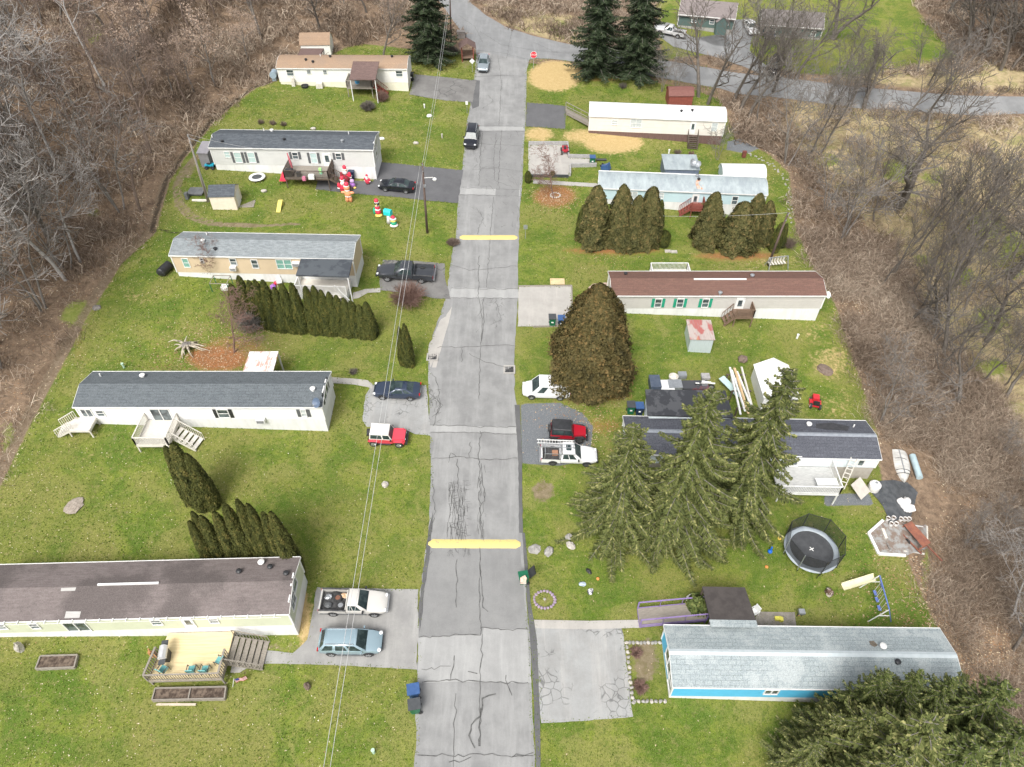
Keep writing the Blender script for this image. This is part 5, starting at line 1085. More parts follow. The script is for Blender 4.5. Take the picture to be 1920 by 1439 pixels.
def bare_tree(P, label, seed, h, m, name='bare_tree', group=None, forks=1, spread=.75, up=.25, nch=(9, 6, 5, 4), mx=4, cs=.3, r=None, leaves=None, nl=0, wig=.14, lean=(0, 0), cat='tree', minr=.010, ls=.16):
    rnd = random.Random(seed); segs = [[] for _ in range(6)]
    for f in range(forks):
        a = rnd.uniform(0, 6.28)+f*6.28/forks; k = .0 if forks == 1 else rnd.uniform(.15, .35)
        grow((math.cos(a)*.1*forks, math.sin(a)*.1*forks, -.2), (math.cos(a)*k+lean[0], math.sin(a)*k+lean[1], 1), h*rnd.uniform(.85, 1.0), (r or h*.016)/math.sqrt(forks), 0, mx, segs, rnd, up, spread, wig, nch, cs)
    t = thing(name, label, cat, P, rnd.uniform(0, 6), group)
    V, Fq = seg_mesh(segs[0], 6); np_mesh('trunk', V, Fq, m, t)
    rest = [(a, b_, max(ra, minr), max(rb, minr*.7)) for l in segs[1:] for a, b_, ra, rb in l]
    V, Fq = seg_mesh(rest, 3); np_mesh('crown', V, Fq, m, t)
    if leaves is not None:
        g = np.random.default_rng(seed); tw = [s[1] for l in segs[3:] for s in l]; tw = np.array(tw); idx = g.integers(0, len(tw), nl); Pl = tw[idx]+g.normal(0, .22, (nl, 3)); U = runit(nl, g); V_ = np.cross(U, runit(nl, g)); V_ /= np.linalg.norm(V_, axis=1, keepdims=True)+1e-9
        s = (ls*(.6+.8*g.random(nl)))[:, None]; Vt, Fl = rhomb(Pl, U*s*.6, V_*s*.35); np_mesh('leaves', Vt, Fl, leaves, t, attr={'tone': np.repeat(g.random(nl), 4)})
    return t
F_tan = foliage_mat('dry_tan_leaves', (.26, .18, .13), (.40, .30, .23), (.52, .42, .34))
T = {}
T['pale'] = bare_tree(G(122, 525), 'big pale-barked bare tree at the left edge with its trunk base beside the ditch', 1, 19, B_pale, nch=(13, 9, 6), mx=3, spread=.85, cs=.35, wig=.17, minr=.026, r=.22)
T['grey'] = bare_tree(G(1475, 308), 'grey multi-stemmed bare tree right of the white arched shed', 2, 12, B_grey, forks=3, nch=(9, 5, 3), mx=3, minr=.033)
T['dark'] = bare_tree(G(1375, 190), 'dark tall bare tree between the red shed and the upper road', 3, 13, B_dark, nch=(10, 6, 3), mx=3, spread=.65, up=.4, minr=.034, r=.28)
T['thick'] = bare_tree(G(1680, 392), 'thick spreading bare tree with heavy crooked limbs above the creek brush', 4, 14, B_dark, forks=2, nch=(8, 6, 5), mx=3, r=.60, spread=1.0, up=.12, cs=.2, wig=.2, minr=.03)
T['slim'] = bare_tree(G(1512, 293), 'slim dark leaning bare tree behind the arched shed', 5, 12, B_dark, nch=(9, 6, 4), mx=3, spread=.55, up=.5, lean=(.25, 0), r=.16, minr=.025)
T['brown'] = bare_tree(G(250, 120), 'brown bare tree in the left wood', 6, 11, B_brown, nch=(10, 7, 4), mx=3, minr=.026, group='bare brown trees of the left wood')
T['beech'] = bare_tree(G(285, 60), 'small tree holding pale dry leaves in the left wood', 7, 9, B_grey, nch=(10, 6, 4, 3), mx=3, leaves=F_tan, nl=2600, group='dry-leaved trees of the left wood', minr=.016)
T['twiggy'] = bare_tree(G(1040, 372), 'small reddish bare maple in a ring of fallen leaves', 8, 5.6, B_red, nch=(11, 7, 5, 4), spread=.85, cs=.18, up=.3, r=.1, minr=.012)
T['birch'] = bare_tree(G(203, 172), 'tall pale birch trunk slanting across the upper left wood', 9, 17, B_pale, nch=(8, 5, 4, 3), cs=.5, spread=.6, r=.2, minr=.014)
def bt(kind, px, py, h, label, group=None, rz=None, wx=1.0, name=None):
    base = {'pale': 19, 'grey': 12, 'dark': 13, 'thick': 14, 'slim': 12, 'brown': 11, 'beech': 9, 'twiggy': 5.6, 'birch': 17}[kind]; s = h/base
    o = dup(T[kind], G(px, py), random.uniform(0, 6.28) if rz is None else rz, label, group, (s*wx, s*wx, s))
    if name: o.name = name
    return o
for a in [('pale', 152, 492, 12, 'thinner pale bare tree just right of the big pale one at the left edge'), ('pale', 62, 425, 20, 'pale bare tree with wide crown high on the left edge'), ('pale', 5, 345, 19, 'pale bare tree half cut by the left edge, upper of its group'), ('pale', -30, 570, 18, 'pale bare tree whose crown enters at the left edge'), ('pale', 105, 305, 16, 'pale-crowned tree behind the tall birch trunk'),
          ('dark', 1310, 183, 14, 'grey bare tree behind the red shed'), ('dark', 1327, 195, 13, 'dark bare tree just right of the red shed'), ('dark', 1385, 210, 14, 'dark bare tree at the right end of the white-roofed home'), ('dark', 1402, 220, 12, 'second dark bare tree past the right end of the white-roofed home'), ('slim', 1424, 232, 12, 'slim bare tree on the slope right of the white-roofed home'), ('slim', 1534, 290, 11, 'slim bare tree further right of the arched shed'),
          ('grey', 1575, 450, 12, 'grey bare tree above the creek right of the utility pole'), ('grey', 1548, 395, 9, 'light grey bare tree on the bank near the pole'), ('thick', 1622, 205, 11, 'bare tree wrapped with dark ivy standing at the upper road edge'), ('grey', 1640, 335, 10, 'grey bare tree in the dry meadow left of the thick limbed tree'), ('dark', 1720, 300, 12, 'dark bare tree in the meadow right of the thick limbed tree'), ('slim', 1705, 480, 12, 'slim leaning tree over the brown brush'), ('slim', 1745, 490, 12, 'second slim leaning tree over the brown brush'), ('slim', 1790, 520, 13, 'slim tree leaning right at the meadow edge'),
          ('thick', 1890, 520, 13, 'thick bare tree at the right edge above the green patches'), ('dark', 1850, 640, 13, 'dark bare tree right of the mossy patch'), ('dark', 1768, 668, 11, 'dark bare tree in the brush left of the mossy patch'), ('grey', 1655, 795, 8, 'short grey tree rising from the ditch beside the slate roof'), ('slim', 1885, 745, 13, 'slim bare tree low on the right edge'), ('pale', 1893, 1160, 8.5, 'pale-branched small tree at the lower right edge'), ('dark', 1900, 1220, 7, 'dark stubby trunk below the pale branched tree at the lower right edge'),
          ('grey', 1240, 172, 6, 'low grey twiggy tree right of the two dark spruces'), ('grey', 1268, 166, 5, 'smaller grey twiggy tree behind the white roof'), ('grey', 1345, 300, 4.5, 'low grey twiggy shrub tree below the back steps of the white-roofed home'),
          ('twiggy', 437, 662, 6.5, 'brown bare tree over the orange leaf carpet above the metal carport'), ('twiggy', 418, 520, 4.2, 'small bare tree against the front of the tan home'), ('dark', 718, 112, 9, 'dark bare trunk behind the cream home roof'), ('dark', 600, 60, 10, 'dark bare tree up the bank behind the cream home'), ('thick', 1560, 75, 12, 'thick bare tree in front of the far lawn'), ('dark', 1490, 150, 12, 'grey bare tree by the lane before the far brown-roofed house'), ('dark', 1450, 172, 13, 'grey bare tree hiding the lane junction')]: bt(*a)
rt = random.Random(21)
def inpoly(x, y, P):
    c = False; n = len(P)
    for i in range(n):
        a, d = P[i], P[(i+1) % n]
        if ((a[1] > y) != (d[1] > y)) and x < (d[0]-a[0])*(y-a[1])/(d[1]-a[1]+1e-9)+a[0]: c = not c
    return c
def scatter_px(poly, n, rnd, mind=14):
    xs = [p[0] for p in poly]; ys = [p[1] for p in poly]; out = []; tries = 0
    while len(out) < n and tries < n*60:
        tries += 1; x = rnd.uniform(min(xs), max(xs)); y = rnd.uniform(min(ys), max(ys))
        if inpoly(x, y, poly) and all((x-a)**2+(y-c)**2 > mind*mind for a, c in out): out.append((x, y))
    return out
WL = [(-60, -40), (780, -40), (770, 30), (700, 75), (560, 62), (505, 110), (455, 150), (370, 210), (320, 250), (285, 330), (270, 410), (190, 470), (120, 570), (60, 680), (-60, 860)]
for x, y in scatter_px(WL, 64, rt, 26):
    if x > 120 and y < 175 and rt.random() < .55: bt('beech', x, y, rt.uniform(5, 10), 'small tree holding pale dry leaves in the left wood', 'dry-leaved trees of the left wood')
    else:
        k = rt.choice(['brown', 'brown', 'grey', 'dark'])
        bt(k, x, y, rt.uniform(7, 14), {'brown': 'brown bare tree in the left wood', 'grey': 'grey many-stemmed bare tree in the left wood', 'dark': 'dark straight bare tree in the left wood'}[k], {'brown': 'bare brown trees of the left wood', 'grey': 'bare grey trees of the left wood', 'dark': 'bare dark trees of the left wood'}[k])
WR = [(1725, -40), (2000, -40), (2000, 150), (1880, 140), (1800, 85), (1750, 40)]
for x, y in scatter_px(WR, 46, rt, 13): bt('dark', x, y, rt.uniform(10, 16), 'dark straight trunk in the wood at the upper right corner', 'trees of the upper right wood')
for x, y in scatter_px([(1290, 90), (1480, 165), (1500, 60), (1430, 80), (1350, 70)], 5, rt, 20): bt('grey', x, y, rt.uniform(7, 11), 'bare tree standing before the two far houses', 'bare trees before the far houses')
for x, y in scatter_px([(1540, 110), (1780, 150), (1800, 230), (1600, 240), (1500, 215)], 12, rt, 22): bt(rt.choice(['grey', 'dark']), x, y, rt.uniform(6, 11), 'bare tree along the upper road beside the dry meadow', 'bare trees along the upper road')
for x, y in scatter_px([(1560, 400), (1960, 450), (1990, 780), (1780, 760), (1650, 560)], 34, rt, 24): bt(rt.choice(['slim', 'grey', 'dark', 'slim']), x, y, rt.uniform(7, 12), 'bare tree in the brush right of the lots', 'bare trees in the right brush')
for x, y in scatter_px([(1720, 780), (1990, 800), (2000, 1300), (1850, 1260), (1780, 1060)], 8, rt, 50): bt('grey', x, y, rt.uniform(3, 6), 'low grey bare sapling in the lower right brush', 'saplings in the lower right brush')
# shrubs on the lots
def shrub(px, py, r_, h, label, m, n=170, seed=1, name='bare_shrub', thin=.012, up=.8):
    g = np.random.default_rng(seed); S = []
    for i in range(n):
        a = g.random()*6.283; e = g.random()**.6; d = np.array([math.cos(a)*e*r_, math.sin(a)*e*r_, h*(1-.55*e*e)*g.uniform(.7, 1.05)]); p = np.array([math.cos(a)*.1, math.sin(a)*.1, 0]); mid = p+d*.5+np.array([0, 0, h*.12]); en_ = p+d
        S += [(p, mid, thin*1.8, thin*1.2), (mid, en_, thin*1.2, thin*.6)]
        for q in range(3): S.append((p+d*(.45+.15*q), p+d*(.45+.15*q)+runit(1, g)[0]*h*.22, thin*.8, thin*.5))
    t = thing(name, label, 'shrub', G(px, py)); V, Fq = seg_mesh(S, 3); np_mesh('twigs', V, Fq, m, t)
    S2 = [(np.array([0, 0, -.1]), np.array([0, 0, .25]), .07, .05)]; V, Fq = seg_mesh(S2, 6); np_mesh('stem', V, Fq, m, t); return t
shrub(767, 568, 2.3, 2.6, 'round brown many-stemmed shrub below the dark pickup', B_red, 330, 3, thin=.017); shrub(474, 614, 1.9, 2.2, 'grey rounded shrub at the left end of the dark hedge', B_grey, 300, 4, thin=.018); shrub(691, 206, 1.2, 1.3, 'dense low brown shrub on the lawn below the cream home', B_dark, 330, 5, thin=.02); shrub(717, 190, 1.0, 1.6, 'dark red shrub at the porch corner of the cream home', B_red, 260, 6, thin=.02)
shrub(850, 458, .8, .7, 'low twiggy heap at the road edge beside the farther speed bump', B_brown, 300, 7, thin=.018, name='twig_heap'); shrub(1168, 166, .8, 1, 'small dark twiggy bush behind the white-roofed home', B_dark, 100, 8); shrub(1478, 465, 1.1, 1.6, 'brown bare bush right of the utility pole', B_brown, 160, 9); shrub(1192, 1225, .5, .4, 'upper small dark red bush in the stone-edged bed', B_red, 120, 10, thin=.02); shrub(1200, 1290, .6, .5, 'lower small dark red bush in the stone-edged bed', B_red, 140, 11, thin=.02)
shrub(848, 103, 1.3, 1.3, 'dark bush beside the roadside shelter', B_dark, 300, 12, thin=.022); shrub(1270, 289, .6, .7, 'small bare bush left of the back steps of the white-roofed home', B_brown, 80, 13); shrub(1296, 292, .5, .7, 'small bare bush directly below the back steps of the white-roofed home', B_red, 80, 14); shrub(663, 700, .5, .6, 'tiny bare shrub in the lawn above the front walk of the long white home', B_dark, 60, 15)
for i, (x, y) in enumerate([(490, 232), (512, 234), (532, 236)]): shrub(x, y, .5, .7, ['leftmost', 'middle', 'rightmost'][i]+' of three small bare bushes behind the slate blue roof', B_brown, 70, 20+i)
b = NB('grass_tufts'); a_ = b.attr('tone'); _c = b.mix(b.ramp(a_.outputs['Fac'], .0, .5), (.055, .098, .009), (.135, .190, .022)); M_tuft = b.done(b.mix(b.ramp(a_.outputs['Fac'], .6, 1), _c, (.30, .28, .10)), .9, 0, .2)
g = np.random.default_rng(5); SHT = [sdf_poly(P_, VX[:1], VY[:1]) for P_ in ()]
def hard(X, Y):
    m = np.zeros(X.shape, bool)
    for o in bpy.data.objects:
        if o.type == 'MESH' and o.name.split('.')[0] in ('driveway', 'sidewalk', 'main_road', 'upper_road', 'side_lane', 'patio'):
            v = np.array([q.co[:2] for q in o.data.vertices]); 
            for f in o.data.polygons:
                P_ = v[list(f.vertices)]; x0, y0 = P_.min(0); x1, y1 = P_.max(0); I = np.where((X > x0) & (X < x1) & (Y > y0) & (Y < y1) & ~m)[0]
                if len(I): m[I] |= sdf_poly(P_, X[I], Y[I]) > 0
    return m
X = g.uniform(-43, 37, 230000); Y = 8+110*g.random(230000)**1.25; dl = X-np.interp(Y, LEFT_Y, LEFT_X); dr = np.interp(Y, RIGHT_Y, RIGHT_X)-X; ok = (dl > 0) & (dr > 0) & ((X < -5.5) | (X > 1)); X, Y = X[ok], Y[ok]; ok = ~(hard(X, Y) & hard(X+.22, Y) & hard(X-.22, Y) & hard(X, Y+.2) & hard(X, Y-.2)); ix = np.clip(np.searchsorted(gx, X), 0, nx-1)+np.clip(np.searchsorted(gy, Y), 0, ny-1)*nx
ok &= (MASK['straw'][ix] < .45) & (MASK['gravel'][ix] < .3) & (MASK['dirt'][ix] < .5) & (MASK['litter'][ix] < .55); X, Y = X[ok], Y[ok]
n = len(X); a = g.random(n)*6.283; s = .040*(.6+.9*g.random(n))*(.8+Y/110); U = np.stack([np.cos(a)*s, np.sin(a)*s, g.normal(0, .02, n)], 1); V = np.stack([-np.sin(a)*s*.55, np.cos(a)*s*.55, np.abs(g.normal(0, .03, n))], 1)
Vt, Fq = rhomb(np.stack([X, Y, hz(X, Y)+.06], 1), U, V); tag(np_mesh('grass_tufts', Vt, Fq, M_tuft, attr={'tone': np.repeat(np.clip(g.normal(0, .26, n)+.40+.22*lf(X, Y, .3, 3)+.14*lf(X, Y, 1.1, 8)+.5*MASK['straw'][np.clip(np.searchsorted(gx, X), 0, nx-1)+np.clip(np.searchsorted(gy, Y), 0, ny-1)*nx], 0, 1), 4)}), 'short green grass tufts all over the lawns', 'grass', kind='stuff')
# ---- brush: countless twigs, dry stems and fallen leaves
b = NB('brush_twigs'); a_ = b.attr('tone'); _c = b.mix(b.ramp(a_.outputs['Fac'], .0, .45), (.105, .077, .057), (.27, .205, .152)); _c = b.mix(b.ramp(a_.outputs['Fac'], .5, .95), _c, (.50, .42, .33)); M_brush = b.done(_c, .9, 0, .2)
def brush_templates(n, g, nt=4, hgt=1.6, wid=.032):
    out = []
    for k in range(nt):
        a = g.random(n)*6.283; e = g.random(n)**.7*1.5; root = np.concatenate([g.uniform(-1.5, 1.5, (n, 2)), np.zeros((n, 1))], 1)
        tip = root+np.stack([np.cos(a)*e*.8, np.sin(a)*e*.8, hgt*(.10+.62*g.random(n))], 1)+g.normal(0, .15, (n, 3)); mid = (root+tip)/2+np.array([0, 0, .2])+g.normal(0, .14, (n, 3))
        d = tip-root; sd = np.cross(d, runit(n, g)); sd /= np.linalg.norm(sd, axis=1, keepdims=True)+1e-9; w_ = wid*(.6+.8*g.random(n))[:, None]
        V = np.stack([root-sd*w_*.5, root+sd*w_*.5, mid-sd*w_*.5, mid+sd*w_*.5, tip-sd*w_*.2, tip+sd*w_*.2], 1); out.append(V)
    return out
def brush(name, X, Y, S, tone, g, nt=90, label='', wid=.032, hgt=1.6):
    Tm = brush_templates(nt, g, 4, hgt, wid); Vs = []; Ts = []
    Z = hz(X, Y); kk = g.integers(0, 4, len(X)); an = g.random(len(X))*6.283
    wf = np.clip(Y/88, .34, 1.1)
    for k in range(4):
        I = np.where(kk == k)[0]; Q = Tm[k].reshape(nt, 3, 2, 3); cc_ = Q.mean(2, keepdims=True); V = (cc_+(Q-cc_)*wf[I][:, None, None, None, None]).reshape(len(I), -1, 3); c, s = np.cos(an[I])[:, None], np.sin(an[I])[:, None]; sc = S[I][:, None]
        x = (V[..., 0]*c-V[..., 1]*s)*sc+X[I][:, None]; y = (V[..., 0]*s+V[..., 1]*c)*sc+Y[I][:, None]; z = V[..., 2]*sc+Z[I][:, None]-.05
        Vs.append(np.stack([x, y, z], -1).reshape(-1, 3)); tt = tone[I][:, None]+g.normal(0, .24, (len(I), nt)); Ts.append(np.repeat(tt, 6, axis=1).ravel())
    V = np.concatenate(Vs); T_ = np.clip(np.concatenate(Ts), 0, 1); n = len(V)//6; base = (np.arange(n)*6)[:, None]
    Fq = np.concatenate([base+np.array([[0, 1, 3, 2]]), base+np.array([[2, 3, 5, 4]])]); o = np_mesh(name, V, Fq, M_brush, attr={'tone': T_}); tag(o, label, 'brush', kind='stuff'); return o
g = np.random.default_rng(77)
UPW = [(tw[0][0]-16, tw[0][1]+26)]+tw+[ext(tw, 8), ext(b2, 8)]+b2[::-1]+bw[::-1]+[(bw[0][0]-16, bw[0][1]+22)]
LANE = world_pts([(1226, 62), (1262, 88), (1300, 98), (1350, 110), (1400, 128), (1440, 146), (1475, 152), (1460, 140), (1425, 115), (1405, 95), (1412, 60), (1408, 36), (1372, 38), (1372, 62), (1385, 90), (1340, 86), (1290, 66), (1256, 44), (1228, 40)])
FARL = world_pts([(1245, 112), (1235, 60), (1230, 10), (1240, -40), (1700, -40), (1720, 20), (1760, 70), (1795, 105), (1740, 118), (1600, 142), (1500, 138), (1440, 128), (1350, 100)])
MEAD = world_pts([(1480, 190), (1960, 225), (2100, 500), (1960, 900), (1800, 700), (1700, 560), (1640, 440), (1540, 330), (1460, 230)])
X = g.uniform(-125, 0, 9000); Y = g.uniform(8, 185, 9000); dl = np.interp(Y, LEFT_Y, LEFT_X)-X
ok = (dl > .4) & (sdf_poly(UPW, X, Y) < -1.2) & (lf(X, Y, .35, 1.0) > -.42) & (Y < 118+np.maximum(0, -X-10)*3) & ~((dl < 5) & (Y < 62) & (g.random(9000) < .35))
ok &= ~((X > -12) & (Y < 124)); X, Y = X[ok], Y[ok]; brush('undergrowth', X, Y, g.uniform(.5, 1.35, len(X)), .46+.3*lf(X, Y, .22, 4)+.2*(lf(X, Y, .9, 2)), g, 80, 'tangled brown undergrowth filling the wood left of the lots', wid=.055)
JUNK = world_pts([(1640, 838), (1735, 838), (1760, 900), (1755, 1050), (1650, 1052), (1640, 960)])
X = g.uniform(-14, 130, 14000); Y = g.uniform(4, 185, 14000); dr = X-np.interp(Y, RIGHT_Y, RIGHT_X); sm = sdf_poly(MEAD, X, Y); su = sdf_poly(UPW, X, Y)
right = (dr > .4) & (Y < 112) | (Y > 116)
ok = right & (su < -1.0) & (sdf_poly(LANE, X, Y) < -1) & (sdf_poly(FARL, X, Y) < -.5) & (sdf_poly([(a_, c_) for a_, c_ in LAWN_R], X, Y) < -.3) & (sdf_poly(JUNK, X, Y) < -1.2) & ((sm < 0) | (g.random(14000) < .30+.5*sst(4, 0, sm))) & (lf(X, Y, .4, 2.0) > -.45)
ok &= ~((Y > 116) & (X < 14) & (g.random(14000) < .3)) & ~((X < 3) & (Y < 124))
X, Y = X[ok], Y[ok]; brush('undergrowth', X, Y, g.uniform(.45, 1.25, len(X)), .44+.3*lf(X, Y, .25, 9)+.2*(lf(X, Y, .8, 5)), g, 80, 'tangled brown undergrowth right of the lots down to the creek', wid=.055)
X = g.uniform(30, 60, 5200); Y = g.uniform(8, 75, 5200); dr = X-np.interp(Y, RIGHT_Y, RIGHT_X); ok = (dr > .6) & (sdf_poly(JUNK, X, Y) < -1) & (sdf_poly(MEAD, X, Y) < 1) & (lf(X, Y, .4, 2.0) > -.5); X, Y = X[ok], Y[ok]
brush('undergrowth', X, Y, g.uniform(.5, 1.3, len(X)), .5+.25*lf(X, Y, .25, 9)+.2*(lf(X, Y, .8, 5)), g, 110, 'finer grey brown brush filling the near part of the right bank', wid=.040, hgt=1.3)
# dry grass tufts in the meadow
X = g.uniform(38, 125, 9000); Y = g.uniform(20, 112, 9000); ok = (sdf_poly(MEAD, X, Y) > 0) & (lf(X, Y, .3, 7) > -.3); X, Y = X[ok], Y[ok]
b = NB('dry_meadow_grass'); a_ = b.attr('tone'); _c = b.mix(b.ramp(a_.outputs['Fac'], .1, .9), (.23, .18, .10), (.46, .38, .25)); M_dryg = b.done(_c, .9, 0, .2)
mb0 = M_brush; M_brush = M_dryg; brush('dry_grass', X, Y, g.uniform(.35, .75, len(X)), .5+.4*lf(X, Y, .5, 3), g, 30, 'dry tan meadow grass below the upper road', wid=.05, hgt=.9); M_brush = mb0
# fallen leaves on lawns and woods
b = NB('fallen_leaves'); a_ = b.attr('tone'); _c = b.mix(b.ramp(a_.outputs['Fac'], .0, .5), (.30, .17, .09), (.52, .42, .28)); _c = b.mix(b.ramp(a_.outputs['Fac'], .55, 1), _c, (.74, .68, .52)); M_leaf = b.done(_c, .9, 0, .2)
def leaves(X, Y, size, tone, label, name='fallen_leaves'):
    n = len(X); P = np.stack([X, Y, hz(X, Y)+.02], 1); a = g.random(n)*6.283; s = size*(.6+.8*g.random(n)); U = np.stack([np.cos(a)*s, np.sin(a)*s, g.normal(0, .012, n)], 1); V = np.stack([-np.sin(a)*s*.6, np.cos(a)*s*.6, g.normal(0, .012, n)], 1)
    Vt, Fq = rhomb(P, U, V); o = np_mesh(name, Vt, Fq, M_leaf, attr={'tone': np.repeat(np.clip(tone, 0, 1), 4)}); tag(o, label, 'leaves', kind='stuff')
X = g.uniform(-43, -6, 26000); Y = g.uniform(10, 118, 26000); dl = X-np.interp(Y, LEFT_Y, LEFT_X); pr_ = np.exp(-dl/12)*.75+.10+.25*(Y < 27)
ok = (dl > 0) & (g.random(26000) < pr_) & (X < -8); X, Y = X[ok], Y[ok]; leaves(X, Y, .045, g.normal(.52, .28, len(X)), 'small pale fallen leaves scattered over the left lawns')
X = g.uniform(2, 38, 6000); Y = g.uniform(10, 112, 6000); dr = np.interp(Y, RIGHT_Y, RIGHT_X)-X; ok = (dr > 0) & (g.random(6000) < .15+.6*np.exp(-dr/5)); X, Y = X[ok], Y[ok]; leaves(X, Y, .055, g.normal(.45, .25, len(X)), 'small pale fallen leaves scattered over the right lawns')
X = g.uniform(-110, -14, 60000); Y = g.uniform(8, 170, 60000); dl = np.interp(Y, LEFT_Y, LEFT_X)-X; ok = (dl > -.5) & (sdf_poly(UPW, X, Y) < -.5); leaves(X[ok], Y[ok], .085, g.normal(.30, .28, ok.sum()), 'brown and tan leaves littering the floor of the left wood')
X = g.uniform(30, 95, 42000); Y = g.uniform(8, 112, 42000); dr = X-np.interp(Y, RIGHT_Y, RIGHT_X); ok = (dr > -.5) & (sdf_poly(UPW, X, Y) < -.5) & (sdf_poly(MEAD, X, Y) < 2) & (sdf_poly(JUNK, X, Y) < 0); leaves(X[ok], Y[ok], .085, g.normal(.28, .28, ok.sum()), 'brown leaves littering the bank right of the lots')
for cx, cy, n, r_ in [(408, 668, 2600, 5.2), (1040, 370, 1500, 3.0), (1110, 790, 900, 4.5), (1140, 470, 500, 5), (1390, 478, 500, 5), (1800, 1180, 3500, 7), (740, 75, 2600, 8)]:
    c = G(cx, cy); X = c[0]+g.normal(0, r_*.6, n); Y = c[1]+g.normal(0, r_*.55, n); leaves(X, Y, .07, g.normal(.12, .2, n), {408: 'orange brown leaves carpeting the lawn behind the carport', 1040: 'red brown leaves ringing the small maple', 1110: 'rusty leaves under the big cedar', 1140: 'rusty litter under the left bronzed arborvitae row', 1390: 'rusty litter under the right bronzed arborvitae group', 1800: 'orange leaf litter at the lower right wood edge', 740: 'russet leaves on the bank behind the cream home'}[cx])
# ---------------------------------------------------------------- vehicles
def paint_mat(name, c, rough=.25, metal=.3):
    b = NB(name); n = b.noise(1.5, 5, .7); c2 = b.mix(b.math('MULTIPLY', b.ramp(n, .45, .75), .35), c, tuple(x*.7+.03 for x in c)); m = b.done(c2, rough, metal, .6)
    b.b.inputs['Coat Weight'].default_value = .5; return m
P_navy = paint_mat('dark_blue_paint', (.035, .05, .085)); P_black = paint_mat('black_car_paint', (.016, .018, .026)); P_char = paint_mat('charcoal_paint', (.055, .06, .07)); P_wht = paint_mat('white_car_paint', (.74, .74, .74), .3, 0)
P_beige = paint_mat('champagne_paint', (.60, .58, .54), .3, .1); P_lblue = paint_mat('light_blue_car_paint', (.29, .39, .44), .25, .3); P_pink = paint_mat('faded_red_paint', (.66, .055, .085), .4, 0); P_red = paint_mat('deep_red_paint', (.42, .010, .025), .3, .1)
P_silver = paint_mat('silver_paint', (.36, .41, .44), .25, .5); P_slv2 = paint_mat('pale_silver_paint', (.62, .62, .62), .3, .2)
M_rim = mat('alloy_rim', (.55, .56, .57), (.42, .43, .44), 4, .3, .7); M_steelrim = mat('black_rim', (.05, .05, .05), (.08, .08, .08), 4, .5); M_rustrim = mat('rusty_rim', (.22, .10, .06), (.16, .07, .05), 5, .8)
M_lamp = mat('headlamp_glass', (.75, .76, .76), (.6, .62, .63), 6, .1); M_tail = mat('tail_lamp', (.5, .015, .02), (.4, .01, .015), 5, .2); M_trimb = mat('grey_plastic_trim', (.14, .145, .15), (.10, .105, .11), 4, .6)
M_softblk = mat('black_soft_top', (.022, .023, .025), (.035, .036, .04), 3, .6); M_carglass = mat('car_glass', (.02, .032, .034), (.06, .085, .085), 1.2, .12, spec=.35); M_liner = mat('bed_liner', (.035, .035, .038), (.08, .08, .08), 5, .8)
def wheel(t, x, y, r, w, rim=None):
    s_ = 1 if y > 0 else -1
    m = MB(); n = 20; pr = [(r*.62, -w/2), (r*.93, -w/2), (r, -w*.3), (r, w*.3), (r*.93, w/2), (r*.62, w/2)]; vs = []; fs = []
    for rr_, yy in pr:
        for k in range(n): a = 2*math.pi*k/n; vs.append((rr_*math.cos(a), yy, rr_*math.sin(a)))
    for i in range(len(pr)-1):
        for k in range(n): fs.append((i*n+k, i*n+(k+1) % n, (i+1)*n+(k+1) % n, (i+1)*n+k))
    m.add(vs, fs); o = m.build('wheel', M_rubber, t, loc=(x, y, r)); m = MB()
    vs = [(0, s_*w*.30, 0)]; fs = []
    for k in range(n): a = 2*math.pi*k/n; vs.append((r*.64*math.cos(a), s_*w*.46, r*.64*math.sin(a)))
    for k in range(n): fs.append((0, 1+k, 1+(k+1) % n))
    for k in range(5):
        a = 2*math.pi*k/5; m.bar((0, s_*w*.36, 0), (r*.6*math.cos(a), s_*w*.47, r*.6*math.sin(a)), .06)
    m.add(vs, fs); m.build('rim', rim or M_rim, o)
def loftbody(st, rnd=.12):
    """st: (x, hw, zb, zt) -> closed rounded loft"""
    m = MB(); ring = []
    for x, hw, zb, zt in st:
        h = zt-zb; ring.append([(x, -hw*.86, zb), (x, -hw*.97, zb+h*.12), (x, -hw, zb+h*.5), (x, -hw*.985, zb+h*.78), (x, -hw*.93, zt-.03), (x, -hw*.80, zt), (x, -hw*.4, zt+.02), (x, 0, zt+.028),
                                (x, hw*.4, zt+.02), (x, hw*.80, zt), (x, hw*.93, zt-.03), (x, hw*.985, zb+h*.78), (x, hw, zb+h*.5), (x, hw*.97, zb+h*.12), (x, hw*.86, zb)])
    n = 15; vs = [p for r in ring for p in r]; fs = [(i*n+k, i*n+(k+1) % n, (i+1)*n+(k+1) % n, (i+1)*n+k) for i in range(len(ring)-1) for k in range(n)]
    fs += [tuple(range(n)), tuple((len(ring)-1)*n+k for k in range(n-1, -1, -1))]; return m.add(vs, fs)
def lerp(a, b, t): return a+(b-a)*t
def panel(quad, u0, u1, v0, v1, off, u0t=None, u1t=None):
    q = [np.array(p, float) for p in quad]; n = np.cross(q[1]-q[0], q[3]-q[0]); n /= np.linalg.norm(n)
    u0t = u0 if u0t is None else u0t; u1t = u1 if u1t is None else u1t
    f = lambda u, v: lerp(lerp(q[0], q[1], u), lerp(q[3], q[2], u), v)+n*off
    P = [f(u0, v0), f(u1, v0), f(u1t, v1), f(u0t, v1)]; return [tuple(p) for p in P], [tuple(p-n*(off+.03)) for p in P]
def glasspan(t, name, quad, *a, m=None, **k):
    A_, B_ = panel(quad, *a, .012, **k); mb_ = MB(); mb_.add(A_+B_, [(0, 1, 2, 3), (7, 6, 5, 4), (0, 4, 5, 1), (1, 5, 6, 2), (2, 6, 7, 3), (3, 7, 4, 0)]); mb_.build(name, m or M_carglass, t)
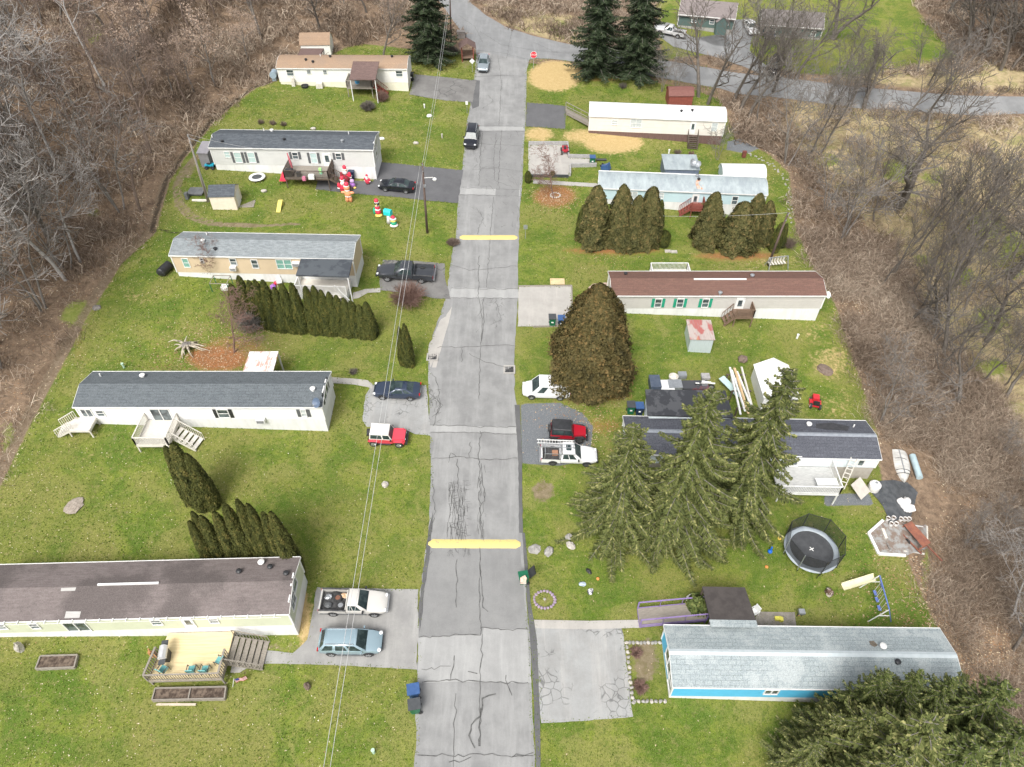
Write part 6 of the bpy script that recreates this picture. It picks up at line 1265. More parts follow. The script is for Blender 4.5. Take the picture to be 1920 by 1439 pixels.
SP = dict(
 sedan=dict(L=4.85, W=1.82, H=1.46, wb=2.8, r=.33, belt=[(-2.43, .66, .45, .80), (-2.3, .80, .28, .98), (-1.9, .89, .24, 1.02), (-.6, .91, .22, .98), (.9, .91, .22, .95), (1.5, .89, .22, .90), (2.1, .84, .24, .80), (2.38, .70, .30, .66), (2.43, .55, .4, .58)], cab=(1.05, .30, -1.05, -1.85), hwb=.82, hwr=.60, zb=.93, side=[(.05, .46), (.5, .95)]),
 coupe=dict(L=4.65, W=1.85, H=1.38, wb=2.75, r=.34, belt=[(-2.32, .66, .45, .80), (-2.2, .82, .28, .95), (-1.8, .91, .24, 1.0), (-.6, .92, .22, .96), (.7, .92, .22, .92), (1.4, .90, .22, .88), (2.0, .84, .24, .79), (2.28, .70, .30, .66), (2.32, .55, .4, .58)], cab=(.85, .10, -.95, -1.85), hwb=.82, hwr=.58, zb=.90, side=[(.08, .58), (.61, .92)]),
 suv=dict(L=4.8, W=1.9, H=1.72, wb=2.75, r=.37, belt=[(-2.4, .70, .5, .95), (-2.3, .86, .35, 1.08), (-1.5, .93, .28, 1.08), (0, .94, .27, 1.05), (1.0, .93, .27, 1.03), (1.6, .90, .28, .98), (2.15, .84, .3, .86), (2.38, .68, .4, .72)], cab=(1.25, .60, -1.95, -2.32), hwb=.86, hwr=.66, zb=1.02, side=[(.05, .34), (.37, .66), (.69, .95)]),
 crossover=dict(L=5.05, W=2.0, H=1.69, wb=2.95, r=.37, belt=[(-2.52, .76, .5, .95), (-2.42, .9, .35, 1.06), (-1.5, .98, .28, 1.06), (0, .99, .27, 1.02), (1.0, .98, .27, 1.0), (1.7, .94, .28, .94), (2.25, .86, .3, .82), (2.5, .66, .42, .68)], cab=(1.35, .55, -1.95, -2.42), hwb=.9, hwr=.70, zb=.99, side=[(.06, .34), (.37, .66), (.69, .96)]),
 minivan=dict(L=4.75, W=1.9, H=1.95, wb=2.85, r=.33, belt=[(-2.37, .74, .45, .95), (-2.3, .9, .3, 1.05), (-1, .94, .25, 1.05), (.6, .94, .25, 1.0), (1.4, .92, .25, .96), (1.9, .86, .27, .86), (2.25, .74, .32, .72), (2.37, .55, .42, .6)], cab=(1.45, .75, -2.28, -2.33), hwb=.9, hwr=.80, zb=.98, side=[(.10, .32)]),
)
def seat_on(t, c, ang):
    from mathutils import Matrix, Vector
    e = .8; sx = (H(c[0]+e*math.cos(ang), c[1]+e*math.sin(ang))-H(c[0]-e*math.cos(ang), c[1]-e*math.sin(ang)))/(2*e); sy = (H(c[0]-e*math.sin(ang), c[1]+e*math.cos(ang))-H(c[0]+e*math.sin(ang), c[1]-e*math.cos(ang)))/(2*e)
    t.rotation_euler = (math.atan(sy), -math.atan(sx), ang); t.location = (float(c[0]), float(c[1]), H(c[0], c[1])+.05)
def near_place(wr, wf, W):
    R_ = G(*wr, .05)[:2]; F_ = G(*wf, .05)[:2]; u = F_-R_; d = float(np.hypot(*u)); u /= d; n = np.array([-u[1], u[0]]); n = n if n[1] > 0 else -n
    c = (R_+F_)/2+n*W*.47; return c, math.atan2(u[1], u[0]), d
def lamps(t, L, hw, zf, zr, dx=.06):
    for s_ in (-1, 1):
        m = MB(); m.ell((L/2-dx-.1, s_*hw*.70, zf), (.16, .17, .08), 10, 6); m.build('headlight', M_lamp, t)
        m = MB(); m.box((-L/2+.05, s_*hw*.78, zr), (.10, .26, .16)); m.build('taillight', M_tail, t)
def car(kind, label, paint, wr=None, wf=None, c=None, ang=None, rim=None, roofm=None, sun=False, cat='car', rails=False, trim=False, name='parked_car'):
    s = SP[kind]; k = 1.0
    if c is None: c, ang, d = near_place(wr, wf, s['W']); k = min(1.12, max(.9, d/s['wb']))
    else: c = G(*c, .05)[:2]
    t = thing(name, label, cat, (0, 0, 0)); seat_on(t, c, ang); t.scale = (k,)*3
    o = loftbody(s['belt']).build('body', paint, t, smooth=40.0)
    xf0, xf1, xr1, xr0 = s['cab']; hb, hr, zb, zr = s['hwb'], s['hwr'], s['zb']-.02, s['H']; rs = .12
    b_ = [(xr0, -hb, zb), (xf0, -hb, zb), (xf0, hb, zb), (xr0, hb, zb)]; tp = [(xr1, -hr, zr-.06), (xf1, -hr, zr-.06), (xf1, hr, zr-.06), (xr1, hr, zr-.06)]; tp2 = [(xr1+.18, -hr+.12, zr), (xf1-.18, -hr+.12, zr), (xf1-.18, hr-.12, zr), (xr1+.18, hr-.12, zr)]
    m = MB(); m.add(b_+tp+tp2, [(0, 1, 5, 4), (1, 2, 6, 5), (2, 3, 7, 6), (3, 0, 4, 7), (4, 5, 9, 8), (5, 6, 10, 9), (6, 7, 11, 10), (7, 4, 8, 11), (8, 9, 10, 11)]); m.build('cabin', roofm or paint, t, smooth=50.0)
    front = (b_[1], b_[2], tp[2], tp[1]); back = (b_[3], b_[0], tp[0], tp[3]); ls = (b_[0], b_[1], tp[1], tp[0]); rs_ = (b_[2], b_[3], tp[3], tp[2])
    glasspan(t, 'windshield', front, .05, .95, .06, .96); glasspan(t, 'rear_window', back, .07, .93, .10, .94)
    for a, e in s['side']:
        glasspan(t, 'side_window', ls, 1-e+.02, 1-a-.02, .08, .90); glasspan(t, 'side_window', rs_, a+.02, e-.02, .08, .90)
    for x in (s['wb']/2+.02, -s['wb']/2+.02):
        for y in (-1, 1):
            wheel(t, x, y*(s['W']/2-.10), s['r'], .22, rim)
            m = MB(); n = 14; R2 = s['r']*1.17; yy = y*(s['W']/2+.006)
            vs = [(x+R2*math.cos(math.pi*i/n), yy, s['r']+R2*math.sin(math.pi*i/n)) for i in range(n+1)]+[(x+R2*math.cos(math.pi*i/n), y*(s['W']/2-.3), s['r']+R2*math.sin(math.pi*i/n)) for i in range(n+1)]
            m.add(vs, [tuple(range(n+1))]+[(i, i+1, n+2+i, n+1+i) for i in range(n)]); m.build('wheel_arch', M_black, t)
    lamps(t, s['L'], s['W']/2, .68 if kind in ('sedan', 'coupe', 'minivan') else .82, .86 if kind in ('sedan', 'coupe') else 1.0)
    for y in (-1, 1): m = MB(); m.box((xf0-.35, y*(s['W']/2+.05), zb+.06), (.12, .2, .13)); m.build('mirror', paint, t)
    m = MB(); m.box((s['L']/2-.03, 0, .40), (.10, s['W']*.62, .16)); m.build('grille', M_black, t); m = MB(); m.box((-s['L']/2+.0, 0, .62), (.03, .5, .13)); m.build('licence_plate', M_white, t)
    if sun: m = MB(); m.box(((xf1+xr1)/2+.25, 0, zr+.004), (.75, .8, .02)); m.build('sunroof', M_carglass, t)
    if rails:
        for y in (-1, 1): m = MB(); m.bar((xr1+.1, y*(hr-.06), zr+.05), (xf1-.15, y*(hr-.06), zr+.05), .05); m.build('roof_rail', M_metal, t)
    if trim:
        for y in (-1, 1): m = MB(); m.box((0, y*(s['W']/2+.01), .36), (s['wb']-.9, .04, .20)); m.build('side_cladding', M_trimb, t)
    return t
def pickup(label, paint, wr, wf, cabtype='ext', lower=None, rim=None, rack=False, load=None, sunroof=False, c=None, ang=None, bedm=None, L=5.2, W=1.85, wb=3.15, Hh=1.65, name='pickup_truck'):
    k = 1.0
    if c is None: c, ang, d = near_place(wr, wf, W); k = min(1.15, max(.88, d/wb))
    else: c = G(*c, .05)[:2]
    t = thing(name, label, 'pickup truck', (0, 0, 0)); seat_on(t, c, ang); t.scale = (k,)*3; hw = W/2; hl_ = L/2
    cr = {'ext': -.45, 'crew': -.80, 'reg': -.1}[cabtype]; st = [(cr, hw, .42, 1.0), (.6, hw, .40, 1.0), (1.05, hw*.99, .40, 1.0), (1.6, hw*.97, .42, .97), (2.2, hw*.92, .44, .90), (hl_-.12, hw*.82, .5, .80), (hl_, hw*.7, .55, .7)]
    loftbody(st).build('body', paint, t, smooth=40.0)
    m = MB(); bl = cr-.03; x0 = -hl_+.05
    for y in (-1, 1): m.box(((bl+x0)/2, y*(hw-.05), .74), (bl-x0, .10, .56))
    m.box((x0+.05, 0, .74), (.09, W-.2, .54)).box((bl-.04, 0, .74), (.07, W-.2, .54)); m.build('bed', paint, t)
    m = MB(); m.box(((bl+x0)/2, 0, .56), (bl-x0-.2, W-.22, .06)); m.build('bed_floor', bedm or M_liner, t)
    m = MB()
    for y in (-1, 1): m.box(((bl+x0)/2, y*(hw-.05), 1.035), (bl-x0-.02, .12, .03))
    m.build('bed_rail', M_liner, t)
    m = MB(); m.box((x0-.08, 0, .52), (.14, W*.92, .16)); m.build('bumper', M_rim, t); m = MB(); m.box((hl_+.02, 0, .54), (.14, W*.80, .18)); m.build('bumper', M_rim if cabtype != 'crew' else M_black, t)
    xf0, xf1, xr1, xr0 = 1.15, .45, cr+.12, cr+.02; hb, hr = hw*.93, hw*.74; zb, zr = .98, Hh
    b_ = [(xr0, -hb, zb), (xf0, -hb, zb), (xf0, hb, zb), (xr0, hb, zb)]; tp = [(xr1, -hr, zr-.06), (xf1, -hr, zr-.06), (xf1, hr, zr-.06), (xr1, hr, zr-.06)]; tp2 = [(xr1+.1, -hr+.12, zr), (xf1-.15, -hr+.12, zr), (xf1-.15, hr-.12, zr), (xr1+.1, hr-.12, zr)]
    m = MB(); m.add(b_+tp+tp2, [(0, 1, 5, 4), (1, 2, 6, 5), (2, 3, 7, 6), (3, 0, 4, 7), (4, 5, 9, 8), (5, 6, 10, 9), (6, 7, 11, 10), (7, 4, 8, 11), (8, 9, 10, 11)]); m.build('cabin', paint, t, smooth=50.0)
    glasspan(t, 'windshield', (b_[1], b_[2], tp[2], tp[1]), .05, .95, .06, .96); glasspan(t, 'rear_window', (b_[3], b_[0], tp[0], tp[3]), .1, .9, .3, .9)
    sd_ = {'ext': [(.26, .66), (.70, .93)], 'crew': [(.22, .56), (.60, .93)], 'reg': [(.3, .92)]}[cabtype]
    for a, e in sd_: glasspan(t, 'side_window', (b_[0], b_[1], tp[1], tp[0]), 1-e, 1-a, .08, .88); glasspan(t, 'side_window', (b_[2], b_[3], tp[3], tp[2]), a, e, .08, .88)
    for x in (wb/2+.08, -wb/2+.08):
        for y in (-1, 1): wheel(t, x, y*(hw-.10), .37, .24, rim)
        m = MB(); n = 12
        for y in (-1, 1):
            yy = y*(hw+.008); vs = [(x+.44*math.cos(math.pi*i/n), yy, .37+.42*math.sin(math.pi*i/n)) for i in range(n+1)]+[(x+.44*math.cos(math.pi*i/n), y*(hw-.02), .37+.42*math.sin(math.pi*i/n)) for i in range(n+1)]; m = MB(); m.add(vs, [tuple(range(n+1))]+[(i, i+1, n+2+i, n+1+i) for i in range(n)]); m.build('wheel_arch', M_black, t)
    for s_ in (-1, 1):
        m = MB(); m.ell((hl_-.12, s_*hw*.66, .78), (.12, .16, .09), 10, 6); m.build('headlight', M_lamp, t); m = MB(); m.box((x0-.01, s_*(hw-.09), .84), (.05, .14, .3)); m.build('taillight', M_tail, t)
        m = MB(); m.box((.85, s_*(hw+.08), 1.08), (.12, .2, .16)); m.build('mirror', M_black, t)
    if lower:
        m = MB()
        for y in (-1, 1): m.box((.0, y*(hw+.006), .50), (L*.42, .03, .14)).box((x0+.35, y*(hw+.006), .5), (.6, .03, .14))
        m.build('side_stripe', lower, t)
    if sunroof: m = MB(); m.box(((xf1+xr1)/2, 0, zr+.005), (.5, .7, .02)); m.build('sunroof', M_carglass, t)
    if rack:
        m = MB()
        for x in (x0+.3, bl-.1):
            for y in (-1, 1): m.bar((x, y*(hw-.08), 1.0), (x, y*(hw-.12), 1.72), .05)
            m.bar((x, -hw+.1, 1.72), (x, hw-.1, 1.72), .05)
        for y in (-1, 1): m.bar((x0+.25, y*(hw-.12), 1.74), (.5, y*(hw-.12), 1.74), .045)
        m.build('ladder_rack', M_metal, t)
    return t
LAD = []
def ladder(label, a, b, w, m, rungs=12, th=.05, name='ladder', cat='ladder', group=None):
    a = np.array(a, float); b = np.array(b, float); d = b-a; L = np.linalg.norm(d); d /= L; up = np.array([0, 0, 1.]); s = np.cross(d, up); s /= np.linalg.norm(s)
    t = thing(name, label, cat, a, 0, group)
    for sg in (-1, 1): q = MB(); q.bar(s*sg*w/2, d*L+s*sg*w/2, th, .09); q.build('rail', m, t)
    q = MB()
    for i in range(rungs): p = d*L*(i+.5)/rungs; q = MB(); q.bar(p-s*w/2, p+s*w/2, th*.9); q.build('rung', m, t)
    return t
def jeep(label, paint, wr, wf, top, c=None):
    c, ang, d = near_place(wr, wf, 1.7); k = min(1.15, max(.9, d/2.38)); t = thing('off_road_car', label, 'car', (0, 0, 0)); seat_on(t, c, ang); t.scale = (k,)*3
    m = MB(); m.box((-.45, 0, .78), (2.15, 1.5, .52)); m.build('body', paint, t)
    m = MB(); m.add([(.63, -.70, .55), (1.78, -.56, .55), (1.78, .56, .55), (.63, .70, .55), (.63, -.66, 1.10), (1.76, -.50, 1.03), (1.76, .50, 1.03), (.63, .66, 1.10)], [(0, 1, 2, 3), (4, 5, 6, 7), (0, 1, 5, 4), (1, 2, 6, 5), (2, 3, 7, 6), (3, 0, 4, 7)]); m.build('hood', paint, t)
    m = MB(); m.box((1.79, 0, .80), (.04, .9, .42)); m.build('grille', M_black, t)
    for y in (-1, 1):
        m = MB(); m.extr([(-.52, .78), (-.40, .86), (.30, .86), (.52, .66), (.46, .62), (.28, .80), (-.40, .80)], 0, .30, 'y'); o = m.build('fender', M_black if top is M_softblk else paint, t, loc=(1.22, .55 if y > 0 else -.85, .02))
        m = MB(); m.box((-1.15, y*.80, .82), (.95, .12, .06)); m.build('fender', M_black if top is M_softblk else paint, t)
        m = MB(); m.ell((1.80, y*.38, .88), (.05, .11, .11), 10, 6); m.build('headlight', M_lamp, t); m = MB(); m.box((-1.54, y*.66, .72), (.05, .12, .16)); m.build('taillight', M_tail, t); m = MB(); m.box((.50, y*.88, 1.14), (.08, .18, .16)); m.build('mirror', M_black, t)
    for y in (-1, 1): m = MB(); m.box((-.1, y*.80, .46), (1.2, .14, .07)); m.build('side_step', M_black, t)
    m = MB(); m.box((1.92, 0, .55), (.16, 1.5, .16)); m.build('bumper', M_black, t); m = MB(); m.box((-1.60, 0, .52), (.14, 1.4, .14)); m.build('bumper', M_black, t)
    b_ = [(-1.50, -.74, 1.05), (.60, -.74, 1.05), (.60, .74, 1.05), (-1.50, .74, 1.05)]; tp = [(-1.42, -.66, 1.74), (.32, -.66, 1.74), (.32, .66, 1.74), (-1.42, .66, 1.74)]; tp2 = [(-1.30, -.58, 1.80), (.22, -.58, 1.80), (.22, .58, 1.80), (-1.30, .58, 1.80)]
    m = MB(); m.add(b_+tp+tp2, [(0, 1, 5, 4), (1, 2, 6, 5), (2, 3, 7, 6), (3, 0, 4, 7), (4, 5, 9, 8), (5, 6, 10, 9), (6, 7, 11, 10), (7, 4, 8, 11), (8, 9, 10, 11)]); m.build('hard_top', top, t, smooth=35.0)
    glasspan(t, 'windshield', (b_[1], b_[2], tp[2], tp[1]), .05, .95, .06, .92)
    for a, e in ((.04, .36), (.42, .95)): glasspan(t, 'side_window', (b_[0], b_[1], tp[1], tp[0]), 1-e, 1-a, .14, .84); glasspan(t, 'side_window', (b_[2], b_[3], tp[3], tp[2]), a, e, .14, .84)
    for x in (1.22, -1.16):
        for y in (-1, 1): wheel(t, x, y*.72, .38, .24, M_rim if top is not M_softblk else M_steelrim)
    m = MB(); m.tube([(-1.56, .1, 1.0), (-1.80, .1, 1.0)], .36, 18); m.build('spare_wheel', M_rubber, t); return t
car('sedan', 'shiny black sedan on the dark driveway below the slate blue roofed home', P_black, (761.3, 364.5), (722.6, 360.4))
pickup('dark charcoal pickup truck with covered bed under the bare shrub', P_char, (791.7, 531), (728, 527.5), 'crew', bedm=P_char, L=5.7, wb=3.4)
car('coupe', 'dark navy coupe with sunroof on the cracked pad beside the long white home', P_navy, (770, 752.7), (717.7, 750.7), sun=True)
jeep('faded red off-road car with white hard top parked on the grass', P_pink, (700, 838.3), (747.7, 840.7), mat('white_hard_top', (.74, .72, .68), (.66, .64, .60), 2, .5))
tr = pickup('champagne pickup truck with loose wheels and scrap in its open bed', P_beige, (623.8, 1155.7), (700.7, 1157.4), 'ext', lower=M_trimb, rim=M_rim)
car('crossover', 'light blue wagon-like crossover below the champagne pickup', P_lblue, (623, 1233), (689.7, 1233.6), rails=True, trim=True)
car('minivan', 'plain white cargo van nosing out from under the big brown cedar', P_wht, (1050, 751.7), (996.7, 750), cat='van', name='cargo_van')
jeep('deep red off-road car with black soft top on the gravel', P_red, (1038, 830), (1085, 832.7), M_softblk)
wp = pickup('white crew cab pickup truck carrying ladders on a rack', P_wht, (1034, 873.5), (1097.3, 876), 'crew', rim=M_steelrim, rack=True, sunroof=True, L=5.35, wb=3.2, Hh=1.75)
car('sedan', 'silver blue sedan facing the viewer near the top of the street', P_silver, c=(906, 125), ang=R(-91))
car('suv', 'black sport utility car facing the viewer at the left road edge', P_black, c=(884, 265), ang=R(-93), rails=True)
pickup('pale silver pickup truck at the top right behind the dark spruces', P_slv2, None, None, 'ext', c=(1256, 66), ang=R(158))
car('sedan', 'white sedan on the drive between the two far houses', P_wht, c=(1407, 58), ang=R(-88)); car('sedan', 'dark sedan behind the branches, right of the far white sedan', P_char, c=(1436, 66), ang=R(-80)); car('suv', 'black car parked at the lane edge behind bare trees', P_black, c=(1449, 131), ang=R(-120))
# things carried by the trucks
def veh_world(t, p):
    from mathutils import Matrix, Vector, Euler
    M = Matrix.LocRotScale(t.location, t.rotation_euler, t.scale); return np.array(M @ Vector(p))
for i, dy in enumerate((.55, .12)):
    ladder(['white extension ladder on the far side of the white pickup rack', 'grey ladder lying beside the white one on the pickup rack'][i], veh_world(wp, (-3.1, dy, 1.80)), veh_world(wp, (.35+.1*i, dy, 1.80)), .38, [M_white, M_metal][i], 13, .04)
def loose(name, label, cat, P, build, rz=0, group=None):
    t = thing(name, label, cat, P, rz, group); build(t); return t
def wheel_thing(label, P, r=.34, rim=M_rim, flat=True, group=None):
    m = MB(); pr = [(r*.55, 0), (r*.93, 0), (r, .06), (r, .16), (r*.93, .22), (r*.6, .22), (r*.55, .12)]
    t = thing('old_tyre', label, 'wheel', P, 0, group); m.lathe(pr, n=18); m.build('tyre', M_rubber, t); m = MB(); m.lathe([(.02, .10), (r*.3, .13), (r*.56, .19)], n=14); m.build('rim', rim, t)
wheel_thing('loose wheel lying in the middle of the champagne pickup bed', veh_world(tr, (-1.25, .25, .62)), rim=M_rustrim); wheel_thing('second loose wheel lying nearer in the champagne pickup bed', veh_world(tr, (-.95, -.35, .62)))
for i, (x, y, l) in enumerate([(-2.0, .3, 'crumpled pale scrap at the tail of the champagne pickup bed'), (-1.9, -.35, 'grey box of scrap at the near tail corner of the champagne pickup bed'), (-.75, .45, 'orange and white bag at the front of the champagne pickup bed')]):
    m = MB(); m.ell((0, 0, .12), (.3, .22, .16), 9, 6, jit=.25); o = m.build('scrap_bag', [M_metal, M_trimb, mat('orange_bag', (.55, .33, .16), (.7, .6, .5), 5, .7)][i]); o.location = [float(q) for q in veh_world(tr, (x, y, .62))]; tag(o, l, 'scrap')
m = MB(); m.box((0, 0, .12), (.5, .4, .26)); m.box((0, 0, .26), (.54, .44, .03)); o = m.build('crate', mat('brown_box', (.38, .20, .12), (.3, .16, .1), 4, .8)); o.location = [float(q) for q in veh_world(wp, (-1.3, 0, .62))]; tag(o, 'brown crate in the bed of the white ladder truck', 'crate')
# ---------------------------------------------------------------- poles, wires, signs
M_pole = mat('creosoted_pole', (.085, .055, .045), (.14, .10, .085), 3, .85, stretch=(1, 1, .2)); M_poleg = mat('grey_pole', (.24, .21, .18), (.32, .28, .25), 3, .85, stretch=(1, 1, .2))
def pole(base, top, label, m, lamp=False, arm=False, r=.15):
    B = G(*base); T_ = PYp(*top, B[1]); h = T_[2]-B[2]; t = thing('utility_pole', label, 'utility pole', B); dx = T_[0]-B[0]
    k = MB(); k.tube([(0, 0, -.4), (dx*.5, 0, h*.5), (dx, 0, h)], [r, r*.85, r*.65], 10); k.build('mast', m, t, smooth=True)
    k = MB(); k.tube([(dx, -.12, h-.25), (dx, -.12, h-.05)], .06, 8); k.build('insulator', M_metal, t); k = MB(); k.tube([(dx, -.12, h-1.0), (dx, -.12, h-.85)], .06, 8); k.build('insulator', M_metal, t)
    if lamp:
        k = MB(); k.bar((dx*.8, 0, h*.80), (dx*.8+1.1, -.2, h*.82), .06); k.build('lamp_arm', M_white, t); k = MB(); k.lathe([(.05, .15), (.2, .05), (.24, -.05), (.15, -.2), (.05, -.24)], (dx*.8+1.25, -.2, h*.80), 12); k.build('lamp', M_white, t)
        k = MB(); k.box((dx*.7+.1, -.18, h*.70), (.25, .14, .3)); k.build('meter_box', M_metal, t)
    if arm: k = MB(); k.bar((dx, -.1, h-.4), (dx+1.3, -.3, h-.8), .06); k.build('side_arm', M_metal, t); k = MB(); k.bar((dx*.55+.12, -.1, h*.1), (dx*.6+.12, -.1, h*.8), .05); k.build('conduit', M_metal, t)
    return np.array([B[0]+dx, B[1], B[2]+h])
pA = pole((801, 437), (792, 306), 'dark wooden utility pole with a lamp arm beside the dark driveway', M_pole, lamp=True)
pB = pole((390, 379), (352, 252), 'grey leaning utility pole beside the cream yard shed', M_poleg, arm=True); pC = pole((1440, 498), (1478, 399), 'utility pole between the ice blue and the maroon-roofed homes', M_pole); pD = pole((846, 78), (843, -25), 'dark utility pole at the road fork beside the dark spruce', M_pole)
def wire(label, a, b_, sag, r=.017, m=None):
    a = np.array(a, float); b_ = np.array(b_, float); c = (a+b_)/2; n = 24; pts = [a+(b_-a)*i/n-np.array([0, 0, 4*sag*(i/n)*(1-i/n)]) for i in range(n+1)]
    k = MB(); k.tube([tuple(p-c) for p in pts], r, 5); o = k.build('power_line', m or mat('grey_cable', (.50, .50, .49), (.42, .42, .42), 2, .5), smooth=True); o.location = [float(q) for q in c]; tag(o, label, 'cable')
def far_px(px, py, Y): return PYp(px, py, Y)
e1 = PZ(606, 1439, 9.3); e2 = PZ(618, 1439, 8.9)
def through(a, p, Y): t = (Y-a[1])/(p[1]-a[1]); return a+(p-a)*t
wire('left one of the two overhead cables running down the street past the lamp pole', pA+np.array([-.25, 0, -.1]), through(pA+np.array([-.25, 0, -.1]), e1, 4.0), .25); wire('right one of the two overhead cables running down the street past the lamp pole', pA+np.array([.05, 0, -.5]), through(pA+np.array([.05, 0, -.5]), e2, 4.0), .3)
wire('upper overhead cable from the lamp pole to the pole at the road fork', pA+np.array([0, 0, -.1]), pD+np.array([0, 0, -.4]), .6); wire('lower overhead cable from the lamp pole to the pole at the road fork', pA+np.array([.1, 0, -.6]), pD+np.array([.1, 0, -1.2]), .7)
wire('cable crossing from the street to the right utility pole over the arborvitae', PYp(980, 378, 80.0), pC, 1.2, .015); wire('thin cable from the leaning pole to the pale grey home', pB, np.array([*hl(h2, 14.5, -.1), h2.o[2]+h2.he-.2]), .8, .013)
def sign(px, py, h, label, kind='rect', w=.5, hh=.5, face=None, rz=0, text=None, up=.0):
    P = G(px, py); t = thing('road_sign', label, 'sign', P, rz); k = MB(); k.box((0, .03, h/2), (.06, .05, h)); k.build('post', M_metal, t)
    k = MB()
    if kind == 'oct':
        n = 8; r = w/2; vs = [(r*math.cos(math.pi/8+i*math.pi/4), 0, r*math.sin(math.pi/8+i*math.pi/4)) for i in range(8)]; k.add([(a, -.01, c) for a, _, c in vs]+[(a, .01, c) for a, _, c in vs], [tuple(range(8)), tuple(range(15, 7, -1))]+[(i, (i+1) % 8, 8+(i+1) % 8, 8+i) for i in range(8)])
        k.build('face', face, t, loc=(0, -.02, h-.1)); q = MB(); r = w/2*1.08; q.add([(r*math.cos(math.pi/8+i*math.pi/4), .004, r*math.sin(math.pi/8+i*math.pi/4)) for i in range(8)]+[(r*math.cos(math.pi/8+i*math.pi/4), .016, r*math.sin(math.pi/8+i*math.pi/4)) for i in range(8)], [tuple(range(8)), tuple(range(15, 7, -1))]+[(i, (i+1) % 8, 8+(i+1) % 8, 8+i) for i in range(8)]); q.build('border', M_white, t, loc=(0, -.02, h-.1))
    elif kind == 'diamond': k.add([(0, -.02, -w/2), (w/2, -.02, 0), (0, -.02, w/2), (-w/2, -.02, 0), (0, 0, -w/2), (w/2, 0, 0), (0, 0, w/2), (-w/2, 0, 0)], [(0, 1, 2, 3), (7, 6, 5, 4), (0, 4, 5, 1), (1, 5, 6, 2), (2, 6, 7, 3), (3, 7, 4, 0)]); k.build('face', face, t, loc=(0, 0, h-.2))
    else: k.box((0, -.02, 0), (w, .03, hh)); k.build('face', face, t, loc=(0, 0, h-hh/2))
    if text:
        cu = bpy.data.curves.new('lettering', 'FONT'); cu.body = text[0]; cu.size = text[1]; cu.align_x = 'CENTER'; cu.align_y = 'CENTER'; cu.extrude = .004; cu.materials.append(M_white)
        o = bpy.data.objects.new('tmp', cu); COL.objects.link(o); dg = bpy.context.evaluated_depsgraph_get(); me = bpy.data.meshes.new_from_object(o.evaluated_get(dg)); bpy.data.objects.remove(o); o = bpy.data.objects.new('lettering', me); COL.objects.link(o); o.parent = t; o.location = (0, -.038, h-.1); o.rotation_euler = (R(90), 0, 0)
    return t
M_sgn = mat('white_sign_face', (.74, .74, .72), (.64, .64, .62), 3, .4); M_stop = mat('red_sign_face', (.62, .02, .05), (.55, .02, .04), 3, .4)
sign(1000, 130, 2.3, 'red octagonal stop sign at the junction corner by the straw patch', 'oct', 1.0, face=M_stop, text=('STOP', .40))
sign(886, 136, 1.9, 'white diamond sign at the road edge left of the silver sedan', 'diamond', .85, face=M_sgn); sign(876, 213, 1.8, 'small grey sign on a post by the cream home driveway', 'rect', .35, .5, face=M_sgn); sign(985, 448, 1.9, 'small grey sign on a post right of the farther speed bump', 'rect', .45, .55, face=M_metal)
# roadside shelter
P = G(877, 112); t = thing('roadside_shelter', 'small brown gabled shelter beside the road fork', 'shelter', P, R(5))
for x in (-.9, .9):
    for y in (-.8, .8): k = MB(); k.box((x, y, 1.1), (.14, .14, 2.2)); k.build('post', M_redwood, t)
k = MB(); k.extr([(-1.35, 2.15), (0, 2.95), (1.35, 2.15), (1.35, 2.05), (0, 2.83), (-1.35, 2.05)], -1.2, 1.2, 'y'); k.build('roof', S_brown, t); k = MB(); k.box((0, 0, .5), (1.9, 1.5, .08)).box((0, .75, .8), (1.9, .08, .7)).box((-.93, 0, .3), (.08, 1.5, .6)).box((.93, 0, .3), (.08, 1.5, .6)); k.build('bench', M_brwood, t)
P = G(865, 71); m = MB(); m.box((0, 0, .5), (1.3, .9, 1.0)); m.box((0, 0, 1.04), (1.45, 1.0, .08)); o = m.build('utility_box', mat('grey_brown_box', (.20, .18, .17), (.26, .24, .22), 3, .8)); o.location = [float(q) for q in P]; tag(o, 'low grey brown box above the roadside shelter', 'box')
# storm drains
M_grate = mat('iron_grate', (.06, .06, .06), (.10, .095, .09), 6, .7)
for px, py, l in [(811, 670, 'square storm drain at the left road edge'), (955, 694, 'square storm drain at the right road edge')]:
    P = G(px, py); t = thing('storm_drain', l, 'drain', P+np.array([0, 0, .05])); k = MB(); w_ = .5
    for a_ in (-1, 1): k.box((a_*w_, 0, .015), (.16, 1.16, .05)).box((0, a_*w_, .015), (.84, .16, .05))
    k.build('frame', M_conc, t); k = MB(); k.box((0, 0, -.02), (.86, .86, .02)); k.build('pit', M_black, t); k = MB()
    for i in range(5): k.box((-.32+i*.16, 0, .01), (.05, .84, .03))
    k.box((0, 0, .012), (.84, .05, .03)); k.build('grate', M_grate, t)
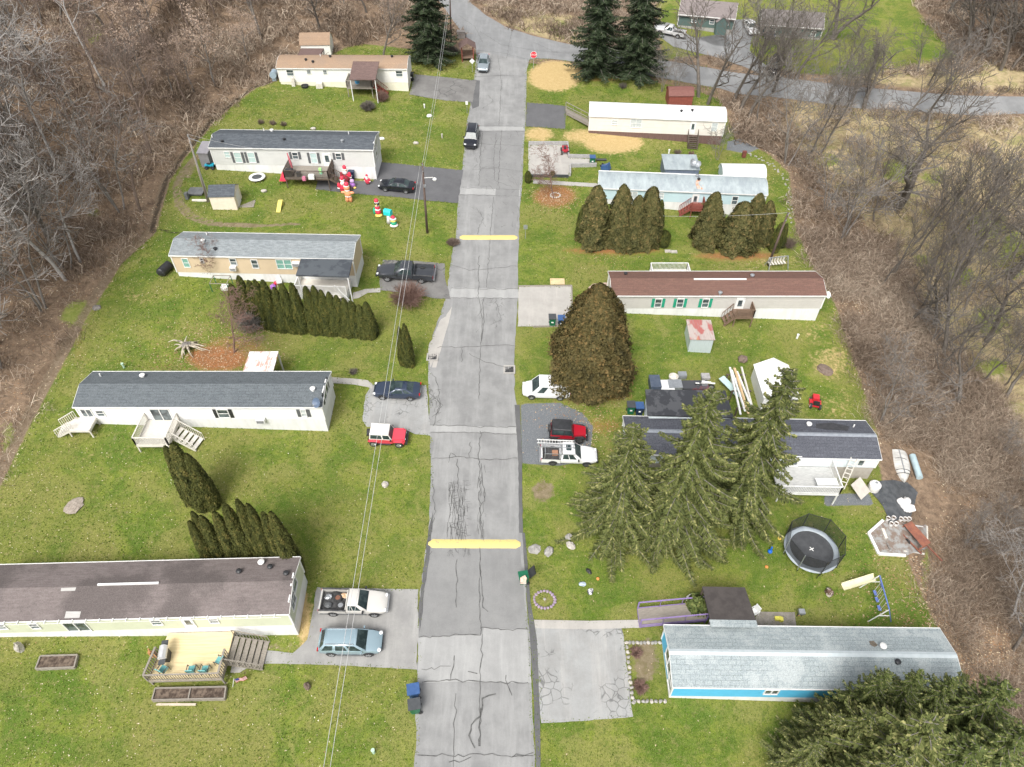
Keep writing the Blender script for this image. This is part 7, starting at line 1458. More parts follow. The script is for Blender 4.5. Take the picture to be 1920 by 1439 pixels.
# wheeled bins
P_green = mat('green_bin_plastic', (.008, .11, .055), (.012, .14, .07), 3, .4); P_bluebin = mat('blue_bin_plastic', (.035, .085, .22), (.05, .11, .26), 3, .4); P_navyb = mat('navy_bin_plastic', (.015, .03, .07), (.02, .04, .09), 3, .4); M_bingrey = mat('grey_bin_lid', (.05, .055, .06), (.07, .075, .08), 3, .5)
def bin_(px, py, label, body, lid, rz=0, openlid=False, h=1.05, name='wheeled_bin', tilt=0):
    P = G(px, py); t = thing(name, label, 'bin', P, rz); m = MB(); a, c = .24, .31
    m.add([(-a, -a, .04), (a, -a, .04), (a, a, .04), (-a, a, .04), (-c, -c, h-.08), (c, -c, h-.08), (c, c+.04, h-.08), (-c, c+.04, h-.08)], [(0, 1, 2, 3), (4, 5, 6, 7), (0, 1, 5, 4), (1, 2, 6, 5), (2, 3, 7, 6), (3, 0, 4, 7)]); m.box((0, -c-.01, h-.12), (.62, .05, .06)); m.build('body', body, t)
    m = MB(); m.box((0, .02, h-.02), (.70, .78, .07)) if not openlid else m.box((0, c+.30, h+.12), (.66, .06, .70), rx=R(-35)); m.build('lid', lid, t)
    for s_ in (-1, 1): m = MB(); m.tube([(s_*.26-.04, .3, .12), (s_*.26+.04, .3, .12)], .12, 12); m.build('wheel', M_rubber, t)
    m = MB(); m.bar((-.25, c+.1, h-.05), (.25, c+.1, h-.05), .04); m.build('handle', lid, t); m = MB(); m.box((0, -.30, h*.55), (.2, .02, .14)); m.build('sticker', M_white, t); t.rotation_euler.x = tilt; t.scale = (1.12,)*3; return t
bin_(1035, 610, 'green wheeled bin left of the blue one on the concrete pad by the cedar', P_green, M_bingrey); bin_(1052, 612, 'navy and blue wheeled bin beside the green one by the cedar', P_navyb, P_bluebin)
bin_(777, 1304, 'blue wheeled bin at the lower left road edge', P_bluebin, P_bluebin, R(-80)); bin_(779, 1332, 'green wheeled bin with dark lid, nearest bin to the camera', P_green, M_bingrey, R(-80)); bin_(981, 1091, 'green bin with open lid overflowing at the right road edge', P_green, M_black, R(-80), True); bin_(1110, 309, 'green wheeled bin on the block wall pad by the bare maple', P_green, P_bluebin)
bin_(1181, 774, 'dark-lidded green bin at the end of the slate-roofed home', P_green, M_bingrey); bin_(1197, 776, 'blue-lidded dark bin at the end of the slate-roofed home', P_navyb, P_bluebin); bin_(661, 336, 'tall navy bin beside the inflatable figures', P_navyb, P_navyb); bin_(772, 152, 'black bin at the right end of the cream home', P_black, M_black)
o = MB(); o.box((0, 0, .15), (.45, .4, .3)).box((.08, .1, .36), (.3, .3, .2), rz=.5); c = o.build('cardboard', mat('pinkish_cardboard', (.62, .42, .33), (.7, .6, .5), 3, .9)); P = G(981, 1091, 1.05); c.location = [float(q) for q in P]; tag(c, 'pink brown cardboard sticking out of the open green bin', 'cardboard')
bt_ = bin_(1127, 318, 'blue bin tipped over on the lawn beside the block wall', P_bluebin, P_bluebin, R(60), tilt=R(70)); bt_.location.z += .3
# block retaining wall of the pad
def wallseg(pts, h, name, label, m, th=.2, cat='wall'):
    W_p = [G(*p) for p in pts]; c = np.mean(W_p, 0); k = MB()
    for a, b_ in zip(W_p[:-1], W_p[1:]): k.bar(a-c+np.array([0, 0, h/2-.1]), b_-c+np.array([0, 0, h/2-.1]), th, h+.2)
    o = k.build(name, m); o.location = [float(q) for q in c]; tag(o, label, cat); return o
M_block = mat('grey_block', (.38, .37, .36), (.28, .27, .27), 4, .9, stretch=(1, 1, 2)); wallseg([(991, 272), (1064, 272), (1066, 296), (1106, 297)], .5, 'block_wall', 'grey block wall along the rear of the concrete pad', M_block); wallseg([(1118, 313), (1069, 314), (1069, 331)], .55, 'block_wall', 'grey block wall on the lawn side of the bin pad', M_block); wallseg([(995, 332), (1066, 333)], .35, 'edge_wall', 'dark low wall at the front of the concrete pad by the maple', M_bingrey)
wallseg([(972, 538), (1072, 537), (1073, 612), (1000, 614)], .15, 'pad_kerb', 'low timber kerb round the concrete pad by the cedar', M_gwood, .12)
# small ride-on and toys near the pad
def atv(px, py, label, c, rz=0, s=1.0):
    t = thing('quad_bike', label, 'quad bike', G(px, py), rz); t.scale = (s,)*3
    m = MB(); m.box((0, 0, .55), (1.3, .45, .25)).box((.45, 0, .68), (.5, .8, .1)).box((-.45, 0, .68), (.5, .85, .1)); m.build('body', c, t); m = MB(); m.box((-.1, 0, .78), (.6, .3, .12)); m.build('seat', M_black, t); m = MB(); m.bar((.3, -.38, 1.0), (.3, .38, 1.0), .05).bar((.4, 0, .6), (.3, 0, 1.0), .06); m.build('handlebar', M_black, t)
    for x in (-.5, .5):
        for y in (-1, 1): wheel(t, x, y*.45, .27, .22, M_steelrim)
    return t
atv(1059, 287, 'small red and black quad bike in the corner of the concrete pad', P_red, R(90)); atv(395, 316, 'small turquoise toy quad by the left end of the pale grey home', mat('turquoise_plastic', (.02, .35, .5), (.03, .45, .6), 3, .4), R(0), .8)
m = MB(); m.tube([(-.7, 0, .18), (.7, 0, .18)], .16, 10); m.tube([(-.5, .3, .1), (.5, .3, .1)], .08, 8); o = m.build('black_pipe', M_black); o.location = [float(q) for q in G(1127, 302)]; tag(o, 'short black pipe on the grass behind the tipped blue bin', 'pipe')
# firewood / rocks / boulders
M_rock = mat('grey_boulder', (.36, .345, .32), (.24, .23, .21), 2.5, .9, bump=.6); M_rock2 = mat('pale_rock', (.50, .47, .42), (.36, .33, .29), 3, .9, bump=.5)
def rock(px, py, r, label, m=M_rock, seed=0, name='boulder', cat='rock'):
    random.seed(900+seed); k = MB(); k.ell((0, 0, r[2]*.35), r, 12, 8, jit=.16); o = k.build(name, m, rz=seed); o.location = [float(q) for q in G(px, py)]; tag(o, label, cat); return o
rock(1029, 1036, (.46, .34, .34), 'largest grey boulder on the lawn right of the nearer speed bump', seed=1); rock(1002, 1031, (.45, .55, .12), 'flat half buried boulder beside the nearer speed bump', seed=2); rock(1067, 1009, (.32, .28, .3), 'grey boulder under the left skirt of the tall olive spruce', seed=3); rock(1070, 1024, (.3, .42, .25), 'second boulder in the stone edge under the left olive spruce', M_rock2, 4)
for i, (x, y, l) in enumerate([(139, 950, 'low heap of pale ash and twigs on the left lawn'), (1546, 694, 'round twiggy heap on the dry lawn right of the white shed'), (1392, 676, 'small brown brush heap on the lawn right of the tin shed'), (722, 910, 'pale old stump in the lawn below the faded red car'), (1553, 1113, 'small brown and white heap on the lawn right of the trampoline'), (182, 579, 'ring of dead wood on the lawn near the ditch'), (577, 1289, 'grey tree stump in the lower left lawn'), (40, 1218, 'pale garden ornament heap beside the sage home'), (1021, 1124, 'ring of purple edging stones on the lawn'), (1190, 668, 'x')]):
    if l == 'x': continue
    rock(x, y, [(.85, .7, .16), (.9, .7, .22), (.5, .5, .4), (.3, .3, .3), (.35, .3, .45), (.45, .4, .25), (.22, .25, .5), (.3, .25, .7), (.1, .1, .1)][i], l, [mat('ash_heap', (.36, .31, .26), (.25, .21, .17), 6, .95), B_brown, B_brown, M_rock2, mat('brown_white_heap', (.12, .07, .05), (.5, .45, .4), 3, .9, lo=.5, hi=.55), B_grey, B_brown, M_rock2, M_rock][i], 20+i, 'heap' if i != 6 else 'tree_stump', 'heap' if i != 6 else 'stump')
def ring(px, py, r, n, label, m, sz=.14, name='stone_ring'):
    t = thing(name, label, 'edging', G(px, py))
    for i in range(n): a = 6.283*i/n; k = MB(); k.ell((0, 0, .04), (sz*random.uniform(.8, 1.3), sz, .1), 8, 5, jit=.1); k.build('stone', m, t, loc=(r*math.cos(a)*random.uniform(.96, 1.04), r*math.sin(a)*.9, 0), rz=a)
ring(1021, 1125, .80, 20, 'circle of lilac painted stones on the lawn by the open bin', mat('lilac_stone', (.36, .28, .36), (.27, .21, .28), 4, .9), .12); ring(1041, 367, .62, 14, 'ring of pale stones round the small bare maple', M_rock2, .11)
# stone-edged bed left of the bright blue home
t = thing('stone_bed', 'stone-edged planting bed at the left end of the bright blue home', 'planting bed', G(1210, 1260)); o0 = np.array(t.location)
for i, (x, y) in enumerate([(1174+i*7, 1206) for i in range(11)]+[(1176+i*1.0, 1214+i*9.5) for i in range(12)]+[(1190+i*8, 1316) for i in range(8)]):
    k = MB(); k.ell((0, 0, .06), (.16, .13, .13), 8, 5, jit=.2); P = G(x+random.uniform(-1, 1), y); k.build('stone', M_rock if i % 3 else M_rock2, t, loc=P-o0, rz=i)
# raised planters by the timber deck
M_soil = mat('dark_garden_soil', (.045, .03, .022), (.16, .12, .09), 3.5, .95, bump=.8)
def planter(px, h, label, div=0, soil=M_soil):
    W_p = [G(*p) for p in px]; c = np.mean(W_p, 0); t = thing('raised_planter', label, 'planter', c); k = MB(); n = 4
    for i in range(4): k.bar(W_p[i]-c+np.array([0, 0, h/2]), W_p[(i+1) % 4]-c+np.array([0, 0, h/2]), .09, h)
    k.build('frame', M_gwood, t)
    if div: a = (W_p[0]+W_p[1])/2-c; b_ = (W_p[2]+W_p[3])/2-c; k = MB(); k.bar(a+np.array([0, 0, h/2+.003]), b_+np.array([0, 0, h/2+.003]), .08, h); k.build('divider', M_gwood, t)
    k = MB(); k.add([tuple((q-c)*.97+np.array([0, 0, h*.7])) for q in W_p], [(0, 1, 2, 3)]); k.build('soil', soil, t)
planter([(79, 1233), (148, 1231), (142, 1254), (70, 1257)], .3, 'raised wooden planter alone on the lower left lawn'); planter([(294, 1294), (426, 1291), (423, 1313), (288, 1316)], .35, 'divided wooden planter in front of the yellow deck', 1); k = MB(); k.box((0, 0, .06), (2.7, .14, .12)); o = k.build('timber_beam', mat('pale_beam', (.58, .50, .40), (.5, .43, .34), 3, .8)); o.location = [float(q) for q in G(331, 1322)]; tag(o, 'pale timber beam on the grass below the divided planter', 'beam')
# chairs, grill, flag on the yellow deck
P_teal = mat('teal_chair_fabric', (.13, .36, .36), (.18, .42, .42), 3, .8); M_brz = mat('bronze_frame', (.12, .09, .07), (.16, .12, .09), 3, .5, .5)
def patio_chair(P, rz, label, seatm=P_teal, fm=M_brz, group=None, z=0, name='patio_chair'):
    t = thing(name, label, 'chair', P, rz, group); k = MB(); k.box((0, 0, .42), (.5, .5, .05)); k.build('seat', seatm, t); k = MB(); k.box((0, .27, .72), (.5, .05, .55), rx=R(-12)); k.build('backrest', seatm, t)
    for s_ in (-1, 1):
        k = MB(); k.bar((s_*.28, -.25, .62), (s_*.28, .28, .66), .05); k.build('armrest', fm, t)
        for y in (-.25, .25): k = MB(); k.bar((s_*.27, y, 0), (s_*.27, y, .62), .035); k.build('leg', fm, t)
    return t
zf = z1d = dk5.location.z; zfl = h5.o[2]+fr(h5, 440, 1183)[2]
for (x, y), rz, l in [((303, 1262), R(160), 'teal patio chair at the left front corner of the yellow deck'), ((357, 1262), R(185), 'teal patio chair in the middle of the front railing of the yellow deck'), ((382, 1262), R(180), 'teal patio chair right of the middle one by the deck railing'), ((411, 1238), R(250), 'teal patio chair by the right railing of the yellow deck')]:
    P = PZ(x, y+1, zfl+.45); P[2] = zfl; P[1] = P[1]+(.3 if y > 1250 else 0); patio_chair(P, rz, l)
P = PZ(309, 1228, zfl+.5); P[2] = zfl; t = thing('gas_grill', 'white-lidded gas grill on the yellow deck', 'grill', P, R(100)); k = MB(); k.box((0, 0, .4), (.7, .5, .8)); k.build('cabinet', M_black, t); k = MB(); k.extr([(-.28, .8), (-.26, 1.0), (-.1, 1.15), (.1, 1.15), (.28, .95), (.28, .8)], -.45, .45, 'x'); k.build('lid', mat('silver_lid', (.66, .66, .67), (.58, .58, .6), 3, .3, .3), t); k = MB(); k.box((.72, 0, .82), (.4, .45, .04)).box((-.68, 0, .82), (.35, .45, .04)); k.build('side_shelf', M_bingrey, t)
t = thing('flag', 'small striped red, white and blue flag on a short pole below the deck', 'flag', G(450, 1284), R(20)); k = MB(); k.bar((-.5, 0, 0), (-.1, 0, 1.15), .035); k.build('flagpole', M_white, t)
FR = mat('flag_red', (.55, .03, .05), (.5, .03, .05), 3, .8); FB = mat('flag_blue', (.03, .05, .2), (.03, .05, .2), 3, .8); FW = mat('flag_white', (.75, .75, .74), (.7, .7, .7), 3, .8)
k = MB()
for i in range(7):
    k.cur = i % 2; z0_ = .95-i*.075; ys = [.0, .06, -.03, .05]; x0_ = -.13
    for j in range(3): k.add([(x0_+j*.25, ys[j], z0_), (x0_+(j+1)*.25, ys[j+1], z0_-.03*j), (x0_+(j+1)*.25, ys[j+1], z0_-.075-.03*j), (x0_+j*.25, ys[j], z0_-.075)], [(0, 1, 2, 3)])
k.build('stripes', [FR, FW], t); k = MB(); k.box((.0, .02, .84), (.3, .02, .26)); k.build('canton', FB, t)
m = MB(); m.box((0, 0, .5), (.9, .3, .9)); m.box((0, -.1, 1.0), (.2, .1, 1.3), ry=.2); o = m.build('lattice_stand', mat('orange_brown_wood', (.5, .25, .10), (.4, .2, .09), 3, .8)); o.location = [float(q) for q in G(291, 1232)]; o.scale = (.5, .6, .9); tag(o, 'orange brown wooden stand at the left edge of the yellow deck', 'stand')
# inflatable holiday figures (plain, generic)
I_red = mat('red_nylon', (.62, .02, .06), (.7, .05, .09), 2, .5); I_wht = mat('white_nylon', (.80, .78, .76), (.7, .68, .66), 2, .5); I_or = mat('gingerbread_nylon', (.72, .27, .12), (.78, .35, .18), 2, .5); I_gr = mat('green_nylon', (.02, .33, .18), (.03, .4, .22), 2, .5); I_tl = mat('turquoise_nylon', (.02, .55, .55), (.03, .62, .6), 2, .5); I_bk = mat('black_nylon', (.02, .02, .02), (.04, .04, .04), 2, .5); I_yl = mat('yellow_nylon', (.75, .50, .10), (.8, .6, .15), 2, .5); I_pu = mat('purple_nylon', (.35, .12, .5), (.42, .2, .55), 2, .5)
def blobs(name, label, P, parts, rz=0, cat='inflatable'):
    t = thing(name, label, cat, P, rz)
    for nm, c, r, m in parts: k = MB(); k.ell((0, 0, 0), r, 14, 9); k.build(nm, m, t, smooth=True, loc=c)
    return t
gb = [('leg', (-.2, 0, .42), (.22, .22, .45), I_or), ('leg', (.22, 0, .42), (.22, .22, .45), I_or), ('torso', (0, 0, 1.15), (.42, .32, .5), I_or), ('arm', (-.5, 0, 1.35), (.32, .16, .16), I_or), ('arm', (.5, -.05, 1.3), (.32, .16, .16), I_or), ('scarf', (0, 0, 1.62), (.32, .28, .10), I_wht), ('head', (0, 0, 1.98), (.38, .34, .36), I_or), ('hat_brim', (0, 0, 2.22), (.36, .33, .11), I_wht), ('hat', (.02, 0, 2.42), (.30, .28, .32), I_red), ('belt', (0, -.02, .85), (.40, .32, .09), I_wht)]
blobs('inflatable_gingerbread', 'tall orange inflatable gingerbread figure in a red hat at the driveway edge', G(655, 379), gb)
san = [('boots', (0, 0, .15), (.40, .30, .16), I_bk), ('robe', (0, 0, .75), (.52, .42, .65), I_red), ('belt', (0, 0, .72), (.54, .44, .08), I_bk), ('beard', (0, -.22, 1.45), (.28, .2, .28), I_wht), ('head', (0, 0, 1.6), (.26, .25, .28), I_or), ('hat_brim', (0, 0, 1.8), (.30, .28, .09), I_wht), ('hat', (0, 0, 2.0), (.25, .24, .3), I_red), ('arm', (-.5, -.05, 1.1), (.2, .2, .38), I_red), ('arm', (.5, -.05, 1.1), (.2, .2, .38), I_red), ('cuff', (-.55, -.08, .78), (.19, .19, .08), I_wht), ('cuff', (.55, -.08, .78), (.19, .19, .08), I_wht)]
blobs('inflatable_santa', 'rear red and white inflatable santa beside the navy bin', G(651, 344), [(n_, (c_[0], c_[1], c_[2]*1.1), r_, m_) for n_, c_, r_, m_ in san]); blobs('inflatable_santa', 'front red and white inflatable santa right behind the gingerbread figure', G(646, 362), san, R(10)); blobs('inflatable_santa', 'smaller red and white inflatable figure standing against the white skirt of the home', G(690, 346), [(n_, tuple(q*.62 for q in c_), tuple(q*.62 for q in r_), m_) for n_, c_, r_, m_ in san], R(-15))
blobs('inflatable_figure', 'purple and lilac inflatable figure in front of the navy bin', G(662, 352), [('body', (0, 0, .35), (.34, .3, .38), I_pu), ('head', (0, 0, .9), (.28, .26, .26), mat('lilac_nylon', (.55, .35, .65), (.6, .4, .7), 2, .5)), ('foot', (.25, -.2, .1), (.2, .22, .12), I_yl)])
blobs('inflatable_penguin', 'inflatable black-headed penguin in red hat and coat on the lawn', G(710, 405), [('feet', (.05, -.1, .16), (.46, .38, .17), I_yl), ('coat', (0, 0, .55), (.36, .3, .34), I_red), ('trim', (0, 0, .88), (.36, .3, .09), I_wht), ('chest', (0, 0, 1.15), (.30, .26, .28), I_red), ('scarf', (0, 0, 1.42), (.27, .24, .08), I_wht), ('head', (0, 0, 1.68), (.30, .28, .28), I_bk), ('beak', (.0, -.3, 1.64), (.1, .14, .07), I_yl), ('hat_brim', (0, 0, 1.88), (.28, .26, .08), I_wht), ('hat', (-.03, 0, 2.08), (.27, .26, .27), I_red), ('sack', (-.42, .1, .6), (.2, .24, .5), I_gr)])
blobs('inflatable_snowman', 'small inflatable snowman stacked in yellow, green and red bands on the lawn', G(739, 424), [('base', (0, 0, .12), (.5, .45, .14), I_wht), ('band', (0, 0, .42), (.38, .34, .28), I_gr), ('band', (0, 0, .74), (.36, .33, .13), I_yl), ('scarf', (0, 0, .98), (.38, .34, .14), I_wht), ('hat', (-.02, 0, 1.2), (.26, .25, .2), I_red)])
t = thing('inflatable_mailbox', 'white inflatable post holding a turquoise letter box on the lawn', 'inflatable', G(730, 418), R(-20)); k = MB(); k.tube([(0, 0, 0), (0, 0, .6), (.05, 0, 1.2)], [.34, .24, .22], 12); k.build('post', I_wht, t, smooth=True); k = MB(); k.extr([(-.3, 1.15), (-.3, 1.6), (-.15, 1.82), (.15, 1.82), (.3, 1.6), (.3, 1.15)], -.45, .45, 'x'); k.build('letter_box', I_tl, t)
# trampolines
def tramp(px, py, r, h, label, net=True, rz=0):
    P = G(px, py); t = thing('trampoline', label, 'trampoline', P, rz); n = 40
    k = MB(); k.add([(0, 0, 0)]+[(r*.80*math.cos(6.2832*i/n), r*.80*math.sin(6.2832*i/n), 0) for i in range(n)], [(0, 1+i, 1+(i+1) % n) for i in range(n)]); k.build('mat', mat('black_jump_mat', (.05, .053, .057), (.075, .078, .083), 1.5, .7), t, loc=(0, 0, h-.02)).modifiers.new('t', 'SOLIDIFY').thickness = .015
    pm = M_white if not net else mat('grey_pad', (.27, .31, .35), (.33, .37, .40), 1, .5); ri = .8 if net else .62; vs = []; fs = []
    for i in range(n):
        a = 6.2832*i/n
        for q, z in ((ri, h), (ri+.02, h+.05), (.99, h+.05), (1.02, h-.03)): vs.append((r*q*math.cos(a), r*q*math.sin(a), z))
    for i in range(n):
        for j in range(3): fs.append((i*4+j, i*4+j+1, ((i+1) % n)*4+j+1, ((i+1) % n)*4+j))
    k = MB(); k.add(vs, fs); k.build('pad', pm, t, smooth=True)
    for i in range(8 if net else 6):
        a = 6.2832*(i+.5)/(8 if net else 6); x, y = r*math.cos(a), r*math.sin(a); k = MB(); k.tube([(x*.98, y*.98, -.1), (x*.98, y*.98, h)], .03, 8); k.build('leg', M_black, t)
        if net: k = MB(); k.tube([(x*1.03, y*1.03, h-.4), (x*1.05, y*1.05, h+1.8)], .035, 8); k.build('net_pole', M_metal if i in (4, 5) else M_black, t)
    if net:
        b = NB('net_mesh'); tr_ = b.N('ShaderNodeBsdfTransparent'); mx = b.N('ShaderNodeMixShader'); mx.inputs[0].default_value = .55; b.done((.02, .02, .02), .9); b.L.new(tr_.outputs[0], mx.inputs[1]); b.L.new(b.b.outputs[0], mx.inputs[2]); b.L.new(mx.outputs[0], b.out.inputs[0])
        k = MB(); m_ = 8; V = [(r*1.05*math.cos(6.2832*(i+.5)/m_), r*1.05*math.sin(6.2832*(i+.5)/m_)) for i in range(m_)]; k.add([(x*.97, y*.97, h+.05) for x, y in V]+[(x, y, h+1.75) for x, y in V], [(i, (i+1) % m_, m_+(i+1) % m_, m_+i) for i in range(m_)]); k.build('net', b.m, t)
        k = MB()
        for i in range(m_): a, c = V[i], V[(i+1) % m_]; k.bar((*a, h+1.76), (*c, h+1.76), .035)
        k.build('net_rim', M_black, t)
        for a in (R(45), R(135)): k = MB(); k.box((0, 0, 0), (.42, .07, .01), rz=a); k.build('cross_mark', M_white, t, loc=(0, 0, h+.006+(.003 if a > 1 else 0)))
tramp(1516, 1040, 2.15, .85, 'large round black trampoline with safety net on the lower right lawn', rz=R(-20)); tramp(483, 336, 1.0, .3, 'small round trampoline with white rim in front of the pale grey home', net=False)
# swing set with slide
P_sw = mat('blue_swing_tube', (.10, .15, .42), (.14, .2, .5), 3, .4); A_ = G(1632, 1103); B_ = G(1649, 1166); c = (A_+B_)/2; t = thing('swing_set', 'blue and white swing set with a cream slide on the lower right lawn', 'swing set', c); a = A_-c; d = B_-c; hh = 2.0
a2 = a+np.array([0, 0, hh]); d2 = d+np.array([0, 0, hh]); k = MB(); k.bar(a2, d2, .08); k.build('top_bar', P_sw, t)
for p, q in ((a, a2), (d, d2)):
    for s_ in (-1, 1): k = MB(); k.bar(p+np.array([s_*.9, 0, 0]), q, .06); k.build('leg', M_white if s_ < 0 else P_sw, t)
    k = MB(); k.bar(p+np.array([-.45, 0, 1.0]), p+np.array([.45, 0, 1.0]), .045); k.build('brace', M_white, t)
for f in (.25, .45, .7):
    p = a2+(d2-a2)*f; k = MB(); k.box(p+np.array([0, 0, -1.45]), (.22, .42, .05)); k.build('seat', P_sw, t)
    for s_ in (-.18, .18): k = MB(); k.bar(p+np.array([0, s_, 0]), p+np.array([0, s_, -1.43]), .02); k.build('chain', M_white, t)
k = MB(); s0 = a+np.array([-.1, .2, 1.35]); s1 = a+np.array([-2.3, 0, .15]); k.bar(s0, s1, .5, .05); k.bar(s0+np.array([0, .27, .08]), s1+np.array([0, .27, .08]), .06, .18); k.bar(s0+np.array([0, -.27, .08]), s1+np.array([0, -.27, .08]), .06, .18); k.build('slide', mat('cream_slide_plastic', (.80, .74, .50), (.74, .68, .45), 2, .4), t)
# patio, barbecue and table behind the bright blue home
drive('patio', [(1416, 1160), (1420, 1148), (1490, 1149), (1493, 1178), (1418, 1178)], mat('grey_patio_slabs', (.30, .27, .24), (.22, .20, .17), 3, .9), .06, .02)
P = G(1498, 1156); t = thing('charcoal_grill', 'small square grey grill on the grass beyond the patio', 'grill', P); k = MB(); k.box((0, 0, .75), (.45, .4, .25)); k.build('lid', M_metal, t)
for x in (-.18, .18): k = MB(); k.bar((x, 0, 0), (x, 0, .65), .05); k.build('leg', M_black, t)
m = MB(); m.box((0, 0, .15), (.5, .3, .25)).box((.2, -.1, .2), (.25, .3, .3)); o = m.build('toy_truck', mat('yellow_toy_plastic', (.75, .68, .12), (.65, .6, .1), 3, .5)); o.location = [float(q) for q in G(1458, 1162)]; tag(o, 'yellow toy on the patio behind the bright blue home', 'toy')
patio_chair(G(1293, 1134), R(30), 'white plastic chair left of the leafy bush by the pavilion', M_white, M_white); m = MB(); m.lathe([(.28, 0), (.32, .6), (.30, .62)], n=14); o = m.build('blue_barrel', mat('blue_barrel', (.04, .12, .30), (.06, .16, .36), 3, .4), smooth=35.0); o.location = [float(q) for q in G(1304, 1147)]; tag(o, 'blue tub under the leafy bush by the purple ramp', 'tub')
patio_chair(G(1412, 1152), R(-60), 'white garden chair against the right side of the pavilion', M_white, M_white)
m = MB(); m.tube([(0, 0, 0), (0, 0, .8)], .07, 8); m.ell((0, 0, .15), (.2, .2, .2), 8, 6); o = m.build('toy_bat', mat('royal_blue_plastic', (.01, .12, .55), (.01, .16, .65), 3, .4)); o.location = [float(q) for q in G(1443, 1036)]; tag(o, 'royal blue plastic toy left of the big trampoline', 'toy')
# scattered toys on the lawn by the spruces
for i, (x, y, l, m_, r_) in enumerate([(1104, 1072, 'black and white toy at the top of the scattered toys by the spruces', I_bk, (.3, .18, .14)), (1092, 1096, 'pale blue and grey toy left of the scattered toys', mat('pale_blue_toy', (.5, .6, .7), (.3, .33, .38), 5, .6), (.3, .2, .14)), (1107, 1110, 'white and dark toy lowest of the scattered toys', mat('white_dark_toy', (.7, .7, .72), (.06, .06, .07), 4, .6, lo=.48, hi=.54), (.3, .22, .16)), (1121, 1086, 'small orange ball near the scattered toys', mat('orange_ball', (.8, .28, .08), (.75, .25, .07), 3, .5), (.12, .12, .12)), (1285, 1046, 'white scrap under the middle spruce edge', I_wht, (.14, .1, .08)), (1437, 1064, 'small orange toy left of the trampoline', mat('orange_ball', (.8, .28, .08)), (.13, .13, .12)), (1461, 1010, 'small yellow and white toy beside the spruce skirt', I_yl, (.2, .14, .16))]):
    rock(x, y, r_, l, m_, 40+i, 'toy' if 'ball' not in l else 'ball', 'toy')
# boat, pontoon, tarp, bags, buckets, rusty trailer at the right
M_hull = mat('dirty_white_hull', (.62, .61, .58), (.44, .43, .40), 2, .5, stretch=(1, .4, 1))
def boat(pa, pb, w, label, m):
    A_ = G(*pa); B_ = G(*pb); c = (A_+B_)/2; L = np.linalg.norm((B_-A_)[:2]); an = math.atan2((B_-A_)[1], (B_-A_)[0]); t = thing('upturned_boat', label, 'boat', c, an); vs = []; fs = []; n = 14; mth = 9
    for i in range(n+1):
        s = i/n; ww = w/2*(1-max(0, (s-.35)/.65)**2.2)*(1 if s > .05 else .92)+.015; hh = .55*(1-max(0, (s-.6)/.4)**2*.6)
        for j in range(mth): a = math.pi*j/(mth-1); vs.append(((s-.5)*L, ww*math.cos(a), hh*math.sin(a)**.7+.02))
    for i in range(n):
        for j in range(mth-1): fs.append((i*mth+j, i*mth+j+1, (i+1)*mth+j+1, (i+1)*mth+j))
    fs.append(tuple(range(mth))); k = MB(); k.add(vs, fs); k.build('hull', m, t, smooth=50.0); k = MB()
    k.bar((-L/2, 0, .59), (L*.3, 0, .59), .07); k.build('keel', M_metal, t); k = MB()
    for x in (-.2, .25, .4): k.tube([(x*L/1.2-.1, w/2*.9*math.cos(q), .60*math.sin(q)+.03) for q in np.linspace(.25, 2.9, 9)], .025, 6)
    k.build('lashing', M_black, t)
boat((1682, 848), (1694, 908), 1.7, 'upturned white boat beyond the end of the slate-roofed home', M_hull)
A_ = G(1708, 858); B_ = G(1722, 900); c = (A_+B_)/2; m = MB(); m.tube([A_-c+np.array([0, 0, .3]), B_-c+np.array([0, 0, .3])], .3, 14); o = m.build('drain_pipe', mat('pale_blue_pipe', (.42, .53, .56), (.34, .44, .47), 2, .5), smooth=40.0); o.location = [float(q) for q in c]; tag(o, 'pale blue pipe lying right of the upturned boat', 'pipe')
drive('black_tarp', [(1640, 905), (1700, 905), (1722, 925), (1706, 975), (1668, 982), (1655, 950), (1632, 925)], mat('black_tarp', (.055, .06, .066), (.10, .105, .11), 2, .5, bump=.8), .09, .1, kind=None, step=.8); tag(bpy.data.objects['black_tarp'], 'wrinkled black tarp on the ground beyond the slate-roofed home', 'tarp')
t = thing('plastic_bags', 'heap of white plastic bags on the black tarp', 'bags', G(1695, 950)); random.seed(5)
for i in range(5): k = MB(); k.ell((0, 0, .25), (.5-.04*i, .38, .35), 10, 7, jit=.2); k.build('bag', I_wht, t, loc=((-.3, .25, 0, .35, -.2)[i], (.3, .35, -.3, -.35, -.1)[i], 0), rz=i)
P = G(1636, 918); t = thing('water_tank', 'round white plastic tank at the right end of the slate-roofed home', 'tank', P); k = MB(); k.lathe([(.45, 0), (.5, .1), (.5, .75), (.35, .92), (.1, .98)], n=18); k.build('body', I_wht, t, smooth=35.0); k = MB(); k.lathe([(.12, .97), (.12, 1.04)], n=10); k.build('lid', M_metal, t)
for i, (x, y) in enumerate([(1663, 976), (1673, 975), (1669, 986), (1678, 986), (1687, 977), (1695, 977), (1702, 977)]):
    t = thing('white_bucket', ['leftmost white bucket in the cluster by the tarp', 'second white bucket from the left in the rear row by the tarp', 'left one of the two front white buckets', 'right one of the two front white buckets', 'third last white bucket in the rear row', 'second last white bucket in the rear row', 'rightmost white bucket in the rear row'][i], 'bucket', G(x, y), 0, 'white buckets beside the tarp'); k = MB(); k.lathe([(.13, 0), (.19, .40), (.17, .40), (.11, .05)], n=14); k.build('body', I_wht, t, smooth=35.0); k = MB(); k.lathe([(.12, .30), (.155, .31)], n=12); k.build('contents', M_soil, t)
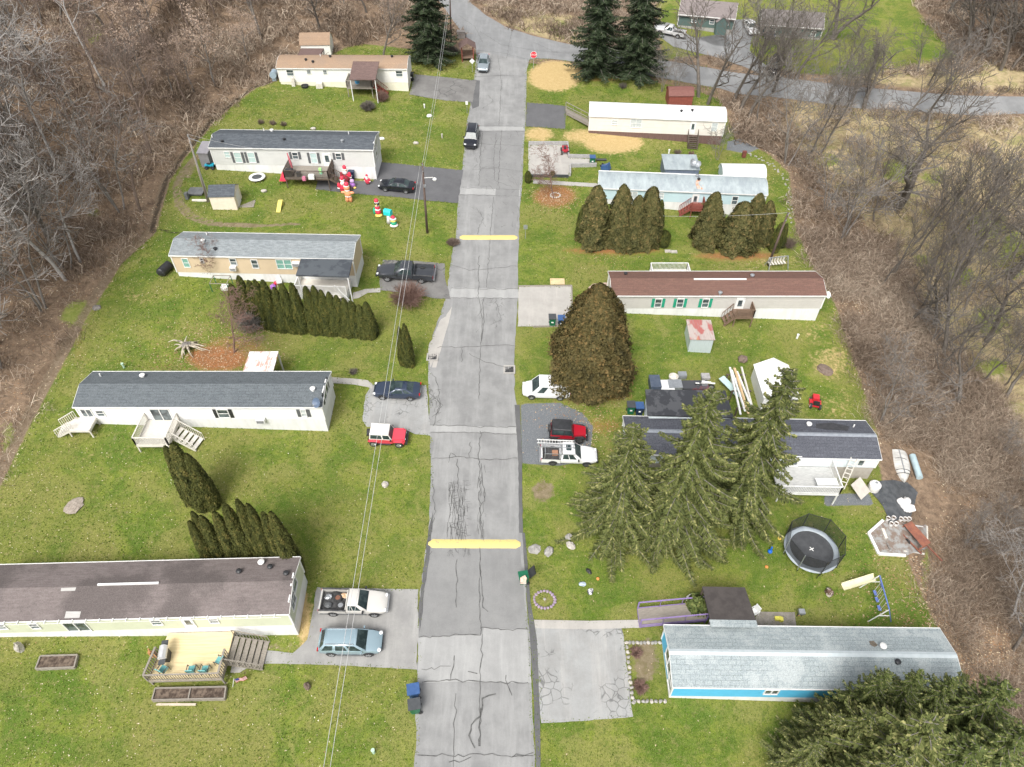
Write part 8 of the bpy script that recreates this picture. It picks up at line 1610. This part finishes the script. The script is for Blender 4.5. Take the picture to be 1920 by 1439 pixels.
drive('old_pad', [(1628, 1001), (1655, 977), (1706, 985), (1735, 985), (1738, 1030), (1700, 1043), (1646, 1039)], mat('old_litter_pad', (.30, .30, .29), (.20, .15, .12), 2, .9, lo=.4, hi=.6), .08, .05, step=.8)
W_p = [G(*p) for p in [(1655, 977), (1628, 1001), (1647, 1040), (1697, 1043)]]; c = np.mean(W_p, 0); t = thing('pool_edging', 'white board edging of the old angular pad', 'edging', c)
for a, b_ in zip(W_p[:-1], W_p[1:]): k = MB(); k.bar(a-c+np.array([0, 0, .08]), b_-c+np.array([0, 0, .08]), .22, .16); k.build('edge_board', M_white, t)
P = G(1713, 1012); t = thing('rusty_trailer', 'rusty brown scrap trailer with a bent sheet beside the white-edged pad', 'trailer', P, R(-65)); M_rst = mat('rusty_sheet', (.26, .10, .06), (.18, .07, .05), 3, .9); k = MB(); k.add([(-1.2, -.3, .8), (1.0, -.45, .7), (1.1, .35, .85), (-1.1, .4, 1.0), (-1.2, -.3, .77), (1.0, -.45, .67), (1.1, .35, .82), (-1.1, .4, .97)], [(0, 1, 2, 3), (7, 6, 5, 4), (0, 4, 5, 1), (1, 5, 6, 2), (2, 6, 7, 3), (3, 7, 4, 0)]); k.build('bent_sheet', M_rst, t)
k = MB(); k.bar((-1.3, -.8, .4), (1.4, -.8, .4), .1).bar((-1.3, .3, .4), (2.6, .3, .3), .1).bar((-1.2, -.8, .4), (-1.2, .3, .4), .1).bar((1.0, -.8, .4), (1.0, .3, .4), .1); k.build('chassis', M_rst, t)
for y in (-.9, .45): k = MB(); k.tube([(0, y-.06, .28), (0, y+.06, .28)], .28, 14); k.build('wheel', M_rubber, t)
for i, (a, b_, l, m_, z) in enumerate([((1653, 994), (1660, 1012), 'short grey log on the white-edged pad', M_wwood, .15), ((1694, 1035), (1732, 1040), 'long pale board below the rusty trailer', M_wwood, .08), ((1737, 988), (1738, 1012), 'upright pale board right of the rusty trailer', M_wwood, .08), ((1706, 985), (1730, 989), 'thin white strip behind the rusty trailer', M_white, .05), ((1662, 1020), (1668, 1032), 'second short log on the white-edged pad', B_grey, .1)]):
    A_, B_ = G(*a), G(*b_); c = (A_+B_)/2; k = MB(); k.bar(A_-c+np.array([0, 0, z]), B_-c+np.array([0, 0, z]), z*1.6); o = k.build('log' if 'log' in l else 'loose_board', m_); o.location = [float(q) for q in c]; tag(o, l, 'log' if 'log' in l else 'board')
ladder('wooden step ladder leaning on the pale blue-white wall', G(1577, 916), np.array([*hl(h9, hx(h9, 1588, 880), -.15), h9.o[2]+2.0]), .5, M_wwood, 7, .07, name='step_ladder')
A_ = G(1608, 925); m = MB(); m.box((0, 0, 0), (1.6, 1.5, .06)); o = m.build('plywood_sheet', mat('beige_plywood', (.55, .51, .45), (.48, .44, .39), 2, .8)); o.location = [float(q) for q in A_+np.array([0, 0, .75])]; o.rotation_euler = (R(28), R(8), R(40)); tag(o, 'beige plywood sheet propped beside the step ladder', 'board')
t = thing('folding_table', 'white folding table on the white deck of the slate-roofed home', 'table', np.array([*hl(h9, hx(h9, 1525, 890), -2.2), h9.o[2]+h9.zf])); k = MB(); k.box((0, 0, .74), (1.8, .75, .05)); k.build('table_top', M_white, t)
for x in (-.75, .75): k = MB(); k.bar((x, 0, 0), (x, 0, .72), .05); k.build('leg', M_metal, t)
# mower, motorcycle and stuff by the garage
t = thing('riding_mower', 'red riding mower on the dry lawn right of the white shed', 'mower', G(1527, 760), R(75)); k = MB(); k.box((.5, 0, .5), (.7, .6, .45)); k.build('hood', mat('mower_red', (.6, .03, .04), (.5, .03, .04), 3, .4), t); k = MB(); k.box((-.3, 0, .55), (.45, .5, .12)).box((-.5, 0, .8), (.1, .5, .45)); k.build('seat', M_black, t); k = MB(); k.box((0, 0, .28), (1.0, 1.1, .12)); k.build('deck', mat('mower_red', (.6, .03, .04)), t)
for x, r_ in ((.55, .2), (-.45, .28)):
    for y in (-1, 1): wheel(t, x, y*.42, r_, .2, M_white)
t = thing('dirt_bike', 'white and silver dirt bike standing behind the garage roof', 'motorcycle', G(1323, 740, .2)+np.array([0, .9, .8]), R(175)); t.location.z = H(t.location.x, t.location.y)
for x in (-.68, .68): k = MB(); k.tube([(x, -.05, .33), (x, .05, .33)], .33, 20); k.build('wheel', M_rubber, t); k = MB(); k.tube([(x, -.06, .33), (x, .06, .33)], .22, 16); k.build('rim', M_rim, t)
k = MB(); k.box((0, 0, .62), (.55, .2, .35)); k.bar((-.6, 0, .35), (0, 0, .55), .08); k.build('engine', M_metal, t); k = MB(); k.box((-.15, 0, .92), (.8, .2, .12)).box((.25, 0, .92), (.4, .26, .22)).box((-.75, 0, .85), (.4, .16, .05)).box((.72, 0, .74), (.4, .14, .04)); k.build('fairing', M_white, t); k = MB(); k.bar((.68, 0, .33), (.42, 0, 1.1), .07).bar((.42, -.38, 1.12), (.42, .38, 1.12), .04); k.build('fork', M_black, t)
for i, (x, y, s_, l, m_, nm) in enumerate([(1226, 727, (1.0, 1.6, .9), 'dark panelled cabinet behind the left end of the garage', mat('dark_blue_panel', (.06, .08, .12), (.09, .11, .15), 3, .5), 'cabinet'), (1245, 729, (1.7, 1.3, .5), 'white and grey utility trailer bed behind the garage', M_white, 'trailer_bed'), (1264, 728, (1.3, 1.1, .6), 'grey box panel beside the white trailer bed', M_metal, 'panel_box'), (1295, 727, (3.2, 1.1, .4), 'low dark box with faded red marks behind the garage', mat('dark_panel_red_marks', (.06, .062, .07), (.16, .06, .07), 1, .6, lo=.55, hi=.62), 'low_box'), (1262, 711, (.9, .8, .45), 'round pale tub on the grass behind the garage', M_wwood, 'pale_tub'), (1278, 708, (.8, .6, .5), 'pale grey crate on the grass behind the garage', M_metal, 'crate'), (1322, 709, (.8, .7, .3), 'grey square block on the grass behind the dirt bike', M_block, 'block'), (1376, 716, (.6, .5, .3), 'white scrap on the grass right of the dirt bike', I_wht, 'scrap'), (1338, 712, (.1, .1, .1), '', M_white, '')]):
    if not l: continue
    k = MB()
    if 'tub' in nm: k.lathe([(.4, 0), (.48, .4), (.42, .4), (.36, .1)], n=14)
    else: k.box((0, 0, s_[2]/2), s_); k.box((0, 0, s_[2]+.02), (s_[0]*1.04, s_[1]*1.04, .04)); k.box((0, -s_[1]/2-.01, s_[2]*.5), (s_[0]*.6, .03, s_[2]*.5))
    o = k.build(nm, m_); o.location = [float(q) for q in G(x, y)]; tag(o, l, nm.replace('_', ' '))
m = MB(); m.box((0, 0, 0), (.7, 2.6, .08)); o = m.build('insulation_board', mat('pale_aqua_board', (.50, .64, .64), (.44, .58, .58), 2, .6)); o.location = [float(q) for q in G(1366, 737)+np.array([0, 0, .9])]; o.rotation_euler = (R(10), 0, R(35)); tag(o, 'pale aqua board angled between the garage and the white boards', 'board')
# bits near the homes on the left
m = MB(); m.tube([(-.2, -.7, .5), (.25, .7, .5)], .5, 18); m.ell((-.2, -.7, .5), (.48, .2, .48), 14, 6); t = m.build('oil_tank', M_black, smooth=40.0); t.location = [float(q) for q in G(312, 511)]; tag(t, 'black oil tank at the left end of the tan home', 'tank')
m = MB(); m.tube([(0, -.6, .9), (0, .6, .9)], .5, 16); [m.box((0, y, .25), (.6, .08, .5)) for y in (-.4, .4)]; t = m.build('oil_tank', mat('blue_grey_tank', (.26, .34, .40), (.32, .40, .46), 3, .5), smooth=40.0); t.location = [float(q) for q in G(516, 150)]; tag(t, 'blue grey oil tank at the left end of the cream home', 'tank')
for px, py, l, s_ in [(600, 165, 'pale air conditioning unit below the cream home wall', (.95, .7, .75)), (551, 162, 'white meter cabinet on a post before the cream home', (.5, .3, 1.2)), (425, 543, 'stack of white tubs under the wire frame by the dark hedge', (.9, .55, .5))]:
    k = MB(); k.box((0, 0, s_[2]/2), s_); k.box((-.1*s_[0], -s_[1]/2-.01, s_[2]*.5), (s_[0]*.5, .03, s_[2]*.5)); k.box((0, 0, s_[2]+.02), (s_[0]*.9, s_[1]*.9, .05)); o = k.build('utility_unit', M_wwood if s_[2] > .6 else M_white); o.location = [float(q) for q in G(px, py)]; tag(o, l, 'utility unit')
t = thing('wire_frame', 'dark square frame over the white tubs by the tan home', 'frame', G(418, 540)); 
for x in (-.9, .9):
    for y in (-.7, .7): k = MB(); k.bar((x, y, 0), (x, y, 1.1), .06); k.build('post', P_green, t)
k = MB(); k.bar((-.9, -.7, 1.1), (.9, -.7, 1.1), .06).bar((-.9, .7, 1.1), (.9, .7, 1.1), .06).bar((-.9, -.7, 1.1), (-.9, .7, 1.1), .06).bar((.9, -.7, 1.1), (.9, .7, 1.1), .06); k.build('top_frame', M_gwood, t)
m = MB(); m.lathe([(.5, 0), (.55, .3), (.5, .3), (.45, .08)], n=16); o = m.build('black_tub', M_black); o.location = [float(q) for q in G(572, 164)]; tag(o, 'low black tub against the cream home', 'tub')
patio_chair(G(525, 535), R(20), 'white garden chair behind the dark hedge at the tan home', M_white, M_white)
rock(512, 540, (.4, .3, .3), 'purple and red plastic toys behind the dark hedge', I_pu, 71, 'toy', 'toy'); rock(518, 533, (.25, .22, .3), 'red plastic toy beside the white chair behind the hedge', I_red, 72, 'toy', 'toy'); rock(507, 523, (.55, .22, .35), 'dark bicycle heap against the tan home skirting', M_bingrey, 73, 'heap', 'heap')
P = G(534, 344); t = thing('red_tent', 'red pointed play tent at the left end of the toy-filled deck', 'tent', P); k = MB(); k.add([(-.5, -.4, .5), (.5, -.4, .5), (.5, .4, .5), (-.5, .4, .5), (.1, 0, 1.7)], [(0, 1, 2, 3), (0, 1, 4), (1, 2, 4), (2, 3, 4), (3, 0, 4)]); k.build('canopy', I_red, t)
for x in (-.4, .4): k = MB(); k.bar((x, -.35, 0), (x, -.35, .55), .05); k.build('leg', M_black, t)
zdk = h2.o[2]+h2.zf+.03
for px, py, s_, m_, l, nm in [(543, 322, (.9, .8, .8), M_black, 'black grill cabinet at the left corner of the dark deck', 'grill'), (584, 327, (.7, .5, .5), M_white, 'white-topped box on the railing side of the dark deck', 'box'), (601, 318, (.35, .3, .7), mat('lime_plastic', (.4, .75, .2), (.3, .7, .6), 2, .5), 'lime and aqua plastic toy on the dark deck', 'toy'), (560, 322, (.5, .5, .5), M_bingrey, 'dark toy car seat on the dark deck', 'toy'), (570, 330, (.4, .4, .4), mat('pink_plastic', (.6, .2, .3), (.5, .15, .25), 2, .5), 'pink toy against the dark deck railing', 'toy')]:
    P = PZ(px, py+4, zdk+.3); k = MB(); k.box((0, 0, s_[2]/2), s_); k.box((0, 0, s_[2]+.03), (s_[0]*.85, s_[1]*.85, .06)); o = k.build(nm, m_); o.location = (float(P[0]), float(P[1]), zdk); tag(o, l, nm)
P = PZ(549, 318, zdk+.3); t = thing('closed_parasol', 'folded faded red parasol leaning on the dark deck', 'parasol', (P[0], P[1], zdk), 0); k = MB(); k.tube([(0, 0, 0), (-.15, .2, 1.0), (-.35, .4, 2.3)], [.03, .16, .06], 10); k.build('canopy', mat('faded_red_fabric', (.45, .12, .14), (.38, .10, .12), 3, .8), t, smooth=True); k = MB(); k.lathe([(.35, 0), (.35, .08), (.05, .12)], n=14); k.build('base', M_black, t)
m = MB(); m.add([(-.25, -.9, .0), (.25, -.9, .0), (.25, .6, .55), (-.25, .6, .55), (-.25, -.9, .06), (.25, -.9, .06), (.25, .6, .61), (-.25, .6, .61)], [(0, 1, 2, 3), (4, 5, 6, 7), (0, 1, 5, 4), (1, 2, 6, 5), (2, 3, 7, 6), (3, 0, 4, 7)]); m.box((0, .8, .3), (.5, .3, .6)); o = m.build('toy_slide', mat('yellow_slide', (.78, .66, .16), (.7, .6, .15), 3, .5)); o.location = [float(q) for q in G(525, 391)]; tag(o, 'small yellow toy slide on the lawn right of the cream yard shed', 'toy slide')
for px, py, l in [(716, 262, 'white painted stone on the lawn right of the slate blue roof'), (780, 270, 'second pale stone further right on the same lawn'), (829, 259, 'upright pale ornament on the lawn near the road'), (796, 203, 'pink white ornament on a stake in the upper lawn'), (805, 219, 'small white ornament below the pink one in the upper lawn'), (588, 243, 'pale stone behind the slate blue roof'), (495, 360, 'dark plant pot with pale top on the lawn below the small trampoline'), (1254, 288, 'white pipe stub on the lawn below the white-roofed home'), (1494, 635, 'white pipe stub on the lawn below the greige home'), (701, 1412, 'pale green pipe stub in the lower left lawn'), (233, 690, 'green pipe stub behind the charcoal roof'), (1252, 472, 'grey slab on the lawn below the ball bush'), (1264, 473, 'second pale slab below the ball bush')]:
    m = MB()
    if 'stub' in l or 'upright' in l or 'stake' in l: m.tube([(0, 0, -.1), (0, 0, .55 if 'green' not in l else .5)], .10, 10); m.lathe([(.13, .5), (.13, .58)], n=10); nm = 'pipe_stub' if 'stub' in l else 'garden_ornament'
    elif 'slab' in l: m.box((0, 0, .05), (.7, .5, .1)); m.box((0, 0, .1), (.5, .3, .06)); nm = 'slab'
    else: m.ell((0, 0, .12), (.4, .25, .22), 10, 6, jit=.12); nm = 'stone'
    o = m.build(nm, mat('pale_green_pipe', (.45, .62, .48), (.38, .55, .42), 3, .6) if 'green' in l else (M_white if 'white' in l else M_rock2)); o.location = [float(q) for q in G(px, py)]; tag(o, l, nm.replace('_', ' '))
P = G(1045, 529); m = MB(); m.box((0, 0, .06), (1.6, 1.0, .1)); m.box((0, 0, .13), (1.5, .12, .05)); o = m.build('pallet_board', mat('new_plywood', (.66, .50, .30), (.58, .43, .25), 3, .8)); o.location = [float(q) for q in P]; tag(o, 'new yellow plywood board on the grass behind the concrete pad', 'board')
# gnarled uprooted stump
P = G(352, 655); t = thing('uprooted_stump', 'bleached gnarled uprooted stump on the left lawn', 'stump', P); rnd = random.Random(8); S = []
for i in range(15):
    a = 6.283*i/15+rnd.uniform(-.2, .2); L = rnd.uniform(1.0, 2.4); p = np.array([0, 0, .5]); d = np.array([math.cos(a), math.sin(a), rnd.uniform(-.1, .55)]); r0 = rnd.uniform(.10, .17)
    for j in range(6): q = p+d*L/6; S.append((p, q, r0*(1-j/7), r0*(1-(j+1)/7))); d = d+np.array([rnd.gauss(0, .25), rnd.gauss(0, .25), rnd.gauss(-.13, .2)]); d /= np.linalg.norm(d); p = q
V, Fq = seg_mesh(S, 6); np_mesh('root', V, Fq, mat('bleached_root', (.55, .49, .38), (.32, .28, .23), 3, .9), t); k = MB(); k.ell((0, 0, .5), (.45, .4, .35), 12, 8, jit=.15); k.build('core', B_grey, t)
# play/lawn glider near the right pole
P = G(1455, 502); t = thing('garden_swing', 'grey slatted garden swing frame beside the right utility pole', 'garden swing', P, R(10))
for x in (-1.2, 1.2):
    for y in (-.6, .6): k = MB(); k.bar((x, y, 0), (x*.9, 0, 1.5), .08); k.build('leg', M_metal, t)
k = MB(); k.bar((-1.1, 0, 1.5), (1.1, 0, 1.5), .08); k.build('top_bar', M_metal, t); k = MB()
for i in range(6): k.box((-.9+i*.36, .1, .6), (.22, .6, .05)).box((-.9+i*.36, .42, .95), (.22, .05, .6))
k.build('seat', M_wwood, t)
m = MB(); m.box((0, 0, .4), (.5, .4, .8)); m.box((0, 0, .84), (.55, .45, .06)); o = m.build('red_cabinet', mat('rust_red_metal', (.17, .05, .04), (.13, .04, .03), 3, .7)); o.location = [float(q) for q in G(1394, 295)]; tag(o, 'rust red metal box on the slope right of the white-roofed home', 'box')
t = thing('leaning_stones', 'rocky white edging along the creek side of the arched shed lawn', 'edging', G(1475, 340)); o0 = np.array(t.location); random.seed(11)
for i in range(46): f = i/46; px = np.interp(f, [0, .3, .6, 1], [1395, 1440, 1474, 1486]); py = np.interp(f, [0, .3, .6, 1], [285, 305, 338, 420]); k = MB(); k.ell((0, 0, .0), (random.uniform(.10, .26), .13, .10), 7, 5, jit=.2); k.build('stone', M_rock, t, loc=G(px+random.uniform(-4, 4), py+random.uniform(-3, 3))-o0, rz=i)
# dark pallet and pipe by the leaning pole
m = MB(); m.box((0, 0, .25), (1.9, 1.6, .1)); m.box((-.7, -1.3, .4), (.35, .5, .8)); m.box((0, 0, .1), (1.6, 1.3, .2)); o = m.build('flat_trailer', mat('dark_grey_trailer', (.10, .105, .11), (.16, .165, .17), 2, .7)); o.location = [float(q) for q in G(369, 362)]; tag(o, 'low dark flat trailer left of the leaning pole', 'trailer')
m = MB(); m.tube([(-1.0, 0, .15), (1.0, .0, .15)], .14, 10); m.box((0, 0, .05), (1.2, .2, .1)); o = m.build('white_log', M_wwood); o.location = [float(q) for q in G(377, 378)]; tag(o, 'pale log on the grass at the foot of the leaning pole', 'log')
# ---------------------------------------------------------------- camera and light
cd = bpy.data.cameras.new('camera'); cam = bpy.data.objects.new('camera', cd); COL.objects.link(cam)
cam.location = CAM; cam.rotation_euler = (R(90)-PITCH, 0, 0); cd.lens = F/1920*36; cd.sensor_width = 36; cd.clip_end = 2000; SC.camera = cam
w = bpy.data.worlds.new('World'); SC.world = w; w.use_nodes = True; nt = w.node_tree; nt.nodes.clear()
sky = nt.nodes.new('ShaderNodeTexSky'); sky.sky_type = 'NISHITA'; sky.sun_disc = False
SUN_EL, SUN_AZ = R(52), R(200)
sky.sun_elevation = SUN_EL; sky.sun_rotation = SUN_AZ; sky.air_density = 1.0; sky.dust_density = 4.5; sky.ozone_density = .6
hs = nt.nodes.new('ShaderNodeHueSaturation'); hs.inputs['Saturation'].default_value = .22
bg = nt.nodes.new('ShaderNodeBackground'); bg.inputs[1].default_value = .115
wo = nt.nodes.new('ShaderNodeOutputWorld'); nt.links.new(sky.outputs[0], hs.inputs['Color']); nt.links.new(hs.outputs[0], bg.inputs[0]); nt.links.new(bg.outputs[0], wo.inputs[0])
sl = bpy.data.lights.new('sun', 'SUN'); sl.energy = 1.5; sl.angle = R(24); sl.color = (1, .97, .92)
so = bpy.data.objects.new('sun', sl); COL.objects.link(so)
from mathutils import Vector
sd = Vector((math.sin(SUN_AZ)*math.cos(SUN_EL), math.cos(SUN_AZ)*math.cos(SUN_EL), math.sin(SUN_EL)))
so.rotation_euler = sd.to_track_quat('Z', 'Y').to_euler()
SC.view_settings.view_transform = 'Standard'; SC.view_settings.look = 'None'; SC.view_settings.gamma = 1; SC.view_settings.exposure = EXPOSURE
